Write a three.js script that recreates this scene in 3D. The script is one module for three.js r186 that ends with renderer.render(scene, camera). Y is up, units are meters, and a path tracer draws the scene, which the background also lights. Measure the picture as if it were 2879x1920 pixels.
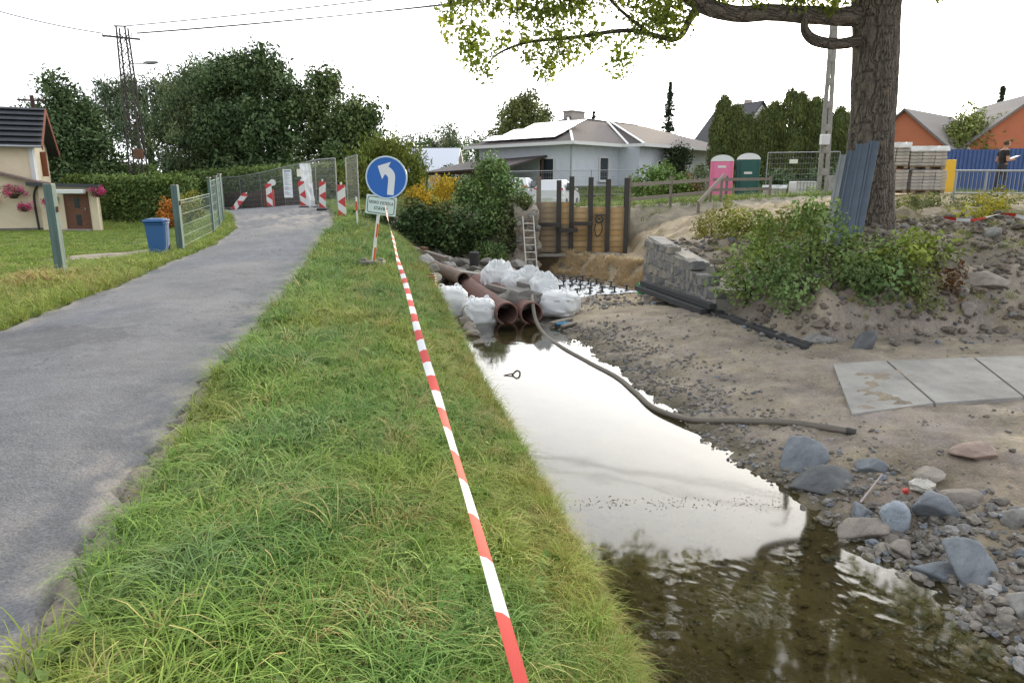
import * as THREE from 'three';
import { mergeGeometries, mergeVertices, toCreasedNormals } from 'three/addons/utils/BufferGeometryUtils.js';
import { RoundedBoxGeometry } from 'three/addons/geometries/RoundedBoxGeometry.js';
import { ConvexGeometry } from 'three/addons/geometries/ConvexGeometry.js';
import { MarchingCubes } from 'three/addons/objects/MarchingCubes.js';
import { createNoise2D, createNoise3D } from 'simplex-noise';

// ---------- camera, sky, sun, exposure ----------
const scene = new THREE.Scene();
const camera = new THREE.PerspectiveCamera(52.78, 1024 / 682, 0.05, 2500);
camera.position.set(0, 1.65, 0);
camera.rotation.set(THREE.MathUtils.degToRad(-12.8), 0, 0);

const SUN = new THREE.Vector3(0.455, 0.185, -0.877).normalize();   // low evening sun behind the oak
{
  const W = 512, H = 256, data = new Float32Array(W * H * 4), d = new THREE.Vector3();
  for (let r = 0; r < H; r++) for (let c = 0; c < W; c++) {
    const up = ((r + 0.5) / H - 0.5) * Math.PI, a = ((c + 0.5) / W - 0.5) * 2 * Math.PI;
    d.set(Math.cos(a) * Math.cos(up), Math.sin(up), Math.sin(a) * Math.cos(up));
    const ang = Math.acos(THREE.MathUtils.clamp(d.dot(SUN), -1, 1)) * 180 / Math.PI;
    const e = Math.max(0, Math.sin(up));
    const base = 1.4 - 0.3 * Math.pow(e, 0.6);
    const wide = 3.9 * Math.exp(-Math.pow(ang / 48, 2)), near = 8 * Math.exp(-ang / 9);
    const o = (r * W + c) * 4;
    data[o] = base * 0.93 + wide * 1.0 + near * 1.0;
    data[o + 1] = base * 0.98 + wide * 0.98 + near * 0.9;
    data[o + 2] = base * 1.06 + wide * 0.965 + near * 0.68;
    data[o + 3] = 1;
  }
  const t = new THREE.DataTexture(data, W, H, THREE.RGBAFormat, THREE.FloatType);
  t.mapping = THREE.EquirectangularReflectionMapping; t.magFilter = THREE.LinearFilter; t.needsUpdate = true;
  scene.background = t; scene.environment = t;
}
const sun = new THREE.DirectionalLight(new THREE.Color(1.0, 0.8, 0.52), 5.0);
sun.position.copy(SUN).multiplyScalar(150).add(new THREE.Vector3(0, 0, -20)); sun.target.position.set(0, 0, -20);
sun.castShadow = true; sun.shadow.radius = 4; sun.shadow.mapSize.set(4096, 4096);
Object.assign(sun.shadow.camera, { left: -60, right: 60, top: 60, bottom: -60, near: 1, far: 400 });
scene.add(sun, sun.target);
const renderer = new THREE.WebGLRenderer({ antialias: true });
renderer.toneMapping = THREE.LinearToneMapping; renderer.toneMappingExposure = 0.94;
renderer.shadowMap.enabled = true;

// ---------- helpers ----------
function rng(seed) { let s = seed | 0; return () => { s = (s + 0x6d2b79f5) | 0; let t = Math.imul(s ^ (s >>> 15), 1 | s); t = (t + Math.imul(t ^ (t >>> 7), 61 | t)) ^ t; return ((t ^ (t >>> 14)) >>> 0) / 4294967296; }; }
const n2 = createNoise2D(rng(11)), n3 = createNoise3D(rng(12));
const V = (x, y, z) => new THREE.Vector3(x, y, z);
const lerp = (a, b, t) => a + (b - a) * t, clamp = (x, a, b) => Math.min(b, Math.max(a, x));
const ss = (a, b, x) => { const t = clamp((x - a) / (b - a), 0, 1); return t * t * (3 - 2 * t); };
function table(pts) { // piecewise-linear lookup, keys ascending
  return (x) => { if (x <= pts[0][0]) return pts[0][1]; for (let i = 1; i < pts.length; i++) if (x <= pts[i][0]) return lerp(pts[i - 1][1], pts[i][1], (x - pts[i - 1][0]) / (pts[i][0] - pts[i - 1][0])); return pts[pts.length - 1][1]; };
}
const fbm = (x, y, o = 4) => { let s = 0, a = 0.5; for (let i = 0; i < o; i++) { s += a * n2(x, y); x = x * 2.03 + 7.1; y = y * 2.03 - 3.3; a *= 0.5; } return s; };
// ---------- the lie of the land ----------
const roadRise = table([[-70, 0.3], [-45, 0.55], [-36, 0.7], [-30, 0.68], [-26, 0.5], [-22, 0.34], [-18, 0.15], [-14, 0.04], [-11, 0]]);
const bankX = table([[-30, -7], [-26, -5], [-22, -3.6], [-18, -2.5], [-14, -1.78], [-9.8, -1.0], [-8.2, -0.72], [-5.7, -0.22], [-4.3, 0.06], [-3.1, 0.25], [-2.4, 0.31], [0, 0.5], [8, 1.0]]);
const shoreX = table([[-17.5, 1.9], [-16, 1.6], [-15, 1.1], [-13.9, 0.75], [-12.6, 1.1], [-10.1, 1.62], [-7.9, 2.03], [-6.57, 2.33], [-5.43, 2.63], [-4.54, 2.95], [-3.55, 3.0], [0, 3.25], [8, 3.6]]);
const roadR = table([[-44, -14.5], [-38, -11.2], [-33, -8.9], [-28, -7.3], [-23.3, -5.9], [-19.3, -5.3], [-14.05, -4.23], [-9.97, -3.42], [-7.69, -2.96], [-5.65, -2.59], [-3.84, -2.2], [-3.01, -1.98], [-2.15, -1.77], [-1.2, -1.5], [4, -0.6], [14, 0.2]]);
const roadL = table([[-44, -22], [-38, -17.2], [-33, -13.8], [-28, -11.2], [-25, -10.0], [-22, -8.75], [-17.9, -7.7], [-14.44, -7.28], [-11.05, -6.52], [-9.18, -6.22], [-7.93, -6.03], [-4, -5.6], [4, -4.9], [14, -4.2]]);
const toeX = table([[-26, 4.2], [-19, 4.25], [-17, 3.85], [-12.8, 3.98], [-10.2, 4.45], [-8, 6]]);
const toeZ = table([[3, -10.2], [4.5, -10.2], [8, -10.7], [14, -10.4], [30, -8]]);
const ramp = table([[0, 0], [0.15, 0.02], [0.5, 0.55], [1.0, 0.85], [2, 1.15], [3.6, 1.5], [6, 1.75], [9, 1.95], [60, 2.0]]);
const barH = table([[-1.2, -1.33], [-0.8, -1.3], [0, -1.1], [0.3, -1.03], [1.2, -0.86], [2, -0.76], [3, -0.7], [6, -0.66], [30, -0.5]]);
const lawnFall = table([[-60, -0.55], [-34, -0.5], [-26, -0.32], [-18, -0.12], [-10, 0]]);
function plateau(x, z) {
  const p = 0.9 + 0.5 * Math.exp(-((x - 16) ** 2 / 50 + (z + 25) ** 2 / 60)) + 0.5 * ss(-41, -45, z) - 0.5 * Math.exp(-((x - 2.5) ** 2 / 22 + (z + 36) ** 2 / 40));
  return lerp(p, 0.6, ss(-60, -100, z)) ;
}
// smooth height without the small bumps
function land(x, z) {
  const rr = roadRise(z) * lerp(1, 0.15 + 0.85 * ss(-19, -8.5, x), ss(-24, -30, z)), rl = Math.max(-24, roadL(z)), left = lerp(lawnFall(z), rr, ss(rl - 3.5, rl + 0.4, x)) + (z > -30 && x > 6 && x < 9.5 ? 0.12 * Math.exp(-((x - 7.6) ** 2 + (z + 15) ** 2) / 2) : 0);
  const d = x - bankX(z);
  let h = left + 0.03 * n2(x * 0.3, z * 0.3);
  if (d > -1.0) {
    const edge = left - 0.3 * Math.pow(ss(-1.0, 0.05, d), 1.2);
    const bed = z > -15 ? -1.33 : lerp(-1.33, -1.05, ss(-15, -16.5, z));
    h = lerp(edge, bed, ss(0, 0.75, d));
  }
  if (d > 0.75 || x > 0) { // creek bed, gravel bar
    let b = barH(x - shoreX(z));
    b = lerp(b, Math.min(b, -1.12 + 0.04 * (x - 2)), ss(-12.5, -17, z));
    if (z < -15) {
      const leftside = -1.05 + 0.12 * n2(x * 0.9, z * 0.9);
      b = lerp(b, lerp(leftside, -1.42, ss(0.2, 1.1, x)), ss(-15.5, -18.4, z));
    }
    const side = ((4.3 - 1.4) * (z + 24.2) - (-19.6 + 24.2) * (x - 1.4)) / Math.hypot(2.9, 4.6); // > 0 on the near side of the pit edge
    if (z < -17.5) b = Math.max(b, lerp(-1.42, -0.74, ss(0, 0.9, -side)));
    const t = Math.min(x - toeX(z), toeZ(x) - z);
    let e = b;
    if (t > 0) {
      const f = ss(0, 1, t);
      e = b + ramp(t) ;
      const top = plateau(x, z);
      e = lerp(e, Math.min(top, e), f);
      if (t > 5) e = lerp(e, top, ss(5, 10, t));
    }
    if (z > -18.4 && z < -12.5) { const s = x - lerp(3.52, 3.93, (z + 17.6) / 4.85); if (s > 0.05) e = Math.max(e, lerp(-1.1, lerp(0.3, -0.28, ss(-17, -12.9, z)), ss(0.05, 0.2, s) * ss(-12.5, -12.8, z) * ss(-18.4, -17.6, z))); }
    b = e;
    h = d > 0.75 ? Math.max(b, x < 0.2 ? -2 : b) : lerp(h, b, 0);
    if (d <= 0.75) h = land0(x, z, left, d);
  }
  if (z < -22.5) { // far bank and the terrace behind the shuttering
    const top = plateau(x, z);
    if (x > -0.2 && x < 4.16) { if (z < -25.25) h = top; } else if (x >= 4.16) h = lerp(h, top, ss(-25.3, -29.5, z));
    const w = ss(-7.5, -3.5, x) * ss(0.3, -0.1, x);
    const f = ss(-23.2, -26.6, z);
    if (x <= -0.2) h = lerp(h, top, Math.max(w * f, ss(-26.6, -30, z) * ss(-9, -5, x + 0.0)));
    else if (x < 0.3 && z < -23.2) h = Math.max(h, lerp(h, top, f));
  }
  return h;
}
function land0(x, z, left, d) {
  const edge = left - 0.3 * Math.pow(ss(-1.0, 0.05, d), 1.2);
  const bed = z > -15 ? -1.33 : lerp(-1.33, -1.05, ss(-15, -16.5, z));
  return lerp(edge, bed, ss(0, 0.75, d));
}
// what the surface is made of: 0 grass soil, 1 grey dirt, 2 yellow sand, 3 wet bed
function zone(x, z) {
  const d = x - bankX(z), e = x - shoreX(z);
  let dirt = 0, sand = 0, wet = 0, lawn = 0;
  if (z < 30 && z > -26) {
    const jag = 0.18 * fbm(x * 1.3, z * 1.3, 3);
    dirt = ss(0.12, 0.4, d + jag);
    wet = ss(0.3, 0.6, d + jag) * ss(0.55, -0.15, e + 0.5 * fbm(x * 1.1, z * 1.1, 3)) * (z > -15.5 ? 1 : 0);
    sand = ss(-16.5, -19.5, z) * ss(1.5, 3.5, x) * 0.8;
    sand = Math.max(sand, 0.55 * Math.exp(-((x - 2.2) ** 2 / 1.2 + (z + 15) ** 2 / 3)));
  } else dirt = x > 4 && x < 40 ? ss(-45, -35, z) * 0.7 : 0;
  const rEdge = x - roadR(z);
  if (x < bankX(z)) {
    const pale = ss(-46, -24, z) * 0 + Math.exp(-((x + 8.2) ** 2 / 12 + (z + 30) ** 2 / 30));
    dirt = Math.max(dirt, pale * 0.9, ss(0.42, 0.1, Math.abs(rEdge + 0.06) + 0.1 * fbm(x * 3, z * 3, 2)) * 0.9);
    const bare = Math.exp(-((x + 10.0) ** 2 / 1.6 + (z + 17.2) ** 2 / 1.3)) + 0.35 * fbm(x * 1.7, z * 1.7, 3);
    dirt = Math.max(dirt, ss(0.28, 0.6, bare));
  }
  lawn = x < roadL(z) ? 1 : 0;
  return { dirt, sand, wet, lawn };
}
function height(x, z) {
  const h = land(x, z), k = zone(x, z);
  const rough = k.dirt * (1 - 0.5 * k.sand);
  const inRoad = x > roadL(z) + 0.05 && x < roadR(z) - 0.05 && z > -44;
  let b = 0.05 * fbm(x * 1.1, z * 1.1, 4) * rough + 0.035 * fbm(x * 5, z * 5, 3) * rough + 0.012 * fbm(x * 3, z * 3, 2) * (1 - rough);
  const t = Math.min(x - toeX(z), toeZ(x) - z);
  if (t > 0.2 && z > -30) b += 0.05 * fbm(x * 4, z * 4, 3) + 0.24 * fbm(x * 0.9 + 9, z * 0.9, 4) * ss(0.2, 1, t) * (1 - ss(6, 10, t));
  return h + b - (inRoad ? 0.06 : 0);
}
// ---------- textures (matter only: grain, speckle, wear) ----------
function lattice(seed) { const r = rng(seed), a = new Float32Array(65536); for (let i = 0; i < a.length; i++) a[i] = r(); return a; }
const LAT = lattice(77);
function pn(x, y, p) { // periodic value noise 0..1
  const ix = Math.floor(x), iy = Math.floor(y), fx = x - ix, fy = y - iy, s = fx * fx * (3 - 2 * fx), t = fy * fy * (3 - 2 * fy);
  const at = (i, j) => LAT[((((j % p) + p) % p) * 263 + (((i % p) + p) % p) * 7 + p * 31) & 65535];
  return lerp(lerp(at(ix, iy), at(ix + 1, iy), s), lerp(at(ix, iy + 1), at(ix + 1, iy + 1), s), t);
}
function tex(size, fn, srgb = false, rep = 1, h = size) {
  const d = new Uint8Array(size * h * 4);
  for (let j = 0; j < h; j++) for (let i = 0; i < size; i++) {
    const c = fn(i / size, j / h), o = (j * size + i) * 4;
    if (typeof c === 'number') d[o] = d[o + 1] = d[o + 2] = clamp(c, 0, 1) * 255; else for (let k = 0; k < 3; k++) d[o + k] = clamp(c[k], 0, 1) * 255;
    d[o + 3] = 255;
  }
  const t = new THREE.DataTexture(d, size, h, THREE.RGBAFormat);
  t.wrapS = t.wrapT = THREE.RepeatWrapping; t.magFilter = THREE.LinearFilter; t.repeat.set(rep, rep);
  if (srgb) t.colorSpace = THREE.SRGBColorSpace;
  t.needsUpdate = true; return t;
}
const oct = (u, v, p0, n) => { let s = 0, a = 0.5, w = 0; for (let i = 0, p = p0; i < n; i++, p *= 2) { s += a * pn(u * p, v * p, p); w += a; a *= 0.6; } return s / w; };
const T = {
  dirt: tex(512, (u, v) => { const a = oct(u, v, 6, 6), b = pn(u * 160, v * 160, 160); const g = 0.62 + 0.75 * (a - 0.5) + 0.22 * (b - 0.5) + (b > 0.93 ? 0.16 : 0); return [g * 1.0, g * 0.985, g * 0.96]; }),
  dirtBump: tex(512, (u, v) => oct(u, v, 10, 6)),
  asphalt: tex(512, (u, v) => { const b = pn(u * 250, v * 250, 250), c = pn(u * 128 + 9, v * 128, 128), a = oct(u, v, 4, 4); const g = 0.7 + 0.42 * (b - 0.5) + 0.18 * (c - 0.5) + 0.3 * (a - 0.5) + (b > 0.96 ? 0.16 : 0); return g; }),
  asphaltBump: tex(512, (u, v) => 0.6 * pn(u * 200, v * 200, 200) + 0.4 * pn(u * 100, v * 100, 100)),
  concrete: tex(512, (u, v) => { const a = oct(u, v, 5, 6), b = pn(u * 220, v * 220, 220), s = oct(u + 0.3, v * 0.25, 8, 3); const g = 0.66 + 0.5 * (a - 0.5) + 0.14 * (b - 0.5) + 0.25 * (s - 0.5); return g; }),
  wood: tex(256, (u, v) => { const w = oct(u * 1, v * 1, 2, 3), g = Math.sin((v * 14 + w * 5) * 6.283) * 0.5 + 0.5; const s = pn(u * 6, v * 128, 128); return 0.62 + 0.22 * (g - 0.5) + 0.3 * (s - 0.5) + 0.25 * (w - 0.5); }),
  plaster: tex(256, (u, v) => 0.9 + 0.14 * (oct(u, v, 5, 5) - 0.5) + 0.06 * (pn(u * 128, v * 128, 128) - 0.5)),
  bark: tex(512, (u, v) => { const w = oct(u, v, 4, 4), a = Math.abs(pn(u * 20 + 3 * w, v * 6 + w, 20) - 0.5) * 2, c = Math.abs(pn(u * 40 + 2 * w, v * 14, 40) - 0.5) * 2, b = oct(u, v, 32, 4); return 0.12 + 0.6 * Math.pow(a, 0.7) + 0.22 * c + 0.4 * (b - 0.5); }),
  metal: tex(256, (u, v) => 0.78 + 0.3 * (oct(u, v, 4, 5) - 0.5) + 0.08 * (pn(u * 128, v * 128, 128) - 0.5)),
  slate: tex(256, (u, v) => { const a = oct(u, v * 2, 4, 5), b = pn(u * 90, v * 90, 90); return 0.68 + 0.6 * (a - 0.5) + 0.16 * (b - 0.5); }),
  bag: tex(256, (u, v) => 0.88 + 0.1 * (oct(u, v, 4, 4) - 0.5) + 0.05 * (((Math.floor(u * 128) + Math.floor(v * 128)) % 2) - 0.5)),
};
// ---------- materials ----------
const lin = (r, g, b) => new THREE.Color().setRGB(r, g, b);
function mat(r, g, b, o = {}) { return new THREE.MeshStandardMaterial({ color: lin(r, g, b), roughness: 0.85, ...o }); }
function phy(r, g, b, o = {}) { return new THREE.MeshPhysicalMaterial({ color: lin(r, g, b), roughness: 0.6, ...o }); }
const rep = (t, x, y = x) => { const c = t.clone(); c.repeat.set(x, y); c.needsUpdate = true; return c; };
const leafMat = (r, g, b, tr = 0) => tr < 0.4 ? new THREE.MeshStandardMaterial({ color: lin(r, g, b).multiplyScalar(1.35), roughness: 0.8, side: THREE.DoubleSide, vertexColors: true }) : new THREE.MeshPhysicalMaterial({ color: lin(r, g, b), roughness: 1, transmission: tr, thickness: 0, side: THREE.DoubleSide, vertexColors: true, ior: 1.4, specularIntensity: 0.4 });
const MAT = {
  whitePaint: mat(0.72, 0.72, 0.7, { roughness: 0.5 }), redPaint: mat(0.55, 0.05, 0.05, { roughness: 0.5 }), bluePaint: mat(0.012, 0.13, 0.5, { roughness: 0.4 }),
  blackPlastic: mat(0.03, 0.03, 0.032, { roughness: 0.6 }), rubber: mat(0.045, 0.045, 0.047, { roughness: 0.9 }),
  galv: mat(0.42, 0.44, 0.45, { roughness: 0.45, metalness: 0.5, map: T.metal }), darkSteel: mat(0.07, 0.065, 0.06, { roughness: 0.7, map: T.metal }), rust: mat(0.2, 0.1, 0.06, { roughness: 0.9, map: T.metal }),
  concrete: mat(0.42, 0.4, 0.37, { map: T.concrete, bumpMap: T.concrete, bumpScale: 0.006 }), concreteDark: mat(0.26, 0.245, 0.225, { map: T.concrete, bumpMap: T.concrete, bumpScale: 0.01 }),
  wood: mat(0.42, 0.32, 0.22, { map: T.wood }), woodGrey: mat(0.36, 0.31, 0.26, { map: T.wood }), woodDark: mat(0.12, 0.07, 0.045, { map: T.wood }),
  glass: phy(0.04, 0.05, 0.055, { roughness: 0.05, ior: 1.5 }),
};
// ---------- geometry and object helpers ----------
const taken = new Map();
function numbered(n) { const k = taken.get(n) ?? 0; taken.set(n, k + 1); return k ? `${n}_${String(k).padStart(3, '0')}` : n; }
function thing(name, label, category, p = [0, 0, 0], turn = 0, group) {
  const o = new THREE.Group(); o.name = numbered(name); o.position.set(...p); o.rotation.y = turn; o.userData = { label, category, kind: 'thing' }; if (group) o.userData.group = group; scene.add(o); return o;
}
function part(name, geo, m, parent) { const o = new THREE.Mesh(Array.isArray(geo) ? merge(geo) : geo, m); o.name = name; o.castShadow = o.receiveShadow = true; parent.add(o); return o; }
function solo(name, label, category, geo, m, group, kind) {
  const o = new THREE.Mesh(Array.isArray(geo) ? merge(geo) : geo, m); o.name = numbered(name); o.castShadow = o.receiveShadow = true; o.userData = { label, category, kind: 'thing' }; if (group) o.userData.group = group; if (kind) o.userData.kind = kind; scene.add(o); return o;
}
function struct(name, geo, m, label) { const o = new THREE.Mesh(geo, m); o.name = numbered(name); o.receiveShadow = o.castShadow = true; o.userData = { kind: 'structure' }; if (label) o.userData.label = label; scene.add(o); return o; }
function copy(src, p, turn, label) { const o = src.clone(); o.name = numbered(src.name.replace(/_\d{3}$/, '')); o.userData = { ...src.userData }; if (label) o.userData.label = label; o.position.set(...p); if (turn !== undefined) o.rotation.y = turn; scene.add(o); return o; }
function merge(list) { return mergeGeometries(list.map((g) => { const q = g.index ? g.toNonIndexed() : g; for (const k of Object.keys(q.attributes)) if (!['position', 'normal', 'uv'].includes(k)) q.deleteAttribute(k); if (!q.attributes.uv) q.setAttribute('uv', new THREE.BufferAttribute(new Float32Array(q.attributes.position.count * 2), 2)); return q; })); }
function tf(g, x = 0, y = 0, z = 0, rx = 0, ry = 0, rz = 0) { const m = new THREE.Matrix4().makeRotationFromEuler(new THREE.Euler(rx, ry, rz, 'YXZ')); m.setPosition(x, y, z); return g.applyMatrix4(m); }
function box(w, h, d, x = 0, y = 0, z = 0, rx = 0, ry = 0, rz = 0) { const g = new THREE.BoxGeometry(w, h, d); boxUV(g, w, h, d); return tf(g, x, y, z, rx, ry, rz); }
function boxUV(g, w, h, d) { const u = g.attributes.uv, s = [[d, h], [d, h], [w, d], [w, d], [w, h], [w, h]]; for (let f = 0; f < 6; f++) for (let i = 0; i < 4; i++) { const k = f * 4 + i; u.setXY(k, u.getX(k) * s[f][0], u.getY(k) * s[f][1]); } }
function rbox(w, h, d, r, x = 0, y = 0, z = 0, rx = 0, ry = 0, rz = 0, seg = 1) { return tf(new RoundedBoxGeometry(w, h, d, seg, r), x, y, z, rx, ry, rz); }
function cyl(r0, r1, h, x = 0, y = 0, z = 0, seg = 14, rx = 0, ry = 0, rz = 0, open = false) { return tf(new THREE.CylinderGeometry(r1, r0, h, seg, 1, open), x, y, z, rx, ry, rz); }
function bar(a, b, r, r2 = r, seg = 8) { const d = b.clone().sub(a), g = new THREE.CylinderGeometry(r2, r, d.length(), seg); g.applyQuaternion(new THREE.Quaternion().setFromUnitVectors(V(0, 1, 0), d.normalize())); const m = a.clone().add(b).multiplyScalar(0.5); return g.translate(m.x, m.y, m.z); }
function beam(a, b, w, h) { // rectangular bar from a to b
  const d = b.clone().sub(a), g = new THREE.BoxGeometry(w, h, d.length()); boxUV(g, w, h, d.length()); const m = new THREE.Matrix4().lookAt(b, a, V(0, 1, 0)); g.applyMatrix4(m); const c = a.clone().add(b).multiplyScalar(0.5); return g.translate(c.x, c.y, c.z);
}
function tube(pts, r, n = 40, seg = 8) { return new THREE.TubeGeometry(new THREE.CatmullRomCurve3(pts), n, r, seg, false); }
function poly(pts, depth, bevel = 0) { const s = new THREE.Shape(pts.map((p) => new THREE.Vector2(p[0], p[1]))); return new THREE.ExtrudeGeometry(s, { depth, bevelEnabled: bevel > 0, bevelSize: bevel, bevelThickness: bevel, bevelSegments: 1, curveSegments: 12 }); }
function quad(a, b, c, d) { // flat sheet a-b-c-d, uv in metres
  const g = new THREE.BufferGeometry(), w = a.distanceTo(b), h = a.distanceTo(d);
  g.setAttribute('position', new THREE.BufferAttribute(new Float32Array([a, b, c, a, c, d].flatMap((p) => [p.x, p.y, p.z])), 3));
  g.setAttribute('uv', new THREE.BufferAttribute(new Float32Array([0, 0, w, 0, w, h, 0, 0, w, h, 0, h]), 2)); g.computeVertexNormals(); return g;
}
function slabOn(pts, th) { // thick roof plane over a 3-D outline (top surface pts), pushed down along its normal
  const n = V(0, 0, 0); const a = pts[0], b = pts[1], c = pts[2]; n.copy(b).sub(a).cross(c.clone().sub(a)).normalize(); if (n.y < 0) n.negate();
  const low = pts.map((p) => p.clone().addScaledVector(n, -th)), g = [], N = pts.length;
  for (let i = 1; i < N - 1; i++) { g.push(tri(pts[0], pts[i], pts[i + 1])); g.push(tri(low[0], low[i + 1], low[i])); }
  for (let i = 0; i < N; i++) { const j = (i + 1) % N; g.push(quad(pts[i], low[i], low[j], pts[j])); }
  return merge(g);
}
function tri(a, b, c) {
  const g = new THREE.BufferGeometry(), e = b.clone().sub(a).normalize(), n = b.clone().sub(a).cross(c.clone().sub(a)).normalize(), q = n.clone().cross(e);
  const uv = (p) => { const r = p.clone().sub(a); return [r.dot(e), r.dot(q)]; };
  g.setAttribute('position', new THREE.BufferAttribute(new Float32Array([a, b, c].flatMap((p) => [p.x, p.y, p.z])), 3));
  g.setAttribute('uv', new THREE.BufferAttribute(new Float32Array([...uv(a), ...uv(b), ...uv(c)]), 2)); g.computeVertexNormals(); return g;
}
function wallBetween(a, b, y0, y1, th, out = 0) { // upright wall from a to b (x,z), thickness th
  const len = Math.hypot(b[0] - a[0], b[1] - a[1]), g = new THREE.BoxGeometry(len, y1 - y0, th); boxUV(g, len, y1 - y0, th);
  return tf(g, (a[0] + b[0]) / 2, (y0 + y1) / 2, (a[1] + b[1]) / 2, 0, -Math.atan2(b[1] - a[1], b[0] - a[0]), 0);
}
function noisy(g, amp, freq, seed = 0) { g = mergeVertices((g.deleteAttribute('normal'), g.deleteAttribute('uv'), g), 1e-4); const p = g.attributes.position; for (let i = 0; i < p.count; i++) { const x = p.getX(i), y = p.getY(i), z = p.getZ(i), l = Math.hypot(x, y, z) || 1, k = 1 + amp * n3(x * freq + seed, y * freq - seed, z * freq) / l; p.setXYZ(i, x * k, y * k, z * k); } g.computeVertexNormals(); return g; }
function planar(g, s = 1) { // box-projected uv in metres for rough lumps
  g = g.index ? g.toNonIndexed() : g; const p = g.attributes.position, u = new Float32Array(p.count * 2); g.computeVertexNormals(); const n = g.attributes.normal;
  for (let i = 0; i < p.count; i += 3) { const ax = Math.abs(n.getX(i)), ay = Math.abs(n.getY(i)), az = Math.abs(n.getZ(i)); for (let k = i; k < i + 3; k++) { const x = p.getX(k), y = p.getY(k), z = p.getZ(k); const q = ay >= ax && ay >= az ? [x, z] : ax >= az ? [z, y] : [x, y]; u[k * 2] = q[0] * s; u[k * 2 + 1] = q[1] * s; } }
  g.setAttribute('uv', new THREE.BufferAttribute(u, 2)); return g;
}
function scatter(name, geo, m, list, parent, ud) { // list of {p:[x,y,z], s, q|rot, c}
  const o = new THREE.InstancedMesh(geo, m, list.length), M4 = new THREE.Matrix4(), q = new THREE.Quaternion(), e = new THREE.Euler(), sc = V(1, 1, 1), col = new THREE.Color();
  list.forEach((a, i) => { if (a.q) q.copy(a.q); else { e.set(a.r?.[0] ?? 0, a.r?.[1] ?? 0, a.r?.[2] ?? 0, 'YXZ'); q.setFromEuler(e); } if (Array.isArray(a.s)) sc.set(...a.s); else sc.setScalar(a.s ?? 1); M4.compose(V(...a.p), q, sc); o.setMatrixAt(i, M4); if (a.c) o.setColorAt(i, col.setRGB(...a.c)); });
  o.name = parent === scene ? numbered(name) : name; o.castShadow = o.receiveShadow = true; o.userData = ud ?? { kind: 'stuff' }; parent.add(o); return o;
}
// ---------- ground, road, water ----------
{
  const steps = (segs) => { const a = []; for (const [from, to, st] of segs) for (let x = from; x < to - 1e-6; x += st) a.push(x); a.push(segs[segs.length - 1][1]); return a; };
  const xs = steps([[-260, -120, 35], [-120, -40, 10], [-40, -12, 1], [-12, -3.2, 0.2], [-3.2, 5, 0.075], [5, 10, 0.15], [10, 20, 0.4], [20, 40, 2], [40, 120, 10], [120, 260, 35]]);
  const zs = steps([[-480, -200, 70], [-200, -70, 13], [-70, -46, 2], [-46, -26, 0.5], [-26, -15, 0.16], [-15, -1, 0.075], [-1, 3, 0.2], [3, 12, 1], [12, 60, 8]]);
  const nx = xs.length, nz = zs.length, P = new Float32Array(nx * nz * 3), U = new Float32Array(nx * nz * 2), C = new Float32Array(nx * nz * 3), I = [];
  for (let j = 0; j < nz; j++) for (let i = 0; i < nx; i++) {
    const x = xs[i], z = zs[j], k = j * nx + i, w = zone(x, z);
    P.set([x, height(x, z), z], k * 3); U.set([x * 0.45, z * 0.45], k * 2);
    const m1 = 0.5 + 0.5 * fbm(x * 0.7, z * 0.7, 4), m2 = 0.5 + 0.5 * fbm(x * 2.5 + 30, z * 2.5, 3);
    let c = [0.10 + 0.05 * m1, 0.115 + 0.05 * m2, 0.045];                                       // turf and soil under grass
    const dirt = [0.36 + 0.12 * m1, 0.31 + 0.10 * m1, 0.255 + 0.07 * m2], sand = [0.62, 0.5, 0.33], wet = [0.13 + 0.09 * m2, 0.115 + 0.075 * m2, 0.072 + 0.05 * m2];
    const mix = (a, b, t) => a.map((v, q) => lerp(v, b[q], t));
    if (w.lawn) c = [0.10, 0.17, 0.035];
    c = mix(c, dirt, w.dirt); if (z > -6.8 && x > shoreX(z) - 0.5) c = mix(c, [0.27 + 0.12 * m1, 0.22 + 0.1 * m1, 0.17 + 0.07 * m2], 0.75 * ss(-6.8, -5.6, z + 0.6 * n2(x, z))); c = mix(c, sand, w.sand); c = mix(c, wet, w.wet);
    C.set(c, k * 3);
  }
  for (let j = 0; j < nz - 1; j++) for (let i = 0; i < nx - 1; i++) { const a = j * nx + i, b = a + 1, c = a + nx, d = c + 1; I.push(a, c, b, b, c, d); }
  const g = new THREE.BufferGeometry();
  g.setAttribute('position', new THREE.BufferAttribute(P, 3)); g.setAttribute('uv', new THREE.BufferAttribute(U, 2)); g.setAttribute('color', new THREE.BufferAttribute(C, 3)); g.setIndex(I); g.computeVertexNormals();
  struct('ground', g, new THREE.MeshStandardMaterial({ vertexColors: true, map: T.dirt, bumpMap: T.dirtBump, bumpScale: 0.03, roughness: 0.95 }), 'grassy verge, creek bank and bare construction earth');
}
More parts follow.
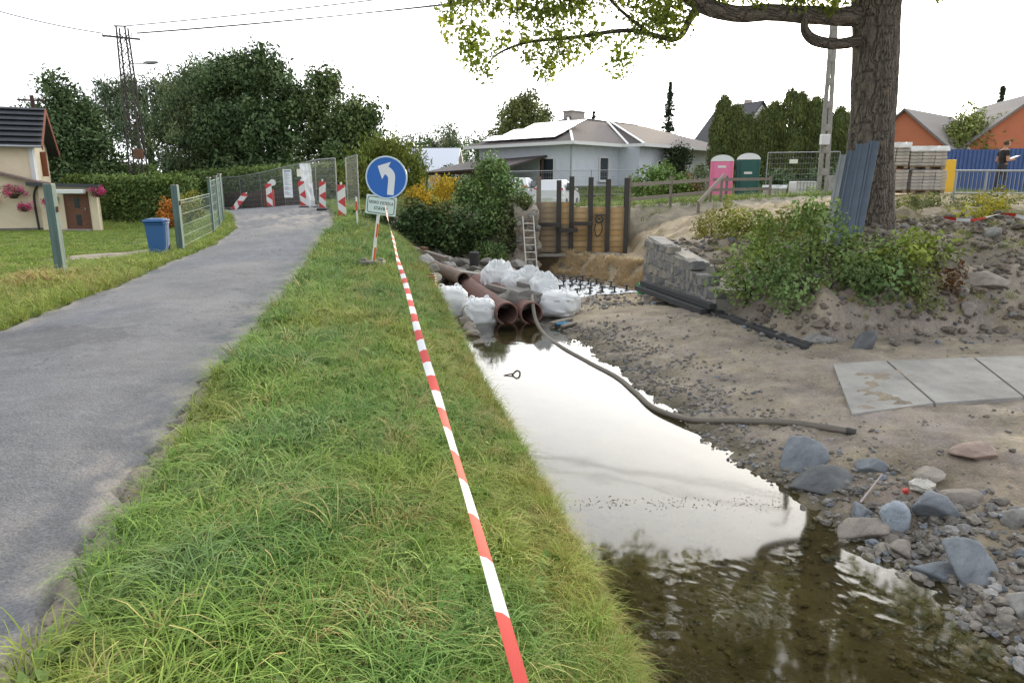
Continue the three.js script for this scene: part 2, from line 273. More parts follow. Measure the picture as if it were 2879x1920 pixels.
{ // lane of worn asphalt, edges broken
  const P = [], U = [], C = [], I = [], cols = 110; let rows = 0;
  for (let z = 10; z > -44; z -= z > -9 && z < -1 ? 0.035 : z > -16 && z < 0 ? 0.08 : 0.35) {
    const jr = 0.1 * fbm(z * 1.4, 3, 4) + 0.05 * fbm(z * 6, 9, 2), jl = 0.14 * fbm(z * 1.2, 40, 4);
    const l = roadL(z) + jl, r = roadR(z) + jr;
    for (let i = 0; i <= cols; i++) {
      const t = i / cols, x = lerp(l, r, t), edge = Math.min(t, 1 - t) * (r - l);
      const y = land(x, z) + 0.012 + 0.03 * ss(0, 1.2, edge) - (edge < 0.01 ? 0.05 : 0) + 0.006 * fbm(x * 2, z * 2, 2);
      P.push(x, y, z); U.push(x * 0.6, z * 0.6);
      const f = fbm(x * 0.5, z * 0.22, 4), wear = fbm(x * 2.2, z * 1.2, 4);
      let v = 0.178 + 0.03 * f + 0.03 * wear;
      const patch = ss(0.1, 0.32, 0.55 * Math.exp(-((x + 5.1) ** 2 / 0.8 + (z + 7.3) ** 2 / 0.55)) + 0.2 * fbm(x * 1.2, z * 1.2, 3));  // darker repair by the far lane edge
      v = lerp(v, 0.1, patch * 0.75);
      const dust = clamp(ss(0.2, 0.03, 1 - t) * ss(0.0, 0.3, wear + 0.05) * 0.3 + Math.exp(-((x + 7.6) ** 2 / 5 + (z + 26) ** 2 / 16)) * ss(-0.3, 0.3, wear + f) + ss(0.3, 0, edge) * 0.55 * ss(-0.3, 0.2, wear), 0, 1);
      const worn = ss(-0.05, 0.25, fbm(x * 0.35 + 3, z * 0.3, 3)), rid = Math.min(Math.abs(fbm(x * 0.8, z * 0.8 + 9, 4)), Math.abs(fbm(x * 1.7 + 31, z * 1.1, 3)) * 1.6); v *= 1 - 0.5 * ss(0.016, 0.004, rid) * worn; const chip = ss(0.3, 0.42, fbm(x * 6, z * 6, 3) + 0.25 * ss(0.35, 0.1, Math.abs(patch - 0.5))); v = lerp(v, 0.32, chip * 0.25);
      const sandc = [0.42, 0.375, 0.32];
      C.push(lerp(v * 0.96, sandc[0], dust), lerp(v * 0.99, sandc[1], dust), lerp(v * 1.07, sandc[2], dust));
    }
    rows++;
  }
  for (let j = 0; j < rows - 1; j++) for (let i = 0; i < cols; i++) { const a = j * (cols + 1) + i, b = a + 1, c = a + cols + 1, d = c + 1; I.push(a, b, c, b, d, c); }
  const g = new THREE.BufferGeometry(); g.setAttribute('position', new THREE.Float32BufferAttribute(P, 3)); g.setAttribute('uv', new THREE.Float32BufferAttribute(U, 2)); g.setAttribute('color', new THREE.Float32BufferAttribute(C, 3)); g.setIndex(I); g.computeVertexNormals();
  struct('road', g, new THREE.MeshStandardMaterial({ vertexColors: true, map: T.asphalt, bumpMap: T.asphaltBump, bumpScale: 0.004, roughness: 0.8 }), 'narrow worn asphalt lane with crumbling edges');
}
{ // creek: still pool up to the pipes, rippled shallows near the verge
  const P = [], I = [], x0 = -1.7, x1 = 4.2, z0 = 1.0, z1 = -15.2, nx = 210, nz = 480;
  for (let j = 0; j <= nz; j++) for (let i = 0; i <= nx; i++) {
    const x = lerp(x0, x1, i / nx), z = lerp(z0, z1, Math.pow(j / nz, 1.25));
    const rip = ss(-5.0, -3.9, z + 0.35 * n2(x * 1.1, z * 0.9)) * ss(-0.5, 0.3, n2(x * 0.8 + 4, z * 0.7) + 0.2), far = ss(-10.8, -13.2, z) * 0.5;
    const y = -1.1 + rip * (0.0016 * n2(x * 5, z * 8) + 0.0009 * n2(x * 15, z * 22) + 0.0006 * n2(x * 32, z * 40)) + 0.0016 * far * n2(x * 5, z * 4) + 0.00035 * n2(x * 2.2, z * 1.6);
    P.push(x, y, z);
  }
  for (let j = 0; j < nz; j++) for (let i = 0; i < nx; i++) { const a = j * (nx + 1) + i, b = a + 1, c = a + nx + 1, d = c + 1; I.push(a, b, c, b, d, c); }
  const g = new THREE.BufferGeometry(); g.setAttribute('position', new THREE.Float32BufferAttribute(P, 3)); g.setIndex(I); g.computeVertexNormals();
  struct('water', g, new THREE.MeshPhysicalMaterial({ color: lin(0.66, 0.63, 0.48), roughness: 0.05, transmission: 1, thickness: 0, ior: 1.5 }), 'still shallow creek water mirroring the pale sky');
}
// ---------- plants ----------
function leafClump(n, r, size, seed, slim = 0.5, flat = 1, droop = 0, fine = false) { // a loose ball of folded leaves, twig at its heart
  const R = rng(seed), P = [], I = [];
  const q = new THREE.Quaternion(), e = new THREE.Euler();
  for (let i = 0; i < n; i++) {
    const d = V(R() - 0.5, R() - 0.5, R() - 0.5).normalize().multiplyScalar(r * Math.pow(R(), 0.45)); d.y *= flat;
    const s = size * (0.6 + 0.8 * R()), w = s * slim;
    e.set((R() - 0.5) * 2.2 - droop, R() * 6.283, (R() - 0.5) * 1.6, 'YXZ'); q.setFromEuler(e);
    const pts = fine ? [V(0, 0, 0), V(-w / 2, 0.12 * s, s * 0.45), V(0, -0.03 * s, s * 0.55), V(w / 2, 0.12 * s, s * 0.45), V(0, -0.12 * s, s)] : [V(0, 0, 0), V(-w / 2, 0.1 * s, s * 0.5), V(w / 2, 0.1 * s, s * 0.5), V(0, -0.1 * s, s)];
    const k = P.length / 3; for (const p of pts) P.push(...p.applyQuaternion(q).add(d).toArray());
    if (fine) I.push(k, k + 2, k + 1, k, k + 3, k + 2, k + 1, k + 2, k + 4, k + 2, k + 3, k + 4); else I.push(k, k + 3, k + 1, k, k + 2, k + 3);
  }
  const g = new THREE.BufferGeometry(); g.setAttribute('position', new THREE.Float32BufferAttribute(P, 3)); g.setIndex(I); g.computeVertexNormals(); return g;
}
function baked(name, clump, m, list, parent) { // one foliage mesh out of many placed and tinted clumps
  const cp = clump.attributes.position, cn = clump.attributes.normal, ci = clump.index.array, nv = cp.count, N = list.length;
  const P = new Float32Array(N * nv * 3), Q = new Float32Array(N * nv * 3), C = new Float32Array(N * nv * 3), I = new Uint32Array(N * ci.length);
  const M4 = new THREE.Matrix4(), q = new THREE.Quaternion(), e = new THREE.Euler(), sc = V(1, 1, 1), v = V(0, 0, 0);
  list.forEach((a, i) => {
    e.set(a.r[0], a.r[1], a.r[2], 'YXZ'); q.setFromEuler(e); if (Array.isArray(a.s)) sc.set(...a.s); else sc.setScalar(a.s); M4.compose(V(...a.p), q, sc);
    for (let k = 0; k < nv; k++) { const o = (i * nv + k) * 3; v.fromBufferAttribute(cp, k).applyMatrix4(M4); P[o] = v.x; P[o + 1] = v.y; P[o + 2] = v.z; v.fromBufferAttribute(cn, k).applyQuaternion(q); Q[o] = v.x; Q[o + 1] = v.y; Q[o + 2] = v.z; C[o] = a.c[0]; C[o + 1] = a.c[1]; C[o + 2] = a.c[2]; }
    for (let k = 0; k < ci.length; k++) I[i * ci.length + k] = ci[k] + i * nv;
  });
  const g = new THREE.BufferGeometry(); g.setAttribute('position', new THREE.BufferAttribute(P, 3)); g.setAttribute('normal', new THREE.BufferAttribute(Q, 3)); g.setAttribute('color', new THREE.BufferAttribute(C, 3)); g.setIndex(new THREE.BufferAttribute(I, 1));
  const o = new THREE.Mesh(g, m); o.name = name; o.castShadow = o.receiveShadow = true; parent.add(o); return o;
}
function limb(pts, radii, seg = 8, rings = 5, wob = 0) { // tapered, bent, closed stem
  const c = new THREE.CatmullRomCurve3(pts), n = (pts.length - 1) * rings, fr = c.computeFrenetFrames(n, false), P = [], U = [], I = [];
  let len = 0, prev = null;
  for (let i = 0; i <= n; i++) {
    const t = i / n, p = c.getPoint(t), k = t * (radii.length - 1), a = Math.floor(Math.min(k, radii.length - 2)), r = lerp(radii[a], radii[a + 1], k - a); if (prev) len += prev.distanceTo(p); prev = p;
    for (let j = 0; j <= seg; j++) { const f = j / seg * 6.2832, rr = r * (1 + wob * n3(Math.cos(f) * 1.7 + p.x, p.y * 0.6, Math.sin(f) * 1.7 + p.z)); const v = p.clone().addScaledVector(fr.normals[i], Math.cos(f) * rr).addScaledVector(fr.binormals[i], Math.sin(f) * rr); P.push(v.x, v.y, v.z); U.push(j / seg * Math.max(1, Math.round(r * 6.283)), len); }
  }
  for (let i = 0; i < n; i++) for (let j = 0; j < seg; j++) { const a = i * (seg + 1) + j, b = a + 1, d = a + seg + 1, e = d + 1; I.push(a, b, d, b, e, d); }
  const top = P.length / 3, e = pts[pts.length - 1]; P.push(e.x, e.y, e.z); U.push(0, len); for (let j = 0; j < seg; j++) I.push(n * (seg + 1) + j, n * (seg + 1) + j + 1, top);
  const g = new THREE.BufferGeometry(); g.setAttribute('position', new THREE.Float32BufferAttribute(P, 3)); g.setAttribute('uv', new THREE.Float32BufferAttribute(U, 2)); g.setIndex(I); g.computeVertexNormals(); return g;
}
const CL = { // shared leaf clumps
  tree: leafClump(95, 0.75, 0.23, 1, 0.62), treeB: leafClump(85, 0.8, 0.24, 2, 0.55), willow: leafClump(95, 0.75, 0.36, 3, 0.2, 1.1, 0.9), oak: leafClump(60, 0.48, 0.17, 4, 0.62), oakB: leafClump(30, 0.36, 0.15, 5, 0.62, 1, 0, true),
  needle: leafClump(70, 0.4, 0.3, 6, 0.16, 0.5, 0.5), thuja: leafClump(60, 0.34, 0.22, 7, 0.22, 1.3, -1.2), shrub: leafClump(54, 0.32, 0.11, 8, 0.6), bramble: leafClump(46, 0.28, 0.085, 9, 0.7, 1, 0, true), ivy: leafClump(60, 0.4, 0.12, 10, 0.85), small: leafClump(60, 0.22, 0.07, 13, 0.6),
};
const barkMat = mat(0.15, 0.125, 0.1, { map: T.bark, bumpMap: T.bark, bumpScale: 0.04 }), barkDark = mat(0.07, 0.06, 0.05, { map: T.bark });
function crownPoints(lobes, gap, seed, dens = 1) { // clump places through the outer part of uneven lobes
  const R = rng(seed), out = [];
  for (const [x, y, z, rx, ry, rz] of lobes) {
    const n = Math.ceil(dens * (rx * ry + ry * rz + rx * rz) * 4.2 / (gap * gap));
    for (let i = 0; i < n; i++) {
      const d = V(R() * 2 - 1, R() * 2 - 1, R() * 2 - 1); if (d.length() > 1 || d.length() < 0.01) { i--; continue; } d.normalize();
      const k = Math.pow(0.3 + 0.7 * R(), 0.6) * (1 + 0.22 * n3(d.x * 2.3 + seed, d.y * 2.3, d.z * 2.3));
      const p = [x + d.x * rx * k, y + d.y * ry * k, z + d.z * rz * k];
      if (n3(p[0] * 0.5 / gap + seed, p[1] * 0.5 / gap, p[2] * 0.5 / gap) < -0.3) continue;
      out.push(p);
    }
  }
  return out;
}
const tintVar = (R, c, v = 0.25) => { const k = 1 + (R() - 0.5) * 2 * v, w = (R() - 0.5) * v * 0.6; return [c[0] * k * (1 + w), c[1] * k, c[2] * k * (1 - w)]; };
function tree(name, label, group, p, lobes, o) { // p base, lobes relative to base
  const t = thing(name, label, 'tree', p, 0, group), R = rng(o.seed), top = Math.max(...lobes.map((l) => l[1]));
  const tr = o.r ?? 0.25, stems = [limb([V(0, -0.3, 0), V(0.1, top * 0.35, 0.05), V(-0.05, top * 0.7, 0), V(0, top, 0)], [tr * 1.3, tr, tr * 0.6, 0.05], 8, 4)];
  part('trunk', merge(stems), o.bark ?? barkDark, t);
  if (!o.noLimbs) for (const l of lobes.slice(0, 7)) { const y0 = Math.max(top * 0.22, l[1] - Math.hypot(l[0], l[2]) * 0.8 - 0.6); part('limb', limb([V(0, Math.min(y0, top * 0.8), 0), V(l[0] * 0.5, lerp(y0, l[1], 0.6), l[2] * 0.5), V(l[0], l[1] + 0.2, l[2])], [tr * 0.45, tr * 0.28, 0.03], 6, 3), o.bark ?? barkDark, t); }
  const pts = crownPoints(lobes, o.gap ?? 1, o.seed, o.dens ?? 1), s = o.scale ?? 1;
  baked('crown', o.clump, o.mat, pts.map((q) => ({ p: q, s: s * (0.75 + 0.55 * R()), r: o.upright ? [0, R() * 6.28, (R() - 0.5) * 0.3] : [(R() - 0.5) * 1.2, R() * 6.28, (R() - 0.5) * 1.2], c: tintVar(R, o.tint ?? [1, 1, 1], o.vary ?? 0.28) })), t);
  return t;
}
const LM = { dark: leafMat(0.072, 0.112, 0.04), mid: leafMat(0.1, 0.145, 0.05), olive: leafMat(0.14, 0.16, 0.05), willow: leafMat(0.17, 0.21, 0.11), yellow: leafMat(0.2, 0.2, 0.03), oak: leafMat(0.26, 0.32, 0.05, 0.55), thuja: leafMat(0.11, 0.135, 0.035, 0.2), spruce: leafMat(0.04, 0.06, 0.03, 0.15), shrub: leafMat(0.125, 0.19, 0.06, 0.35), ivy: leafMat(0.05, 0.085, 0.025, 0.3), pale: leafMat(0.16, 0.19, 0.09, 0.35), gold: leafMat(0.42, 0.3, 0.02, 0.3), orange: leafMat(0.38, 0.15, 0.02, 0.3), pink: leafMat(0.45, 0.05, 0.15, 0.3) };
const grp = 'trees rising behind the lane and the houses';
// the tall trees beyond the lane
tree('broadleaf_tree', 'bushy grey green tree rising behind the cream cottage', grp, [-28.0, -0.4, -45], [[0, 4.2, 0, 2.3, 2.4, 2.2], [-0.2, 6.6, 0, 1.5, 2.0, 1.6], [1.7, 4.6, 0.6, 1.4, 1.7, 1.4], [-1.5, 3.4, 0.5, 1.6, 2.2, 1.6], [2.2, 2.4, 0.6, 1.6, 2.0, 1.6], [-0.4, 7.6, 0, 0.9, 1.1, 1.0], [0.8, 2.2, 0.8, 1.8, 1.8, 1.6], [1.1, 6.0, 0, 0.9, 1.2, 1], [-1.1, 5.6, 0.3, 1.0, 1.3, 1]], { seed: 21, clump: CL.treeB, mat: LM.mid, gap: 0.85, tint: [0.8, 0.85, 0.9], r: 0.3 });
tree('willow_tree', 'soft grey green willow behind the lattice mast', grp, [-29.5, 0, -58], [[0, 7.4, 0, 3.2, 2.4, 3], [-3, 6.6, 0, 2.2, 2.2, 2], [3, 7.0, 0, 2.4, 2.2, 2], [-2.0, 8.6, 0, 1.8, 1.3, 1.8], [4.2, 4.2, 0, 1.5, 1.6, 1.5]], { seed: 22, clump: CL.willow, mat: LM.willow, gap: 0.95, dens: 0.7, tint: [0.8, 0.85, 0.9], r: 0.3 });
tree('willow_tree', 'rounded pale green willow against the tall dark tree', grp, [-22.8, 0, -53], [[0, 6.8, 0, 2.8, 3.0, 2.5], [-1.4, 4.0, 0.6, 2.8, 2.8, 2.5], [1, 8.2, 0, 1.8, 2, 1.8], [1.8, 4.2, 0.5, 2, 2.8, 2]], { seed: 23, clump: CL.willow, mat: LM.willow, gap: 0.9, tint: [0.85, 0.9, 0.8], r: 0.3 });
tree('broadleaf_tree', 'dark crown showing between the two willows', grp, [-25.5, 0, -62], [[0, 9.6, 0, 2.6, 2.4, 2.5], [-2.2, 8.4, 0, 2, 2.2, 2], [1.8, 8.8, 0, 2.2, 2.2, 2], [0, 6, 0, 3, 3, 3]], { seed: 24, clump: CL.tree, mat: LM.dark, gap: 0.95, r: 0.35 });
tree('oak_tree', 'tallest dark green tree behind the site fence', grp, [-18.6, 0, -52], [[0, 8.4, 0, 1.9, 2.0, 1.9], [-2.0, 7.6, 0.6, 1.7, 1.9, 1.7], [2.0, 8.2, 0.4, 1.7, 1.9, 1.7], [0.6, 5.6, 1.2, 2.4, 1.9, 2.2], [-2.2, 5.0, 1.4, 1.9, 1.8, 1.8], [2.7, 5.4, 1.2, 1.8, 1.9, 1.8], [-1.6, 2.6, 1.6, 2.2, 1.8, 2], [1.6, 2.8, 1.6, 2.3, 1.8, 2], [-1.3, 9.6, 0, 1.2, 1.1, 1.2], [1.3, 9.9, 0, 1.2, 1.1, 1.2], [-3.2, 6.2, 0.6, 1.1, 1.3, 1.1], [3.4, 7.2, 0.2, 1.0, 1.2, 1.0], [0.1, 10.3, 0, 0.9, 0.8, 0.9]], { seed: 25, clump: CL.tree, mat: LM.dark, gap: 0.85, r: 0.45 });
tree('oak_tree', 'dark green tree beside the tallest one, lower crown', grp, [-13.6, 0, -51], [[0, 7.6, 0, 1.4, 1.6, 1.4], [-0.8, 5.6, 0.6, 1.7, 1.7, 1.6], [1.4, 6.0, 0.4, 1.5, 1.6, 1.5], [-0.2, 3.2, 1, 2.0, 1.7, 1.8], [1.9, 3.6, 1, 1.6, 1.7, 1.6], [0.6, 8.6, 0, 0.9, 0.9, 0.9], [2.2, 5.0, 0.4, 1.0, 1.2, 1.0]], { seed: 26, clump: CL.tree, mat: LM.dark, gap: 0.85, tint: [1.2, 1.1, 1], r: 0.35 });
tree('oak_tree', 'sloping end of the dark tree row above the site fence', grp, [-10.2, 0, -49], [[0, 5.2, 0, 1.5, 1.5, 1.4], [-0.8, 3.2, 0.8, 1.7, 1.7, 1.6], [1.3, 3.8, 0.4, 1.3, 1.4, 1.3], [-0.9, 6.5, 0, 1.0, 1.0, 1.0], [0.6, 6.2, 0, 0.8, 0.8, 0.8], [1.0, 2.0, 0.6, 1.4, 1.3, 1.3]], { seed: 27, clump: CL.tree, mat: LM.dark, gap: 0.85, tint: [1.25, 1.15, 1], r: 0.3 });
tree('willow_shrub', 'yellowish rounded willow shrub beside the site fence', grp, [-7.2, 0.4, -40], [[0, 2.5, 0, 1.7, 1.4, 1.5], [-0.7, 1.4, 0.4, 1.4, 1.5, 1.2], [1.0, 1.6, 0.3, 1.3, 1.5, 1.2]], { seed: 28, clump: CL.willow, mat: LM.yellow, gap: 0.7, scale: 0.75, tint: [0.75, 0.9, 1], r: 0.1 });
for (const [x, z, y, rx, ry, lab, tint, m] of [[-11.5, -80, 4.2, 2.4, 3, 'small hazy green tree beyond the yellow willow', [0.9, 1, 1], LM.mid], [-7.8, -82, 5, 2.7, 3.4, 'pale open tree behind the white roofed shed', [1, 1, 1.1], LM.pale], [-3.6, -76, 3.8, 1.9, 2.8, 'light green tree between the shed and the bungalow', [0.9, 1, 0.9], LM.pale]])
  tree('garden_tree', lab, grp, [x, 0.4, z], [[0, y, 0, rx, ry, rx], [-rx * 0.5, y - 1.2, 0.4, rx * 0.8, ry * 0.7, rx * 0.8], [rx * 0.4, y + ry * 0.35, 0, rx * 0.6, ry * 0.6, rx * 0.6], [0, 1.8, 0, rx * 0.9, 1.8, rx * 0.8]], { seed: 30 + Math.round(y * 10), clump: CL.treeB, mat: m, gap: 1, dens: 0.8, tint, r: 0.2 });
tree('garden_tree', 'olive green round tree behind the solar panel roof', grp, [1.1, 0.6, -68], [[0, 7, 0, 2.5, 2.2, 2.3], [-1.2, 5.6, 0.4, 1.9, 1.8, 1.8], [1.4, 5.8, 0.2, 1.9, 1.9, 1.8], [0.2, 8.4, 0, 1.5, 1.2, 1.4], [0, 3.6, 0, 2.2, 1.6, 2]], { seed: 35, clump: CL.tree, mat: LM.olive, gap: 0.9, r: 0.25 });
tree('garden_tree', 'pale green leafy tree in front of the orange gabled houses', grp, [30.5, 0.9, -48], [[0, 2.6, 0, 2.4, 2.2, 2], [0.6, 4.2, 0, 1.5, 1.6, 1.5], [-1.6, 1.8, 0, 1.6, 1.6, 1.5]], { seed: 36, clump: CL.treeB, mat: LM.olive, gap: 0.85, tint: [1.3, 1.3, 1.1], r: 0.2 });
function conifer(lab, p, h, r, seed, clump = CL.needle, m = LM.spruce, nm = 'spruce_tree') {
  const t = thing(nm, lab, 'tree', p, 0, grp), R = rng(seed), L = [];
  part('trunk', limb([V(0, -0.2, 0), V(0, h * 0.5, 0), V(0, h, 0)], [r * 0.12, r * 0.08, 0.02], 6, 3), barkDark, t);
  const n = Math.round(h * r * 34);
  for (let i = 0; i < n; i++) { const k = Math.pow(R(), 0.8), y = h * (0.06 + 0.94 * k), rr = r * Math.pow(1 - k, 0.9) * (0.15 + 0.95 * R()) * (0.85 + 0.35 * Math.sin(y * 5)), a = R() * 6.283; L.push({ p: [Math.cos(a) * rr, y - rr * 0.15, Math.sin(a) * rr], r: [0, -a + 1.57, -0.2], s: (0.35 + 0.45 * R()) * (1 - 0.45 * k), c: tintVar(R, [1, 1, 1], 0.3) }); }
  baked('crown', clump, m, L, t); return t;
}
conifer('tall slim spruce standing beyond the bungalow roof', [17.0, 0.8, -78], 11.6, 2.0, 41);
conifer('spruce tip peeking over the bungalow chimney', [8.4, 0.8, -74], 8.2, 1.1, 42);
conifer('dark spruce half hidden behind the big oak trunk', [27.2, 0.8, -56], 8.2, 1.7, 43);
conifer('dark spruce tip between the pale tree and the orange gable', [36.5, 0.8, -54], 8.0, 1.5, 44);
{ // clipped column conifers
  const row = [[14.7, 6.6, 0.75], [15.55, 6.0, 0.7], [16.5, 5.3, 0.75], [17.4, 5.6, 0.7], [18.3, 6.4, 0.85], [19.2, 7.0, 0.85], [20.1, 6.9, 0.85], [21.0, 6.5, 0.8], [21.8, 6.2, 0.75], [22.6, 5.8, 0.75], [23.4, 5.5, 0.7]];
  row.forEach(([x, h, r], i) => {
    const t = thing('column_conifer', 'tall column conifer in the dense green row behind the toilets', 'tree', [x, 0.9, -50 + 0.4 * Math.sin(i * 3)], 0, 'column conifers in a row'), R = rng(60 + i), L = [];
    part('trunk', limb([V(0, -0.2, 0), V(0, h * 0.5, 0), V(0, h * 0.95, 0)], [0.09, 0.06, 0.01], 6, 2), barkDark, t);
    for (let k = 0; k < 300; k++) { const f = R(), y = h * f, rr = r * 1.12 * Math.min(1, Math.pow(1 - f, 0.5) * 1.7) * (0.6 + 0.45 * R()), a = R() * 6.283; L.push({ p: [Math.cos(a) * rr, y, Math.sin(a) * rr], r: [0, R() * 6.28, 0], s: [0.8, 1.1, 0.8], c: tintVar(R, [1, 1, 1], 0.3) }); }
    baked('crown', CL.thuja, LM.thuja, L, t);
  });
}
{ // the big oak on the bank
  const t = thing('oak_tree', 'big oak with thick trunk on the earth bank and branches over the creek', 'tree', [7.55, 0.0, -15]), R = rng(51);
  const bark = mat(0.3, 0.25, 0.2, { map: T.bark, bumpMap: T.bark, bumpScale: 0.09, roughness: 0.95 });
  part('trunk', limb([V(0.15, -0.1, 0), V(0.12, 0.9, 0), V(0.02, 2.2, 0), V(-0.1, 4.0, 0), V(-0.22, 5.4, 0), V(-0.15, 7, 0), V(0.1, 9.5, 0.2)], [0.62, 0.52, 0.45, 0.43, 0.47, 0.42, 0.2], 22, 7, 0.07), bark, t);
  const L = (pts, rad) => part('limb', limb(pts.map((p) => V(p[0] - 7.55, p[1], p[2] + 15)), rad, 9, 5, 0.1), bark, t);
  L([[7.3, 5.0, -15], [6.5, 4.95, -14.9], [5.2, 4.95, -14.6], [4.0, 4.85, -14.1], [3.1, 5.1, -13.6], [2.4, 5.7, -13.2], [1.2, 6.6, -12.6]], [0.26, 0.17, 0.16, 0.15, 0.14, 0.1, 0.03]);
  L([[7.2, 4.55, -14.95], [6.6, 4.42, -14.8], [6.0, 4.45, -14.6], [5.75, 4.62, -14.5], [5.72, 4.9, -14.5]], [0.13, 0.11, 0.11, 0.09, 0.06]);
  L([[3.5, 4.95, -13.9], [3.25, 4.6, -13.6], [2.95, 4.2, -13.2], [2.1, 4.28, -12.9], [1.0, 4.1, -12.6], [0.2, 3.98, -12.4], [-0.3, 3.75, -12.3], [-0.5, 3.45, -12.2]], [0.09, 0.07, 0.05, 0.04, 0.032, 0.025, 0.016, 0.006]);
  L([[2.3, 4.3, -12.9], [1.85, 4.6, -12.8], [1.3, 5.0, -12.6], [0.5, 5.2, -12.3]], [0.035, 0.026, 0.02, 0.008]);
  L([[1.4, 6.4, -12.7], [0.4, 5.7, -12.3], [-0.5, 5.0, -12.1], [-1.0, 4.5, -12.0]], [0.06, 0.04, 0.03, 0.01]);
  L([[7.5, 6, -15], [9, 7, -14.5], [11, 7.6, -14]], [0.25, 0.2, 0.06]); L([[7.5, 7, -15], [6, 8.5, -12.5], [5, 9.4, -9.5]], [0.22, 0.16, 0.05]); L([[7.6, 8, -15], [8, 9.5, -13], [9.5, 10.5, -10.5]], [0.2, 0.14, 0.04]);
  L([[7.6, 5.3, -15], [8.0, 5.7, -14.8], [8.4, 6.4, -14.6], [9.5, 7.5, -14.4]], [0.22, 0.2, 0.16, 0.05]);
  // leafy sprays seen in the picture: [x, y, z, radius]
  const sp = [[-1.35, 5.2, -12.2, 0.35], [-1.0, 5.15, -12.1, 0.4], [-0.65, 5.3, -12.2, 0.42], [-0.3, 5.35, -12, 0.4], [0.1, 5.3, -12.2, 0.35], [-1.05, 4.65, -12.1, 0.25], [-0.7, 4.75, -12.3, 0.22], [-0.45, 4.75, -12.1, 0.3],
    [-0.9, 4.3, -12, 0.22], [-0.72, 4.05, -12.1, 0.26], [-0.55, 3.75, -12.2, 0.24], [-0.45, 3.52, -12.2, 0.14], [-0.15, 3.95, -12.3, 0.2], [0.5, 5.1, -12.2, 0.45], [0.9, 4.95, -12.4, 0.4], [0.7, 4.6, -12.3, 0.36], [1.0, 4.45, -12.4, 0.28], [0.4, 4.35, -12.2, 0.28], [0.75, 4.15, -12.5, 0.22],
    [0.45, 3.85, -12.4, 0.22], [0.7, 3.7, -12.5, 0.2], [0.95, 3.85, -12.5, 0.26], [0.55, 3.5, -12.4, 0.14], [1.3, 4.2, -12.6, 0.2], [1.8, 4.75, -12.8, 0.25], [1.6, 5.1, -12.7, 0.3], [2.0, 5.3, -12.9, 0.35], [2.2, 4.25, -12.9, 0.28], [2.5, 4.35, -13, 0.3], [2.85, 4.3, -13.2, 0.28], [2.0, 3.9, -12.9, 0.2], [1.9, 3.65, -12.9, 0.14], [2.95, 4.55, -13.4, 0.22], [2.8, 5.3, -13.5, 0.4], [3.4, 5.3, -13.9, 0.4], [2.4, 5.5, -13.2, 0.4], [4.1, 5.35, -14.2, 0.35], [4.8, 5.45, -14.4, 0.35], [5.4, 5.3, -14.6, 0.3], [5.9, 5.4, -14.7, 0.3], [6.7, 5.5, -14.8, 0.35], [8.5, 5.5, -14.6, 0.25], [6.2, 5.1, -14.6, 0.18], [0.2, 5.0, -12.2, 0.3], [-1.5, 5.45, -12.2, 0.4], [-0.9, 5.6, -12.2, 0.45], [-0.1, 5.65, -12.3, 0.5], [0.7, 5.5, -12.3, 0.5], [1.3, 5.4, -12.5, 0.45], [1.15, 4.75, -12.4, 0.3], [1.7, 5.5, -12.7, 0.4], [2.3, 4.75, -13, 0.25], [2.6, 4.7, -13.2, 0.3], [3.0, 4.95, -13.5, 0.3], [3.8, 5.25, -14.0, 0.3], [4.5, 5.3, -14.3, 0.3], [5.1, 5.5, -14.5, 0.35], [0.15, 4.6, -12.2, 0.25], [-0.2, 4.5, -12.2, 0.22]];
  const A = [];
  for (const [x, y, z, r] of sp) for (let k = 0, n = Math.ceil(46 * r * r + 7 * r + 1); k < n; k++) { const d = V(R() - 0.5, R() - 0.5, R() - 0.5).multiplyScalar(2 * r * 0.85); A.push({ p: [x - 7.55 + d.x, y + d.y * 0.8, z + 15 + d.z], s: 0.45 + 0.35 * R(), r: [(R() - 0.5) * 1.4, R() * 6.28, (R() - 0.5) * 1.4], c: tintVar(R, [1.0, 1.0, 1], 0.35) }); }
  baked('leaf_sprays', CL.oakB, LM.oak, A, t);
  const lobes = [[0, 8.8, 0, 4.2, 2.2, 4], [-4, 8.2, 1.2, 3.4, 2.2, 3], [-6.4, 7.4, 3, 2.4, 1.4, 2.2], [-3, 9.4, 4.6, 3.2, 2.2, 3], [0.5, 10.4, 4.4, 3.4, 2.6, 3], [3.6, 8.6, 2, 3, 2.4, 3], [-1, 12, 1, 3.6, 2.2, 3.4], [4, 9.4, -2, 3, 2.4, 3], [-4, 9, -3, 3, 2.2, 3], [-5.2, 9.6, 6.4, 2, 1.4, 1.8]];
  const pts = crownPoints(lobes, 1.15, 52, 0.72);
  baked('crown', CL.oak, LM.oak, pts.filter((q) => { const w = q[1] - 5.9 - Math.max(0, (q[2] - 1) * 0.15); return w > -0.2; }).map((q) => ({ p: q, s: 1.3 + 0.7 * R(), r: [(R() - 0.5) * 1.4, R() * 6.28, (R() - 0.5) * 1.4], c: tintVar(R, [1, 1, 1], 0.3) })), t);
}
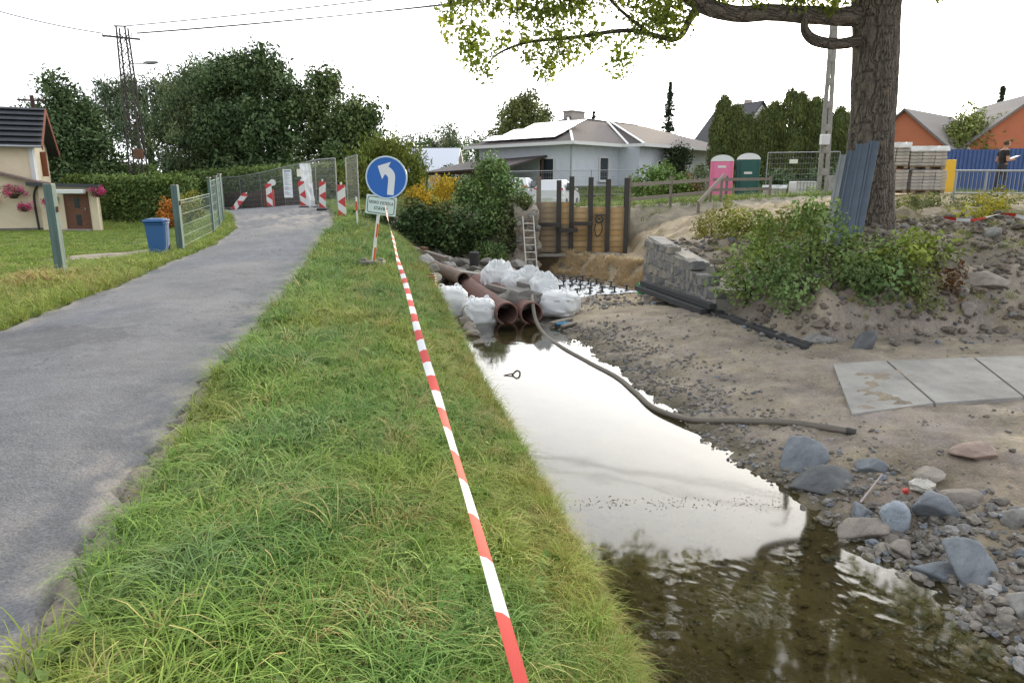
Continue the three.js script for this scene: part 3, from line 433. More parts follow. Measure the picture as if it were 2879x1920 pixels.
// ---------- grass ----------
function tuft(n, H, spread, width, seed, lean = 0.7, segs = 4) {
  const R = rng(seed), P = [], I = [];
  for (let b = 0; b < n; b++) {
    const a = R() * 6.283, rr = spread * Math.sqrt(R()), bx = Math.cos(a) * rr, bz = Math.sin(a) * rr, f = a + (R() - 0.5) * 2.2, dx = Math.cos(f), dz = Math.sin(f), h = H * (0.5 + 0.7 * R()), L = lean * (0.3 + R()), w = width * (0.6 + 0.7 * R()), k0 = P.length / 3, tw = (R() - 0.5) * 1.2;
    for (let s = 0; s <= segs; s++) {
      const t = s / segs, bend = L * t * t * 1.1, y = h * Math.sin(Math.min(1.45, t * 1.45)) * (1 - 0.35 * bend * t) , out = h * bend, ww = w * 0.5 * Math.pow(1 - t, 0.7) + 0.0004;
      const nx = -Math.sin(f + tw * t), nz = Math.cos(f + tw * t);
      P.push(bx + dx * out - nx * ww, y, bz + dz * out - nz * ww, bx + dx * out + nx * ww, y, bz + dz * out + nz * ww);
      if (s) { const k = k0 + (s - 1) * 2; I.push(k, k + 1, k + 2, k + 1, k + 3, k + 2); }
    }
  }
  const g = new THREE.BufferGeometry(); g.setAttribute('position', new THREE.Float32BufferAttribute(P, 3)); g.setIndex(I); g.computeVertexNormals(); return g;
}
{
  const gm = new THREE.MeshStandardMaterial({ color: lin(1.5, 1.4, 1.3), roughness: 0.75, side: THREE.DoubleSide });
  const kinds = [tuft(22, 0.22, 0.06, 0.0065, 101, 1.2, 5), tuft(24, 0.15, 0.07, 0.0052, 102, 1.3), tuft(26, 0.09, 0.07, 0.005, 103, 0.9, 3), tuft(16, 0.27, 0.05, 0.0085, 104, 1.3, 5), tuft(26, 0.16, 0.06, 0.0035, 105, 0.8)];
  const L = kinds.map(() => []), R = rng(106);
  const green = [0.115, 0.205, 0.03], lush = [0.075, 0.165, 0.028], blue = [0.12, 0.2, 0.07], dry = [0.32, 0.27, 0.11], yel = [0.2, 0.235, 0.03], rusty = [0.24, 0.175, 0.06];
  const mix3 = (a, b, t) => a.map((v, i) => lerp(v, b[i], t));
  const put = (k, x, z, s, c) => { const v = 0.75 + 0.5 * R(); L[k].push({ p: [x, height(x, z) - 0.012, z], r: [(R() - 0.5) * 0.5, R() * 6.283, (R() - 0.5) * 0.5], s, c: c.map((q) => q * v) }); };
  for (let z = -0.9; z > -34; z -= 0.25) { // the verge and its bank
    const dist = -z, dens = dist < 4 ? 900 : dist < 7 ? 620 : dist < 11 ? 400 : dist < 18 ? 240 : 150;
    const x0 = roadR(z) + 0.1, x1 = bankX(z) + 0.5, n = Math.round(dens * 0.25 * (x1 - x0));
    for (let i = 0; i < n; i++) {
      const zz = z - R() * 0.25, x = lerp(roadR(zz) + 0.06, bankX(zz) + 0.5, R()), d = x - bankX(zz), e = x - roadR(zz);
      if (d > 0.3 && R() < 0.5) continue;
      if (e < 0.34 && R() < 0.95 - 2.0 * e + 0.6 * fbm(x * 2, zz * 2, 2)) continue;
      const lushness = fbm(x * 0.9 + 20, zz * 0.9, 3), dryness = fbm(x * 1.6 - 11, zz * 1.6, 3), bare = fbm(x * 2.2 + 50, zz * 2.2, 2);
      if (bare > 0.33 && R() < 0.85) { if (R() < 0.5) put(2, x, zz, 0.5 + 0.3 * R(), mix3(dry, rusty, R())); continue; }
      const roadside = ss(1.2, 0.35, e), edge = ss(-0.5, 0.1, d), far = ss(6, 18, dist);
      let c = mix3(green, lush, ss(-0.1, 0.35, lushness)); c = mix3(c, blue, ss(0.15, 0.5, fbm(x * 1.3, zz * 1.3 + 80, 2)) * 0.8); c = mix3(c, yel, 0.6 * ss(0.0, 0.4, fbm(x * 0.4 + 70, zz * 0.4, 2)) + 0.12 * edge);
      if (R() < 0.06 + 0.4 * ss(0.1, 0.4, dryness) * (1 - roadside)) c = mix3(c, dry, 0.5 + 0.5 * R());
      if (edge > 0.5 && R() < 0.25) c = mix3(c, rusty, 0.6);
      let k = R() < 0.2 + 0.45 * roadside + 0.3 * ss(0, 0.3, lushness) ? (R() < 0.35 ? 3 : 0) : R() < 0.5 ? 1 : 2;
      if (edge > 0.4 && R() < 0.6) k = 4;
      put(k, x, zz, (0.55 + 0.5 * R()) * (1 + 0.35 * far) * lerp(0.8, 1.05, roadside) * (e < 0.5 && dist < 5 ? 0.7 : 1) * (edge > 0.4 ? 0.85 : 1), c);
    }
  }
  for (let z = -5; z > -36; z -= 0.4) { // the mown lawn and the rough strip along the lane
    const dist = -z, xl = Math.max(-30, -0.8 * dist - 1.5), dens = dist < 14 ? 150 : dist < 22 ? 100 : 55, x1 = roadL(z) - 0.05, n = Math.max(0, Math.round(dens * 0.4 * (x1 - xl)));
    for (let i = 0; i < n; i++) {
      const zz = z - R() * 0.4, x = lerp(xl, roadL(zz) - 0.02, R()), e = roadL(zz) - x, w = zone(x, zz);
      if (w.dirt > 0.35 && R() < w.dirt) continue;
      const strip = ss(2.1, 0.7, e) * (dist < 15 ? 1 : 0.6), red = Math.exp(-((x + 8.2) ** 2 / 1.2 + (zz + 11.2) ** 2 / 1.6));
      let c = mix3([0.11, 0.2, 0.03], yel, 0.3 + 0.4 * R() * strip); if (R() < red * 0.8) c = mix3(dry, rusty, R()); else if (R() < 0.12) c = mix3(c, dry, 0.6);
      if (strip > 0.3) put(R() < 0.4 + 0.4 * red ? (R() < 0.5 ? 4 : 0) : 1, x, zz, (0.8 + 0.6 * R()) * (0.8 + 0.6 * red), c); else put(2, x, zz, (0.55 + 0.35 * R()) * 1.25, c);
    }
  }
  for (let i = 0; i < 2600; i++) { // straw and weeds on the slope beyond the pit and over the earth bank
    const a = R(), z = lerp(-25, -19.2, R()), x = 1.4 + (z + 24.2) * 0.63 + 0.12 + 0.95 * R(); void a;
    if (x < 0.9 || x > 5.2) continue; if (fbm(x * 1.5, z * 1.5, 2) < -0.12) continue; put(4, x, z, 0.8 + 0.6 * R(), mix3([0.5, 0.42, 0.28], [0.26, 0.21, 0.12], R() * 0.8));
  }
  for (let i = 0; i < 5200; i++) {
    const x = lerp(4.2, 17, R()), z = lerp(-10.6, -24, R()), t = Math.min(x - toeX(z), toeZ(x) - z); if (t < 0.3) continue;
    const g = fbm(x * 0.5 + 5, z * 0.5, 3) + 0.35 * Math.exp(-((x - 11) ** 2 / 14 + (z + 18.5) ** 2 / 8)); if (g < 0.08) continue;
    put(R() < 0.5 ? 1 : 4, x, z, 0.6 + 0.5 * R(), mix3(mix3([0.1, 0.17, 0.04], yel, R()), dry, R() * 0.5));
  }
  for (let i = 0; i < 9000; i++) { const x = lerp(-40, 26, R()), z = lerp(-27, -46, Math.pow(R(), 0.8)); if (x > roadL(z) - 0.3 && x < roadR(z) + 2) continue; if (x < -10 && z > -34) continue; put(1, x, z, 1.3 + R(), mix3([0.1, 0.17, 0.035], yel, R() * 0.6)); }
  { const W = [], q = leafClump(14, 0.07, 0.055, 301, 0.6, 0.35, 0, true); for (let i = 0; i < 2600; i++) { const z = -1.1 - 13 * Math.pow(R(), 1.4), x = lerp(roadR(z) + 0.15, bankX(z) - 0.05, R()); if (fbm(x * 1.1 + 90, z * 1.1, 2) < 0.05) continue; W.push({ p: [x, height(x, z) + 0.03, z], s: 0.7 + 0.8 * R(), r: [(R() - 0.5) * 0.4, R() * 6.28, (R() - 0.5) * 0.4], c: mix3([0.1, 0.2, 0.04], [0.16, 0.24, 0.07], R()) }); } scatter('ground_weeds', q, gm, W, scene, { kind: 'stuff', category: 'weeds', label: 'low broad leaved weeds among the verge grass' }); }
  L.forEach((l, i) => scatter('grass', kinds[i], gm, l, scene, { kind: 'stuff', category: 'grass', label: ['long lush grass blades on the verge beside the lane', 'medium green grass on verge and lawn edge', 'short mown grass on lawn and verge', 'tallest broad grass blades along the asphalt edge', 'fine dry grass along the bank edge and earth slope'][i] }));
  console.log('grass', L.map((l) => l.length));
}
// ---------- buildings ----------
const plaster = (r, g, b) => mat(r, g, b, { map: T.plaster, roughness: 0.9 });
const W = { cream: plaster(0.82, 0.7, 0.5), white: plaster(0.8, 0.8, 0.78), grey: plaster(0.7, 0.74, 0.8), orange: plaster(0.6, 0.2, 0.1), pinkish: plaster(0.7, 0.32, 0.28), slateRoof: mat(0.06, 0.065, 0.075, { map: T.slate, roughness: 0.7 }), brownRoof: mat(0.1, 0.075, 0.07, { map: T.slate, roughness: 0.75 }), annexRoof: mat(0.25, 0.18, 0.15, { map: T.slate }), felt: mat(0.05, 0.055, 0.06, { roughness: 0.8 }), brown: mat(0.22, 0.085, 0.04, { map: T.wood, roughness: 0.6 }), verge: mat(0.25, 0.09, 0.05), palemetal: mat(0.62, 0.66, 0.74, { roughness: 0.5 }), greyRoof: mat(0.3, 0.27, 0.25, { map: T.slate }), solar: phy(0.025, 0.03, 0.05, { roughness: 0.12, clearcoat: 1, clearcoatRoughness: 0.05 }) };
const off = (p, e, s, y) => V(p.x + e.x * s, y, p.z + e.z * s);
{ // cream cottage with annex
  const t = thing('cottage', 'cream cottage with dark slate roof and low annex on the lawn', 'house');
  const K = V(-23.3, 0, -34.5), f = V(-0.888, 0, 0.46), g = V(-0.46, 0, -0.888), D = 6.4, Lf = 9, y0 = -0.7, ye = 3.75, yr = 5.55;
  const at = (a, b, y) => V(K.x + f.x * a + g.x * b, y, K.z + f.z * a + g.z * b);
  const w = part('wall', [quad(at(Lf, 0, y0), at(0, 0, y0), at(0, 0, ye), at(Lf, 0, ye)), quad(at(0, D, y0), at(Lf, D, y0), at(Lf, D, ye), at(0, D, ye))], W.cream, t); void w;
  part('gable_wall', [quad(at(0, 0, y0), at(0, D, y0), at(0, D, ye), at(0, 0, ye)), tri(at(0, 0, ye), at(0, D, ye), at(0, D / 2, yr - 0.05))], W.cream, t);
  part('gable_wall', quad(at(Lf, D, y0), at(Lf, 0, y0), at(Lf, 0, ye), at(Lf, D, ye)), W.cream, t);
  part('corner_strip', beam(at(-0.02, -0.02, y0), at(-0.02, -0.02, ye - 0.05), 0.2, 0.2), W.white, t);
  const r = part('roof', [slabOn([at(Lf, -0.45, ye - 0.22), at(-0.5, -0.45, ye - 0.22), at(-0.5, D / 2, yr), at(Lf, D / 2, yr)], 0.14), slabOn([at(-0.5, D + 0.7, ye - 0.38), at(Lf, D + 0.7, ye - 0.38), at(Lf, D / 2, yr), at(-0.5, D / 2, yr)], 0.14)], W.slateRoof, t);
  for (let k = 0; k < 7; k++) { const s = (k + 0.5) / 7; part('slate_course', beam(at(Lf, lerp(-0.45, D / 2, s), lerp(ye - 0.22, yr, s) + 0.012), at(-0.5, lerp(-0.45, D / 2, s), lerp(ye - 0.22, yr, s) + 0.012), 0.42, 0.022), W.slateRoof, r); }
  part('verge_board', [beam(at(-0.52, -0.45, ye - 0.36), at(-0.52, D / 2, yr - 0.12), 0.04, 0.24), beam(at(-0.52, D + 0.7, ye - 0.5), at(-0.52, D / 2, yr - 0.12), 0.04, 0.34)], W.verge, t);
  part('gutter', bar(at(Lf, -0.5, ye - 0.3), at(-0.5, -0.5, ye - 0.3), 0.06), MAT.galv, t);
  part('shutter', beam(at(-0.03, D * 0.5, 2.1), at(-0.03, D * 0.5, 3.35), 0.55, 0.05), W.verge, t);
  // annex in front, its roof falling towards the hut
  const a = [V(-22.25, 0, -33.1), V(-26.4, 0, -31.6)], b = [V(-23.6, 0, -35.5), V(-27.6, 0, -34)];
  part('annex_wall', [quad(V(a[1].x, -0.7, a[1].z), V(a[0].x, -0.7, a[0].z), V(a[0].x, 1.75, a[0].z), V(a[1].x, 2.95, a[1].z)), quad(V(a[0].x, -0.7, a[0].z), V(b[0].x, -0.7, b[0].z), V(b[0].x, 1.75, b[0].z), V(a[0].x, 1.75, a[0].z))], W.cream, t);
  part('annex_roof', slabOn([V(a[1].x - 0.1, 3.1, a[1].z + 0.3), V(a[0].x + 0.35, 1.78, a[0].z + 0.25), V(b[0].x + 0.35, 1.78, b[0].z), V(b[1].x, 3.1, b[1].z)], 0.13), W.annexRoof, t);
  part('downpipe', tube([V(-22.1, 1.68, -32.9), V(-22.25, 1.5, -32.9), V(-22.38, 1.2, -32.9), V(-22.38, -0.5, -32.9)], 0.05, 16), MAT.blackPlastic, t);
  part('plinth', wallBetween([-26.4, -31.57], [-22.24, -33.07], -0.7, -0.32, 0.06), MAT.concreteDark, t);
}
{ // small garden hut
  const t = thing('garden_hut', 'small cream hut with flat black roof and brown door', 'hut');
  part('wall', [wallBetween([-22.2, -33], [-19.5, -33], -0.7, 1.6, 0.12), wallBetween([-19.5, -33.06], [-21.0, -35.5], -0.7, 1.55, 0.12)], W.cream, t);
  part('roof', [slabOn([V(-22.5, 1.78, -32.6), V(-19.15, 1.68, -32.6), V(-20.8, 1.68, -35.6), V(-24.0, 1.78, -35.6)], 0.15)], W.felt, t);
  const d = part('door', [rbox(1.0, 1.78, 0.07, 0.015, -20.45, 0.47, -32.92)], W.brown, t);
  for (const y of [0.85, 0.05]) part('pane', box(0.22, 0.5, 0.02, -20.42, y, -32.875), MAT.glass, d);
  part('handle', [bar(V(-20.05, 0.5, -32.86), V(-20.05, 0.64, -32.86), 0.015), cyl(0.03, 0.03, 0.03, -20.05, 0.57, -32.875, 10, Math.PI / 2)], MAT.galv, d);
  for (const x of [-20.99, -19.91]) part('door_frame', box(0.07, 1.8, 0.05, x, 0.45, -32.91), W.brown, t);
  part('awning_box', rbox(1.35, 0.2, 0.3, 0.04, -20.45, 1.36, -32.5), MAT.whitePaint, t);
  part('step', rbox(1.2, 0.12, 0.5, 0.02, -20.45, -0.43, -32.65), MAT.concrete, t);
  part('lantern', [cyl(0.06, 0.07, 0.16, -21.35, 1.02, -32.85), cyl(0.09, 0.02, 0.06, -21.35, 1.14, -32.85)], MAT.blackPlastic, t);
}
{ // bungalow: two hip-roofed blocks
  const t = thing('bungalow', 'pale grey bungalow with brown hipped roof and solar panels', 'house');
  const A = V(3.7, 0, -45), e = V(0.69, 0, -0.72), g = V(-0.72, 0, -0.69), at = (a, b, y) => V(A.x + e.x * a + g.x * b, y, A.z + e.z * a + g.z * b), y0 = 0.6, ye = 4.25, yr = 6.35;
  const F = -1.7, LL = 8.4, bx = 5.2, EX = 17.5;        // wing steps forward by 1.7 m beyond bx
  const wl = (a0, b0, a1, b1) => quad(at(a0, b0, y0), at(a1, b1, y0), at(a1, b1, ye), at(a0, b0, ye));
  part('wall', [wl(0, LL, 0, 0), wl(0, 0, bx, 0), wl(bx, 0, bx, F), wl(bx, F, EX, F), wl(EX, F, EX, LL), wl(EX, LL, 0, LL)], W.grey, t);
  part('plinth', [beam(at(0, -0.03, 1.35), at(bx, -0.03, 1.35), 0.08, 0.5), beam(at(-0.03, LL, 1.35), at(-0.03, 0, 1.35), 0.08, 0.5)], MAT.concreteDark, t);
  const o = 0.75, rm = LL / 2, re = ye + 0.05;
  const roof = part('roof', [
    slabOn([at(-o, LL + o, re), at(-o, -o, re), at(rm + 0.6, rm, yr)], 0.12),
    slabOn([at(-o, -o, re), at(bx + 0.1, -o, re), at(bx + rm + 1.0, rm, yr), at(rm + 0.6, rm, yr)], 0.12),
    slabOn([at(bx - o + 0.1, F - o, re), at(EX + o, F - o, re), at(EX - rm + 0.3, rm - 0.6, yr - 0.12), at(bx + rm - 0.2, rm - 0.6, yr - 0.12)], 0.12),
    slabOn([at(bx - o + 0.1, F - o, re), at(bx + rm - 0.2, rm - 0.6, yr - 0.12), at(bx + 0.1, -o + 0.1, re + 0.02)], 0.1),
    slabOn([at(EX + o, F - o, re), at(EX + o, LL + o, re), at(EX - rm + 0.3, rm, yr - 0.1)], 0.12),
    slabOn([at(EX + o, LL + o, re), at(-o, LL + o, re), at(rm + 0.6, rm, yr), at(EX - rm + 0.3, rm, yr - 0.12)], 0.12)], W.brownRoof, t);
  for (const [p, q] of [[at(-o, -o, re + 0.03), at(rm + 0.6, rm, yr + 0.03)], [at(bx + 0.05, -o, re + 0.04), at(bx + rm - 0.3, rm - 0.3, yr)], [at(bx - o + 0.1, F - o, re + 0.03), at(bx + rm - 0.2, rm - 0.6, yr - 0.06)]]) part('ridge_cap', beam(p, q, 0.16, 0.06), MAT.whitePaint, roof);
  part('ridge_tiles', [bar(at(rm + 0.5, rm, yr + 0.02), at(EX - rm + 0.3, rm, yr - 0.05), 0.09)], W.brownRoof, roof);
  part('chimney', [rbox(1.5, 0.75, 0.8, 0.03, 4.5, yr + 0.05, -52.2, 0, 0.8), rbox(1.65, 0.09, 0.95, 0.02, 4.5, yr + 0.47, -52.2, 0, 0.8)], plaster(0.45, 0.4, 0.36), roof);
  part('gutter', [beam(at(-o - 0.04, LL + o, re - 0.08), at(-o - 0.04, -o - 0.04, re - 0.08), 0.14, 0.2), beam(at(-o, -o - 0.04, re - 0.08), at(bx - o + 0.1, -o - 0.04, re - 0.08), 0.14, 0.2), beam(at(bx - o + 0.06, -o, re - 0.08), at(bx - o + 0.06, F - o, re - 0.08), 0.14, 0.2), beam(at(bx - o + 0.1, F - o - 0.04, re - 0.08), at(EX + o, F - o - 0.04, re - 0.08), 0.14, 0.2)], MAT.whitePaint, t);
  part('soffit', [quad(at(-o, LL + o, re - 0.14), at(0, LL, re - 0.14), at(0, 0, re - 0.14), at(-o, -o, re - 0.14)), quad(at(-o, -o, re - 0.14), at(0, 0, re - 0.14), at(bx, 0, re - 0.14), at(bx, -o, re - 0.14))], MAT.whitePaint, t);
  part('downpipe', [bar(at(-0.08, -0.12, 1.0), at(-0.08, -0.12, ye - 0.2), 0.055), bar(at(-0.08, -0.12, ye - 0.2), at(-o, -o, re - 0.1), 0.05)], MAT.galv, t);
  const win = (p, q, y1, y2, n) => { // window set into a wall between p and q
    const wd = p.distanceTo(q), c = p.clone().add(q).multiplyScalar(0.5), ry = -Math.atan2(q.z - p.z, q.x - p.x), wn = part('window', box(wd - 0.1, y2 - y1 - 0.1, 0.03, c.x + n.x * 0.03, (y1 + y2) / 2, c.z + n.z * 0.03, 0, ry), MAT.glass, t);
    const fr = (w, h, dx, dy) => tf(new THREE.BoxGeometry(w, h, 0.1), dx, dy, 0); const m = merge([fr(wd, 0.08, 0, (y2 - y1) / 2), fr(wd, 0.08, 0, -(y2 - y1) / 2), fr(0.08, y2 - y1, -wd / 2, 0), fr(0.08, y2 - y1, wd / 2, 0)]);
    part('frame', tf(m, c.x + n.x * 0.06, (y1 + y2) / 2, c.z + n.z * 0.06, 0, ry), MAT.whitePaint, wn); part('sill', box(wd + 0.2, 0.06, 0.22, c.x + n.x * 0.12, y1 - 0.08, c.z + n.z * 0.12, 0, ry), MAT.whitePaint, wn);
  };
  const nl = e.clone().negate(), nf = g.clone().negate();
  win(at(0, 2.6, 0), at(0, 1.3, 0), 1.95, 3.35, nl); win(at(3.0, 0, 0), at(4.0, 0, 0), 1.95, 3.45, nf); win(at(7.4, F, 0), at(8.0, F, 0), 1.9, 3.3, nf); win(at(10, F, 0), at(10.5, F, 0), 1.9, 3.1, nf);
  { // solar panels on the hip towards the creek, one mesh each
    const a = at(-o, LL + o, re), b = at(-o, -o, re), c = at(rm + 0.6, rm, yr), up = c.clone().sub(a.clone().add(b).multiplyScalar(0.5)), al = b.clone().sub(a), nrm = al.clone().cross(up).normalize(); if (nrm.y < 0) nrm.negate();
    const sp = (u, v) => a.clone().addScaledVector(al, u).addScaledVector(up, v).addScaledVector(nrm, 0.16);
    for (let r = 0; r < 3; r++) { const n = [7, 6, 5][r], u0 = [0.13, 0.22, 0.31][r], du = 0.098, v0 = 0.1 + r * 0.22; for (let k = 0; k < n; k++) part('solar_panel', slabOn([sp(u0 + k * du, v0), sp(u0 + (k + 0.95) * du, v0), sp(u0 + (k + 0.95) * du, v0 + 0.205), sp(u0 + k * du, v0 + 0.205)], 0.04), W.solar, roof); }
  }
  // terrace roof on the side wall
  const tr = part('terrace_roof', slabOn([at(-0.1, 1.9, 3.55), at(-0.1, 9.5, 3.3), at(-3.6, 10.5, 2.5), at(-3.6, 2.4, 2.75)], 0.12), W.brownRoof, t); void tr;
  for (const s of [2.5, 6.4, 10.2]) { part('terrace_post', beam(at(-3.4, s, 0.6), at(-3.4, s, 2.6), 0.14, 0.14), MAT.woodDark, t); part('brace', beam(at(-3.4, s + 0.02, 2.0), at(-3.4, s + 0.6, 2.52), 0.08, 0.08), MAT.woodGrey, t); }
  part('terrace_beam', beam(at(-3.4, 2.2, 2.5), at(-3.4, 10.5, 2.4), 0.12, 0.16), MAT.woodDark, t);
  part('terrace_post', beam(at(-0.3, 2.1, 0.6), at(-0.3, 2.1, 3.4), 0.16, 0.16), MAT.woodDark, t);
}
{ // creeper on the bungalow wall
  const t = thing('wall_creeper', 'dark creeper climbing the bungalow wall beside its door', 'creeper', [11.5, 0.9, -48.9], 0), R = rng(71), L = [];
  part('stem', limb([V(0, -0.2, 0), V(0.1, 1.2, 0.1), V(0, 3.2, 0)], [0.06, 0.05, 0.02], 6), barkDark, t);
  for (let i = 0; i < 90; i++) { const y = R() * 3.3, w = 0.35 + 0.55 * (y / 3.3); L.push({ p: [(R() - 0.5) * 2 * w * 0.8, y, (R() - 0.5) * 0.5 + (R() - 0.5) * 0.3 * w], s: 0.9 + 0.4 * R(), r: [R(), R() * 6, R()], c: tintVar(R, [0.6, 0.55, 0.6], 0.3) }); }
  baked('foliage', CL.ivy, LM.ivy, L, t);
}
function gableHouse(name, label, p, turn, w, d, ye, yr, wallM, roofM, extra) {
  const t = thing(name, label, 'house', p, turn), h = w / 2; // ridge along z, gable to +z
  part('wall', [quad(V(-h, -1, d / 2), V(h, -1, d / 2), V(h, ye, d / 2), V(-h, ye, d / 2)), quad(V(h, -1, d / 2), V(h, -1, -d / 2), V(h, ye, -d / 2), V(h, ye, d / 2)), quad(V(-h, -1, -d / 2), V(-h, -1, d / 2), V(-h, ye, d / 2), V(-h, ye, -d / 2)), quad(V(h, -1, -d / 2), V(-h, -1, -d / 2), V(-h, ye, -d / 2), V(h, ye, -d / 2)), tri(V(h, ye, -d / 2), V(-h, ye, -d / 2), V(0, yr, -d / 2))], wallM, t);
  part('gable', tri(V(-h, ye, d / 2), V(h, ye, d / 2), V(0, yr, d / 2)), extra?.gable ?? wallM, t);
  const k = (yr - ye) / h, r = part('roof', [slabOn([V(-h - 0.4, ye - 0.4 * k, d / 2 + 0.3), V(0, yr + 0.02, d / 2 + 0.3), V(0, yr + 0.02, -d / 2 - 0.3), V(-h - 0.4, ye - 0.4 * k, -d / 2 - 0.3)].map((q) => q.add(V(0, 0.12, 0))), 0.12), slabOn([V(h + 0.4, ye - 0.4 * k, d / 2 + 0.3), V(0, yr + 0.02, d / 2 + 0.3), V(0, yr + 0.02, -d / 2 - 0.3), V(h + 0.4, ye - 0.4 * k, -d / 2 - 0.3)].map((q) => q.add(V(0, 0.12, 0))), 0.12)], roofM, t);
  if (extra?.chimney) part('chimney', box(0.6, 1.3, 0.6, ...extra.chimney), plaster(0.5, 0.42, 0.38), r);
  for (const [x, y, ww, hh] of extra?.windows ?? []) { const wn = part('window', box(ww, hh, 0.06, x, y, d / 2 + 0.01), MAT.glass, t); part('frame', [box(ww + 0.14, 0.07, 0.1, x, y + hh / 2, d / 2 + 0.02), box(ww + 0.14, 0.07, 0.1, x, y - hh / 2, d / 2 + 0.02), box(0.07, hh, 0.1, x - ww / 2 - 0.035, y, d / 2 + 0.02), box(0.07, hh, 0.1, x + ww / 2 + 0.035, y, d / 2 + 0.02)], MAT.whitePaint, wn); }
  return t;
}
gableHouse('roofed_shed', 'low shed with pale metal roof behind the blue arrow sign', [-6.9, 0.4, -64], 1.5, 5, 4.0, 2.55, 4.35, W.white, W.palemetal, { windows: [] });
gableHouse('villa', 'white villa with steep dark pointed roof behind the column conifers', [23.9, 0.8, -76], 0.35, 6.5, 7, 5.0, 9.0, W.white, W.slateRoof, { chimney: [1.1, 9.0, 0], windows: [[-1.2, 5.6, 0.9, 1.1], [1.0, 5.6, 0.9, 1.1]] });
gableHouse('barn_house', 'orange gabled house with long grey roof behind the block pallets', [29.6, 0.9, -51], -0.85, 6.2, 9, 2.9, 5.6, W.pinkish, W.greyRoof, { gable: W.orange, windows: [[0.8, 1.9, 0.9, 0.9]] });
gableHouse('orange_house', 'orange gabled house rising above the blue fence', [34.4, 0.9, -50], -0.25, 8.5, 9, 2.9, 6.4, W.pinkish, W.greyRoof, { gable: W.orange, windows: [[-1.8, 2.0, 1.2, 1.0], [1.8, 2.0, 1.2, 1.0]] });
// ---------- construction site ----------
const onGround = (x, z, dy = 0) => [x, height(x, z) + dy, z];
const C = { yellowPly: [mat(0.8, 0.52, 0.24, { map: T.wood }), mat(0.7, 0.47, 0.23, { map: T.wood }), mat(0.84, 0.58, 0.31, { map: T.wood })], greyPly: [mat(0.62, 0.48, 0.32, { map: T.wood }), mat(0.55, 0.43, 0.3, { map: T.wood })], pipe: mat(0.3, 0.165, 0.14, { map: T.dirt, roughness: 0.9 }), pipeBrown: mat(0.38, 0.15, 0.08, { roughness: 0.6, map: T.metal }), bag: phy(0.84, 0.86, 0.88, { roughness: 0.7, map: T.bag, sheen: 0.2 }), film: mat(0.85, 0.88, 0.92, { roughness: 0.4 }), hose: mat(0.3, 0.27, 0.23, { map: T.dirt }), blueSheet: mat(0.14, 0.18, 0.24, { map: T.metal, roughness: 0.6 }), orange: mat(0.65, 0.12, 0.05), yellow: mat(0.75, 0.45, 0.02, { roughness: 0.5 }) };
{ // shuttering of boards between steel posts
  const t = thing('shuttering_wall', 'yellow timber shuttering boards between upright steel posts above the pit', 'shuttering', [0, 0, 0]), R = rng(81), xs = [0.95, 1.67, 2.12, 2.8, 3.42, 4.08];
  for (let b = 0; b < 5; b++) for (let k = 0; k < 9; k++) { const h = 0.195, y = -0.72 + k * 0.2 + h / 2, w = xs[b + 1] - xs[b]; if (y > 1.05 - 0.04 * b) continue; const set = b === 0 || (b === 1 && k < 5) ? C.greyPly : C.yellowPly; part('board', rbox(w - 0.03, h - 0.008, 0.05, 0.006, xs[b] + w / 2, y, -25.02 + (R() - 0.5) * 0.035, 0, 0, (R() - 0.5) * 0.006), set[Math.floor(R() * set.length)], t); }
  const tops = [1.95, 1.82, 1.95, 1.92, 1.86, 1.9];
  xs.forEach((x, i) => part('steel_post', [box(0.16, tops[i] + 1.6, 0.018, x, (tops[i] - 1.6) / 2, -24.9), box(0.16, tops[i] + 1.6, 0.018, x, (tops[i] - 1.6) / 2, -25.08), box(0.016, tops[i] + 1.6, 0.162, x, (tops[i] - 1.6) / 2, -24.99)], i === 0 ? MAT.woodGrey : MAT.darkSteel, t));
  for (const [x0, x1, y] of [[0.97, 1.7, 0.32], [1.67, 2.33, 0.13], [2.12, 2.87, 0.36]]) part('bracket_shelf', [box(x1 - x0, 0.05, 0.3, (x0 + x1) / 2, y, -24.74), box(x1 - x0, 0.09, 0.03, (x0 + x1) / 2, y - 0.06, -24.62)], MAT.darkSteel, t);
  part('pulley', [tf(new THREE.TorusGeometry(0.13, 0.035, 8, 18), 3.1, 0.48, -24.8), cyl(0.05, 0.05, 0.18, 3.1, 0.48, -24.82, 12, Math.PI / 2), box(0.4, 0.05, 0.05, 3.15, 0.62, -24.82)], MAT.darkSteel, t);
  part('hanging_cable', tube([V(3.02, 0.45, -24.78), V(2.95, 0.1, -24.78), V(3.05, -0.15, -24.78), V(3.2, 0.05, -24.78), V(3.18, 0.42, -24.78)], 0.018, 30), MAT.blackPlastic, t);
}
{ // concrete ledge below the shuttering and the dark earth under it
  const t = thing('footing_ledge', 'narrow concrete ledge along the foot of the yellow shuttering', 'ledge');
  part('slab', rbox(3.6, 0.09, 0.6, 0.02, 2.0, -0.78, -24.75, 0, 0.02, 0.015), MAT.concrete, t);
  part('earth_face', noisy(tf(new THREE.BoxGeometry(2.6, 0.8, 0.3, 20, 8, 2), 0, 0, 0), 0.05, 3, 3).translate(1.6, -1.15, -24.8), mat(0.13, 0.095, 0.06, { roughness: 1 }), t);
}
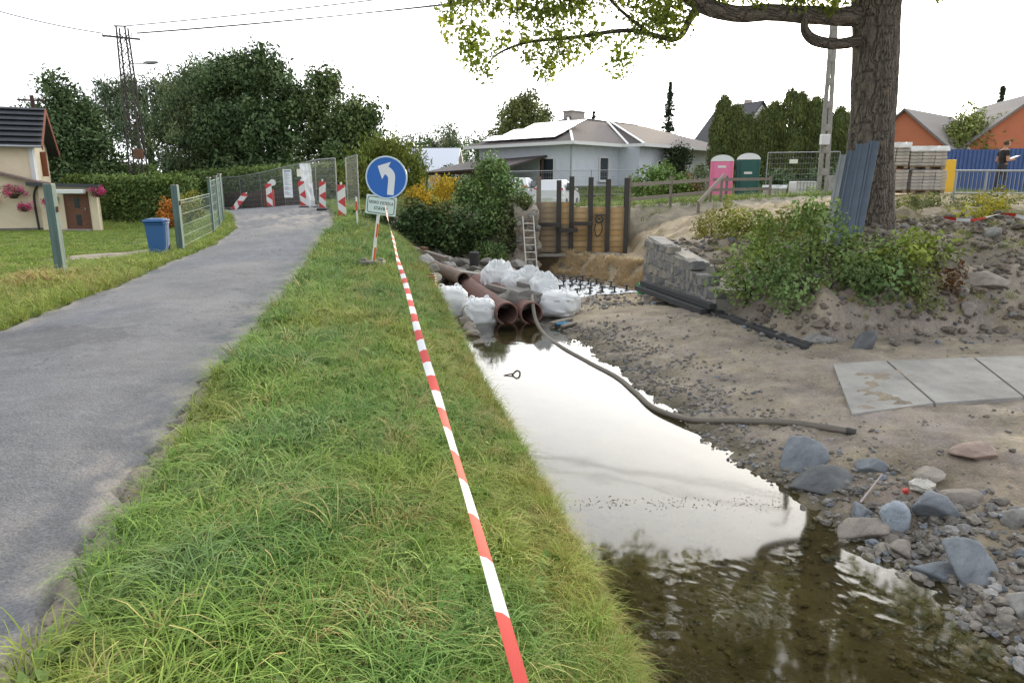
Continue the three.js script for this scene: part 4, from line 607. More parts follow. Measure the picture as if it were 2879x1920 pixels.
{ // broken stub of the old wall
  const t = thing('broken_wall', 'broken stub of rubble masonry wall beside the ladder', 'wall'), R = rng(83);
  const g = noisy(new THREE.BoxGeometry(0.8, 2.5, 1.0, 14, 30, 10), 0.2, 1.7, 8); g.translate(0.48, -0.35, -24.4);
  part('core', planar(g), mat(0.46, 0.4, 0.33, { map: T.concrete, bumpMap: T.dirtBump, bumpScale: 0.06 }), t);
  for (let i = 0; i < 26; i++) { const s = 0.07 + 0.08 * R(); part('stone', planar(noisy(new THREE.IcosahedronGeometry(s, 1), s * 0.35, 6, i)).translate(0.12 + R() * 0.78, -1.45 + R() * 2.2, -23.88 + R() * 0.06), [MAT.concreteDark, MAT.concrete, mat(0.36, 0.3, 0.24, { map: T.slate })][i % 3], t); }
}
{ // aluminium ladder
  const t = thing('ladder', 'grey ladder leaning from the pit floor against the broken wall', 'ladder'), a = [V(0.5, -1.45, -22.6), V(0.86, -1.45, -22.6)], b = [V(0.36, 0.62, -23.6), V(0.72, 0.62, -23.6)];
  for (let i = 0; i < 2; i++) part('rail', beam(a[i], b[i], 0.03, 0.07), mat(0.6, 0.56, 0.5), t);
  for (let k = 1; k < 9; k++) part('rung', bar(a[0].clone().lerp(b[0], k / 9), a[1].clone().lerp(b[1], k / 9), 0.018), mat(0.6, 0.56, 0.5), t);
}
{ // membrane and rows of short steel stubs on the pit floor
  const P = [], I = [], n = 14; for (let j = 0; j <= n; j++) for (let i = 0; i <= n; i++) { const u = i / n, v = j / n, x = lerp(lerp(1.35, 3.75, u), lerp(1.15, 2.15, u), v), z = lerp(lerp(-18.9, -20.0, u), lerp(-22.6, -22.6, u), v); P.push(x, height(x, z) + 0.02 + 0.012 * n2(x * 3, z * 3), z); }
  for (let j = 0; j < n; j++) for (let i = 0; i < n; i++) { const a = j * (n + 1) + i, b = a + 1, c = a + n + 1, d = c + 1; I.push(a, b, c, b, d, c); }
  const g = new THREE.BufferGeometry(); g.setAttribute('position', new THREE.Float32BufferAttribute(P, 3)); g.setIndex(I); g.computeVertexNormals();
  solo('membrane', 'pale membrane sheet spread over the pit floor under the steel stubs', 'sheet', g, C.film);
  const st = thing('steel_stub', 'short upright steel stub standing on the pale pit membrane', 'steel stub', [0, 0, 0], 0, 'steel stubs in rows on the pit floor');
  part('web', box(0.05, 0.16, 0.012, 0, 0.08, 0), MAT.blackPlastic, st); part('top_flange', box(0.16, 0.025, 0.1, 0, 0.17, 0), MAT.blackPlastic, st); part('foot_flange', box(0.11, 0.02, 0.1, 0, 0.01, 0), MAT.blackPlastic, st);
  let first = true;
  for (let r = 0; r < 4; r++) for (let c = 0; c < 6; c++) { const u = (c + 0.4) / 6, v = (r + 0.35) / 4, x = lerp(lerp(1.35, 3.75, u), lerp(1.15, 2.15, u), v), z = lerp(lerp(-18.9, -20.0, u), -22.6, v), p = onGround(x, z, 0.03); if (first) { st.position.set(...p); first = false; } else copy(st, p, 0.3 * n2(x * 9, z * 9)); }
}
// ---------- dam of sacks, pipes and slabs ----------
function sackGeo(w, h, d, seed, knot = 0) {
  const g = new THREE.SphereGeometry(1, 64, 44), p = g.attributes.position;
  for (let i = 0; i < p.count; i++) {
    let x = p.getX(i), y = p.getY(i), z = p.getZ(i); const pw = (v, e) => Math.sign(v) * Math.pow(Math.abs(v), e); const k = 0.5;
    x = pw(x, k); z = pw(z, k); y = pw(y, 0.55); const top = ss(0.3, 1, y), a = Math.atan2(z, x);
    const fold = (knot ? 0.06 : 0.035) * Math.sin(a * 7 + seed + 2 * n3(x * 2, y * 2 + seed, z * 2)) * (0.3 + top) + 0.1 * n3(x * 1.5 + seed, y * 1.5, z * 1.5) + (knot ? 0.05 : 0.035) * n3(x * 3, y * 3 + seed, z * 3) + 0.01 * n3(x * 9, y * 9 + seed, z * 9);
    const bulge = 1 + 0.08 * (1 - y * y) + fold - (knot ? 0.3 * Math.pow(top, 1.5) : 0.12 * top);
    p.setXYZ(i, x * w / 2 * bulge, (y * (1 + (knot ? 0.3 * top * n2(x * 2.2 + seed, z * 2.2) : 0.05 * n2(x * 3 + seed, z * 3)))) * h / 2, z * d / 2 * bulge);
  }
  return mergeVertices((g.deleteAttribute('normal'), g)) && (g.computeVertexNormals(), g.translate(0, h / 2, 0));
}
function sack(label, p, w, h, d, turn, seed, knot) {
  const t = thing('sand_sack', label, 'sack', p, turn, 'white sacks damming the creek');
  part('body', sackGeo(w, h, d, seed, knot), C.bag, t);
  if (!knot) { for (const [sx, sz] of [[-1, 1], [1, 1], [-1, -1], [1, -1]]) part('lifting_loop', tube([V(sx * w * 0.33, h * 0.86, sz * d * 0.33), V(sx * w * 0.27, h * 1.06, sz * d * 0.22), V(sx * w * 0.16, h * 1.04, sz * d * 0.14), V(sx * w * 0.2, h * 0.92, sz * d * 0.2)], 0.014, 14, 6), C.film, t); part('seam', tube([V(-w * 0.44, h * 0.72, d * 0.47), V(0, h * 0.68, d * 0.5), V(w * 0.44, h * 0.72, d * 0.47)], 0.008, 16, 5), C.hose, t); }
  return t;
}
sack('plump white sack at the grassy bank, farthest from the pipe mouths', [-1.34, -1.15, -14.75], 0.74, 0.66, 0.7, 0.25, 1, 0);
sack('low white sack standing in water beside the pipe mouths', [-0.67, -1.22, -14.1], 0.66, 0.58, 0.6, 0.1, 2, 0);
sack('slumped white sack between the pipe mouth and the gravel', [0.98, -1.12, -14.7], 0.86, 0.56, 0.75, -0.35, 3, 0);
sack('tied white sack slumped on top of the pipe dam', [0.72, -0.86, -15.2], 0.55, 0.6, 0.5, 0.2, 7, 1);
sack('tall gathered white sack behind the concrete channel', [-0.35, -0.98, -17.0], 0.7, 0.78, 0.6, 0.4, 4, 1);
sack('crumpled white sack beside the tall gathered one', [0.05, -0.96, -16.6], 0.52, 0.55, 0.5, 0.9, 5, 1);
sack('limp white sack leaning against the ladder foot', [0.45, -1.0, -16.8], 0.58, 0.68, 0.42, 0.1, 6, 1);
function pipe(label, a, b, r, m) { const t = thing('drain_pipe', label, 'pipe', a.toArray(), 0, 'drain pipes under the sack dam'), d = b.clone().sub(a), L = d.length(), q = new THREE.Quaternion().setFromUnitVectors(V(0, 1, 0), d.normalize()); const g = new THREE.LatheGeometry([[r - 0.018, 0], [r - 0.012, -0.004], [r + 0.012, -0.004], [r + 0.018, 0.004], [r + 0.018, 0.14], [r + 0.004, 0.17], [r, 0.18], [r, L], [r - 0.018, L], [r - 0.018, 0]].map((p) => new THREE.Vector2(...p)), 32); g.applyQuaternion(q); part('barrel', g, m, t); return t; }
pipe('reddish pipe mouth half under water beside the low sack', V(-0.1, -0.9, -13.75), V(-1.75, -0.78, -19.3), 0.225, C.pipe);
pipe('reddish pipe mouth with the hose lying over it', V(0.4, -0.9, -13.8), V(-0.9, -0.86, -18.2), 0.225, C.pipe);
pipe('dusty brown pipe lying across the rubble behind the sacks', V(-1.2, -0.62, -16.9), V(-2.9, -0.42, -20.2), 0.17, mat(0.34, 0.25, 0.2, { map: T.dirt }));
{
  const t = thing('concrete_channel', 'weathered concrete channel slab lying over the drain pipes', 'concrete channel', [0.1, -0.72, -15.4], 0.5);
  part('bed', rbox(0.85, 0.1, 1.3, 0.02), MAT.concreteDark, t); for (const s of [-1, 1]) part('lip', rbox(0.09, 0.12, 1.3, 0.02, s * 0.4, 0.1, 0), MAT.concreteDark, t);
  const m = solo('silt_mound', 'mud packed between the two pipe mouths and the slab', 'mud', planar(noisy(new THREE.SphereGeometry(0.5, 24, 14).scale(1.1, 0.42, 0.7), 0.1, 3, 5)), MAT.concreteDark); m.position.set(0.15, -0.75, -14.55);
}
{
  const t = thing('manhole_shaft', 'brown corrugated plastic shaft stub at the grass edge', 'pipe', [-1.79, -0.62, -14.6]), pts = []; for (let i = 0; i <= 28; i++) pts.push(new THREE.Vector2(0.165 + (Math.floor(i / 2) % 2 ? 0.012 : 0), i * 0.0145)); pts.push(new THREE.Vector2(0.14, 0.406), new THREE.Vector2(0.14, 0)); part('shell', new THREE.LatheGeometry(pts, 28), C.pipeBrown, t);
}
{
  const t = thing('bucket_barrel', 'black plastic barrel standing under the overgrown bank', 'barrel', [-1.18, -0.95, -21.5]); part('shell', new THREE.LatheGeometry([[0.01, 0], [0.12, 0], [0.135, 0.1], [0.145, 0.3], [0.15, 0.5], [0.16, 0.52], [0.16, 0.56], [0.13, 0.58], [0.01, 0.58]].map((p) => new THREE.Vector2(...p)), 20), MAT.blackPlastic, t); part('hoop', tf(new THREE.TorusGeometry(0.15, 0.01, 6, 24), 0, 0.3, 0, Math.PI / 2), MAT.blackPlastic, t);
}
{ // long drain hose
  const w = [[0.42, -0.62, -14.4], [0.42, -0.68, -13.9], [0.47, -0.95, -13.4], [0.6, -1.1, -12.8], [0.85, -1.1, -11.7], [1.22, -1.1, -10.6], [1.54, -1.095, -9.7], [1.68, -1.09, -8.9], [1.8, -1.08, -8.2], [2.12, -1.06, -7.7], [2.55, -0.98, -7.42], [3.05, -0.9, -7.15], [3.5, -0.86, -6.8]].map((p, i) => V(p[0], i > 5 ? Math.max(p[1], height(p[0], p[2]) + 0.03) : p[1], p[2]));
  const t = thing('drain_hose', 'long grey hose snaking from the pipes across the creek edge', 'hose'); part('hose', tube(w, 0.036, 140, 10), C.hose, t); part('end_collar', bar(w[12], w[12].clone().add(V(0.07, -0.005, 0.05)), 0.042), MAT.darkSteel, t);
}
// ---------- concrete road slabs ----------
{
  const quadSlab = (lab, c) => { const t = thing('road_slab', lab, 'concrete slab', [0, 0, 0], 0, 'concrete slabs laid on the gravel'); const y = -0.69; const pts = c.map(([x, z]) => V(x, land(x, z) + 0.035 + 0 * y, z)); const g = slabOn(pts, 0.14); part('slab', planar(g, 0.5), mat(0.47, 0.45, 0.42, { map: T.concrete, bumpMap: T.concrete, bumpScale: 0.004 }), t); };
  quadSlab('pale concrete slab at the creek end of the slab track', [[3.72, -7.15], [4.66, -7.26], [5.05, -9.02], [4.32, -8.95]]);
  quadSlab('pale concrete slab in the middle of the slab track', [[4.69, -7.26], [5.72, -7.36], [6.3, -9.12], [5.08, -9.02]]);
  quadSlab('pale concrete slab at the far end of the slab track', [[5.75, -7.36], [7.4, -7.5], [8.2, -9.3], [6.33, -9.12]]);
}
// ---------- long bars and sheets along the toe ----------
{
  const t = thing('sheet_pile', 'dark steel sheet piles lying along the foot of the stone wall', 'steel beam'), a = V(3.15, -0.78, -16.6), b = V(3.72, -0.68, -12.75);
  for (let k = 0; k < 3; k++) part('pile', beam(V(a.x + k * 0.13 - 0.1, a.y + (k === 1 ? 0.12 : 0), a.z), V(b.x + k * 0.13 - 0.1, b.y + (k === 1 ? 0.12 : 0), b.z + k * 0.1), 0.14, 0.1), MAT.rubber, t);
  for (const f of [0.35, 0.95]) part('timber_block', rbox(0.5, 0.08, 0.09, 0.01, lerp(a.x, b.x, f), lerp(a.y, b.y, f) - 0.08, lerp(a.z, b.z, f), 0, 0.2), MAT.wood, t);
  const u = thing('steel_rail', 'dark steel rail lying at the foot of the green shrubs', 'steel beam'); for (let k = 0; k < 2; k++) part('rail', beam(V(3.84 + k * 0.13, height(3.9, -12.6) + 0.03, -12.55), V(4.38 + k * 0.1, height(4.4, -9.9) + 0.035, -9.95 - k * 0.15), 0.1, 0.06), MAT.rubber, u);
}
{ // stone retaining wall, stones one by one
  const t = thing('stone_wall', 'grey rubble stone retaining wall above the gravel', 'wall'), R = rng(91), mats = [mat(0.26, 0.25, 0.235, { map: T.slate }), mat(0.33, 0.31, 0.28, { map: T.slate }), mat(0.2, 0.2, 0.2, { map: T.slate }), mat(0.36, 0.33, 0.27, { map: T.slate })];
  const a = V(3.52, 0, -17.6), b = V(3.93, 0, -12.75), L = a.distanceTo(b), dir = b.clone().sub(a).normalize(), nrm = V(-dir.z, 0, dir.x); if (nrm.x > 0) nrm.negate();
  const base = (s) => lerp(-1.12, -0.72, s), top = (s) => s > 0.72 ? lerp(-0.1, -0.2, (s - 0.72) / 0.28) : lerp(0.4, 0.08, s / 0.72);
  { const g = poly([[0, -1.3], [L, -1.3], [L, -0.26], [L * 0.72, -0.16], [L * 0.7, 0.02], [0, 0.34]], 0.5); g.rotateY(Math.atan2(-dir.z, dir.x)); g.translate(a.x - nrm.x * 0.0, 0, a.z); const c = new THREE.Box3().setFromBufferAttribute(g.attributes.position); g.translate(a.x - 0.12 - c.min.x, 0, 0); part('core', planar(g), mat(0.4, 0.38, 0.34, { map: T.concrete, bumpMap: T.concrete, bumpScale: 0.01 }), t); }
  const geos = [0, 1, 2, 3, 4].map((i) => planar(noisy(new RoundedBoxGeometry(1, 1, 1, 2, 0.16), 0.12, 1.6, i * 3)));
  for (let row = 0, y = -1.2; y < 0.5; row++) { const h = 0.15 + 0.06 * R(); for (let s = -R() * 0.2; s < L;) { const w = 0.18 + 0.24 * R(), m = (s + w / 2) / L; if (m > 0 && m < 1 && y + h / 2 > base(m) - 0.1 && y + h / 2 < top(m)) { const o = new THREE.Mesh(geos[Math.floor(R() * 5)], mats[Math.floor(R() * 4)]); o.name = 'stone'; o.castShadow = o.receiveShadow = true; const p = a.clone().addScaledVector(dir, s + w / 2).addScaledVector(nrm, 0.0 + 0.025 * R()); o.position.set(p.x, y + h / 2, p.z); o.rotation.set(0, Math.atan2(-dir.z, dir.x) + (R() - 0.5) * 0.05, (R() - 0.5) * 0.5); o.scale.set(w * 0.96, h * 0.95, 0.27); t.add(o); } s += w; } y += h; }
  part('cap_mortar', beam(V(a.x + 0.12, 0.36, a.z), V(lerp(a.x, b.x, 0.7) + 0.12, 0.06, lerp(a.z, b.z, 0.7)), 0.36, 0.06), MAT.concrete, t);
}
// ---------- wooden guard rails ----------
{
  const t = thing('guard_rail', 'rough timber guard rail beyond the shuttering wall', 'railing'), m = MAT.woodGrey;
  part('rail', beam(V(4.3, 1.66, -26.2), V(8.4, 1.86, -30), 0.05, 0.13), m, t); part('rail', beam(V(4.3, 1.12, -26.2), V(8.4, 1.36, -30), 0.05, 0.12), m, t);
  for (const [x, z] of [[4.4, -26.25], [6.35, -28.05], [8.3, -29.9]]) part('post', beam(V(x, height(x, z) - 0.3, z - 0.08), V(x, 2.0, z - 0.08), 0.1, 0.1), m, t);
  const u = thing('guard_rail', 'timber guard rail in front of the portable toilets', 'railing'); part('rail', beam(V(8.6, 1.88, -30.2), V(11.4, 1.92, -31), 0.05, 0.12), m, u); part('rail', beam(V(8.6, 1.45, -30.2), V(11.4, 1.5, -31), 0.05, 0.12), m, u); for (const x of [9.3, 11.2]) part('post', beam(V(x, 0.6, -30.55), V(x, 2.05, -30.55), 0.09, 0.09), m, u);
  const s = thing('stair_rail', 'sloping timber handrail running down the earth slope', 'railing'); part('handrail', beam(V(6.9, 1.0, -26), V(8.75, 2.05, -29.2), 0.06, 0.14), m, s); for (const [x, z, y] of [[6.95, -26.1, 1.0], [7.8, -27.6, 1.5], [8.65, -29.1, 2.0]]) part('post', beam(V(x, height(x, z) - 0.3, z), V(x, y, z), 0.09, 0.09), m, s);
}
// ---------- portable toilets ----------
function toilet(label, p, turn, body, dec) {
  const t = thing('portable_toilet', label, 'portable toilet', p, turn, 'portable toilets on the site');
  part('cabin', [rbox(1.15, 2.0, 1.15, 0.06, 0, 1.05, 0)], body, t); part('skid', rbox(1.2, 0.1, 1.2, 0.03, 0, 0.05, 0), MAT.blackPlastic, t);
  const d = part('door', rbox(0.82, 1.8, 0.05, 0.02, 0, 1.02, 0.585), body, t); part('handle', rbox(0.05, 0.16, 0.05, 0.015, 0.33, 1.05, 0.62), MAT.blackPlastic, d); part('door_sign', rbox(0.42, 0.12, 0.012, 0.004, 0, dec, 0.616), MAT.whitePaint, d);
  const g = new THREE.CylinderGeometry(0.6, 0.6, 1.2, 24, 1, false, -Math.PI / 2, Math.PI); g.rotateX(-Math.PI / 2); g.rotateZ(0); g.scale(1, 0.55, 1); part('roof', tf(g, 0, 2.02, 0), mat(0.75, 0.76, 0.76, { roughness: 0.5 }), t);
  part('roof_rim', rbox(1.22, 0.06, 1.22, 0.02, 0, 2.03, 0), MAT.whitePaint, t); part('corner_post', [0, 1, 2, 3].map((i) => cyl(0.05, 0.05, 2.0, (i & 1 ? 1 : -1) * 0.56, 1.05, (i & 2 ? 1 : -1) * 0.56, 8)), body, t);
}
toilet('bubblegum pink portable toilet with white roof', [11.55, 0.9, -39], -0.28, mat(0.78, 0.2, 0.36, { roughness: 0.5 }), 1.72);
toilet('dark green portable toilet with white roof', [13.05, 1.0, -39.2], -0.28, mat(0.02, 0.1, 0.085, { roughness: 0.5 }), 1.3);
// ---------- wire mesh site fences ----------
function meshPanel(name, label, a, b, h, group, m = MAT.galv, step = 0.13, foot = true) { // a, b: foot points
  const t = thing(name, label, 'fence panel', [0, 0, 0], 0, group), A = V(...a), B = V(...b), up = V(0, h, 0), d = B.clone().sub(A), L = d.length(), G = [];
  part('post', bar(A.clone(), A.clone().add(up), 0.022), m, t); part('post', bar(B.clone(), B.clone().add(up), 0.022), m, t); part('top_bar', bar(A.clone().add(up), B.clone().add(up), foot ? 0.02 : 0.007), m, t); part('bottom_bar', bar(A.clone().add(V(0, 0.12, 0)), B.clone().add(V(0, 0.12, 0)), foot ? 0.016 : 0.006), m, t);
  for (let s = step; s < L; s += step) { const p = A.clone().lerp(B, s / L); G.push(bar(p.clone().add(V(0, 0.12, 0)), p.clone().add(up), 0.003, 0.003, 4)); } for (let y = 0.35; y < h; y += 0.26) G.push(bar(A.clone().add(V(0, y, 0)), B.clone().add(V(0, y, 0)), 0.004, 0.004, 4));
  const w = part('wire_mesh', G, m, t); w.userData.kind = 'stuff';
  if (foot) for (const p of [A, B]) part('foot', rbox(0.22, 0.12, 0.6, 0.03, p.x, p.y + 0.05, p.z, 0, 0.6), MAT.concreteDark, t);
  return t;
}
{
  const F = [[-18.9, -46], [-16.6, -43], [-14.1, -39.5], [-11.7, -36.2], [-9.85, -33], [-8.35, -30], [-6.7, -26.9]].map(([x, z]) => onGround(x, z)), gl = 'wire site fence panels closing the lane';
  const labs = ['wire site fence panel at the far bend of the lane', 'wire site fence panel behind the toppled beacon', 'wire site fence panel with the small round sign', 'wire site fence panel carrying the notice board', 'wire site fence panel hung with the white banner', 'wire site fence panel next to the beacon on the verge'];
  for (let i = 0; i < 6; i++) meshPanel('site_fence', labs[i], F[i], F[i + 1], 2.05, gl);
  meshPanel('site_fence', 'wire site fence panel turned edge on beside the taped post', onGround(-5.5, -25.2), onGround(-6.5, -27.7), 2.1, gl);
  meshPanel('site_fence', 'wire site fence panel beside the green toilet and concrete lamp post', [12.95, 1.05, -36], [16.6, 1.1, -36], 2.2, gl);
  meshPanel('site_fence', 'low wire fence panel in front of the bungalow window', [4.6, 1.0, -41], [7.6, 1.0, -42.5], 1.5, gl);
  meshPanel('site_fence', 'low wire fence panel around the parked cars', [-0.6, 0.9, -40], [4.6, 1.0, -41], 1.5, gl);
  // notice board, banner, small signs
  const nb = thing('notice_board', 'tall white notice board fixed on the wire fence', 'notice board', [-11.0, 0, -34.6], 0.25), yb = height(-11, -34.6);
  const cv = document.createElement('canvas'); cv.width = 128; cv.height = 384; const x = cv.getContext('2d'); x.fillStyle = '#e8ebee'; x.fillRect(0, 0, 128, 384); x.fillStyle = '#5a6068'; for (let i = 0; i < 26; i++) { if (i === 9 || i === 15 || i === 21) continue; x.fillRect(14, 40 + i * 12, 40 + ((i * 37) % 58), 4); } x.fillStyle = '#3d5a86'; x.fillRect(14, 14, 100, 14); x.fillStyle = '#c9cdd2'; x.fillRect(0, 148, 128, 6); x.fillRect(0, 260, 128, 6);
  const ct = new THREE.CanvasTexture(cv); ct.colorSpace = THREE.SRGBColorSpace;
  part('board', box(0.42, 1.35, 0.02, 0, yb + 1.15, 0), MAT.whitePaint, nb); const fg = new THREE.PlaneGeometry(0.4, 1.33); part('print', fg.translate(0, yb + 1.15, 0.014), new THREE.MeshStandardMaterial({ map: ct, roughness: 0.6 }), nb);
  const bn = thing('banner', 'white plastic banner draped over the wire fence top', 'banner'); { const g = new THREE.PlaneGeometry(0.5, 1.95, 10, 24), p = g.attributes.position; for (let i = 0; i < p.count; i++) p.setZ(i, 0.05 * n2(p.getX(i) * 4, p.getY(i) * 2)); g.computeVertexNormals(); part('sheet', tf(g, -9.05, height(-9.2, -31.2) + 1.0, -31.2, 0, 0.7, 0.06), new THREE.MeshStandardMaterial({ color: lin(0.85, 0.86, 0.88), side: THREE.DoubleSide }), bn); }
  const s1 = thing('plate_sign', 'small white round plate hung on the dark fence', 'sign', [-12.6, height(-12.6, -37) + 1.35, -37.1], 0.5); part('plate', cyl(0.17, 0.17, 0.015, 0, 0, 0, 20, Math.PI / 2), MAT.whitePaint, s1);
  const s2 = thing('plate_sign', 'small yellowish square plate hung above a beacon', 'sign', [-9.75, height(-9.7, -32.6) + 1.6, -32.5], 0.5); part('plate', rbox(0.26, 0.34, 0.02, 0.005), mat(0.8, 0.78, 0.6), s2);
  const s3 = thing('plate_sign', 'small white plate on the fence by the lamp post', 'sign', [14.25, 2.82, -35.93]); part('plate', rbox(0.42, 0.2, 0.02, 0.005), mat(0.7, 0.72, 0.6), s3);
  const rp = thing('red_post', 'red barrier posts standing before the dark fence', 'post', onGround(-11.9, -35)); part('upright', bar(V(0, 0, 0), V(0, 0.95, 0), 0.045), MAT.redPaint, rp); part('upright', bar(V(-0.55, 0, -0.2), V(-0.5, 1.15, -0.2), 0.035), MAT.rust, rp); part('bar', bar(V(-0.5, 1.15, -0.2), V(0, 0.95, 0), 0.03), MAT.rust, rp);
  // dark board fence behind the site fence
  const pf = thing('board_fence', 'dark brown upright board fence behind the wire site fence', 'fence'); const a = V(-20.2, 0, -48.5), b = V(-10.2, 0, -36.2), R = rng(95); for (let k = 0; k < 44; k++) { const q = a.clone().lerp(b, k / 43), h = 1.1 + 0.1 * R(); part('board', box(0.3, h, 0.03, q.x, height(q.x, q.z) + h / 2 - 0.05, q.z, 0, 0.85 + 0.1 * R(), 0.03 * (R() - 0.5)), [MAT.woodDark, mat(0.09, 0.07, 0.06, { map: T.wood })][k % 2], pf); }
}
// ---------- red and white beacons ----------
{
  function beacon(label, p, turn, lean = 0) {
    const t = thing('beacon', label, 'traffic beacon', p, turn, 'red and white beacons along the lane');
    const W0 = 0.27, H0 = 1.05, y0 = 0.14, plate = rbox(W0, H0, 0.03, 0.012, 0, y0 + H0 / 2, 0);
    const holder = new THREE.Group(); void holder; part('plate', plate, MAT.whitePaint, t);
    const stripe = (a) => part('stripe', poly(a, 0.004).translate(-W0 / 2, y0, 0.0165), MAT.redPaint, t);
    stripe([[0, 0.0], [W0, 0.0], [W0, 0.0], [0, 0.2]].slice(0, 2).concat([[0, 0.22]])); stripe([[0.0, 0.48], [W0, 0.28], [W0, 0.66]].map(([x, y]) => [x, y])); stripe([[0, 1.05], [0, 0.8], [W0, 0.98], [W0, 1.05]]);
    part('foot', rbox(0.4, 0.12, 0.78, 0.03, 0, 0.06, 0), MAT.rubber, t); part('cap', rbox(0.06, 0.09, 0.05, 0.01, 0, y0 + H0 + 0.04, 0), MAT.whitePaint, t); t.rotation.z = lean; return t;
  }
  beacon('red and white beacon standing where the verge grass begins', onGround(-5.9, -24.3, 0.02), 0.1);
  beacon('red and white beacon in front of the white banner', onGround(-7.75, -28.6, 0.02), 0.15, -0.05);
  beacon('red and white beacon under the yellowish square plate', onGround(-9.2, -31.0, 0.02), 0.2, 0.06);
  beacon('red and white beacon beside the notice board', onGround(-11.75, -34, 0.02), 0.2, 0.0);
  const l = beacon('toppled red and white beacon leaning at the lane bend', onGround(-14.9, -37.2, 0.05), 0.2, -0.7); void l;
}
// ---------- arrow sign, taped posts, barrier tape ----------
{
  const t = thing('arrow_sign', 'round blue sign with white left arrow leaning on striped post', 'traffic sign', onGround(-2.82, -13.9)), y = t.position.y; void y;
  const lean = V(0.30, 1.95, -0.02);
  const pl = part('pole', bar(V(0, 0.04, 0), lean.clone().multiplyScalar(0.98), 0.03), MAT.whitePaint, t); for (const [a, b] of [[0.06, 0.2], [0.3, 0.44]]) part('red_band', bar(lean.clone().multiplyScalar(a), lean.clone().multiplyScalar(b), 0.0315), C.orange, pl);
  part('foot', [rbox(0.5, 0.13, 0.38, 0.03, 0, 0.06, 0), rbox(0.12, 0.06, 0.12, 0.02, -0.17, 0.14, 0), rbox(0.12, 0.06, 0.12, 0.02, 0.17, 0.14, 0)], MAT.concreteDark, t);
  const F = (g) => tf(g, 0.36, 1.75, 0.045, 0, 0.0, -0.13);
  const disc = part('disc', F(cyl(0.405, 0.405, 0.025, 0, 0, 0, 48, Math.PI / 2)), MAT.bluePaint, t);
  part('rim', F(tf(new THREE.TorusGeometry(0.395, 0.016, 8, 56), 0, 0, 0.012)), mat(0.55, 0.68, 0.85, { roughness: 0.4 }), disc);
  const s = new THREE.Shape(); s.moveTo(0.02, -0.3); s.lineTo(0.15, -0.3); s.lineTo(0.15, 0.02); s.bezierCurveTo(0.15, 0.12, 0.1, 0.19, 0.0, 0.235); s.lineTo(0.04, 0.33); s.lineTo(-0.21, 0.22); s.lineTo(-0.1, -0.02); s.lineTo(-0.055, 0.085); s.bezierCurveTo(0.0, 0.06, 0.02, 0.03, 0.02, -0.04); s.closePath();
  part('arrow', F(new THREE.ExtrudeGeometry(s, { depth: 0.004, bevelEnabled: false, curveSegments: 10 }).translate(0.02, -0.02, 0.014)), mat(0.75, 0.78, 0.82, { roughness: 0.4 }), disc);
  const cv = document.createElement('canvas'); cv.width = 512; cv.height = 320; const x = cv.getContext('2d'); x.fillStyle = '#cfe0dc'; x.fillRect(0, 0, 512, 320); x.strokeStyle = '#1b2226'; x.lineWidth = 12; x.beginPath(); x.roundRect(24, 24, 464, 272, 40); x.stroke(); x.fillStyle = '#1b2226'; x.font = 'bold 74px sans-serif'; x.textAlign = 'center'; x.fillText('MIMO VOZIDLA', 256, 140, 420); x.fillText('STAVBY', 256, 240, 240);
  const ct = new THREE.CanvasTexture(cv); ct.colorSpace = THREE.SRGBColorSpace;
  const G2 = (g) => tf(g, 0.23, 1.215, 0.045, 0, 0, -0.13); const pt = part('text_plate', G2(rbox(0.6, 0.375, 0.022, 0.01)), mat(0.6, 0.7, 0.68, { roughness: 0.5 }), t); part('lettering', G2(new THREE.PlaneGeometry(0.585, 0.36).translate(0, 0, 0.0125)), new THREE.MeshStandardMaterial({ map: ct, roughness: 0.5 }), pt);
  // taped post farther along the verge
  const p = thing('marker_post', 'white marker post wound with red and white tape', 'post', onGround(-4.75, -21.4)); part('pole', bar(V(0, 0, 0), V(0, 0.98, 0), 0.025), MAT.whitePaint, p); part('foot', rbox(0.62, 0.07, 0.3, 0.03, 0, 0.035, 0), MAT.concrete, p); part('tape_wrap', cyl(0.03, 0.033, 0.28, 0, 0.7, 0, 10), C.orange, p);
}
function tape(label, pts, w, period, sag, seed, twist) { // plastic barrier tape, red and white pieces alternate
  const t = thing('barrier_tape', label, 'barrier tape'), c = new THREE.CatmullRomCurve3(pts), L = c.getLength(), N = Math.ceil(L / period), R = rng(seed); void R; void sag;
  const red = mat(0.5, 0.035, 0.03, { roughness: 0.75, side: THREE.DoubleSide }), white = mat(0.62, 0.64, 0.65, { roughness: 0.75, side: THREE.DoubleSide });
  for (let k = 0; k < N; k++) {
    const P = [], I = [], n = 8; for (let i = 0; i <= n; i++) { const u = Math.min(1, (k + i / n) / N), p = c.getPointAt(u), d = c.getTangentAt(u), a = twist(u), side = d.clone().cross(V(0, 1, 0)).normalize(), up = side.clone().cross(d).normalize(), o = side.multiplyScalar(Math.cos(a)).addScaledVector(up, Math.sin(a)); for (const s of [-1, 0, 1]) { const q = p.clone().addScaledVector(o, s * w / 2); if (s === 0) q.y += w * 0.12; P.push(q.x, q.y, q.z); } if (i) { const b = (i - 1) * 3; I.push(b, b + 1, b + 3, b + 1, b + 4, b + 3, b + 1, b + 2, b + 4, b + 2, b + 5, b + 4); } }
    const g = new THREE.BufferGeometry(); g.setAttribute('position', new THREE.Float32BufferAttribute(P, 3)); g.setIndex(I); g.computeVertexNormals(); part(k % 2 ? 'red_piece' : 'white_piece', g, k % 2 ? red : white, t);
  }
  return t;
}
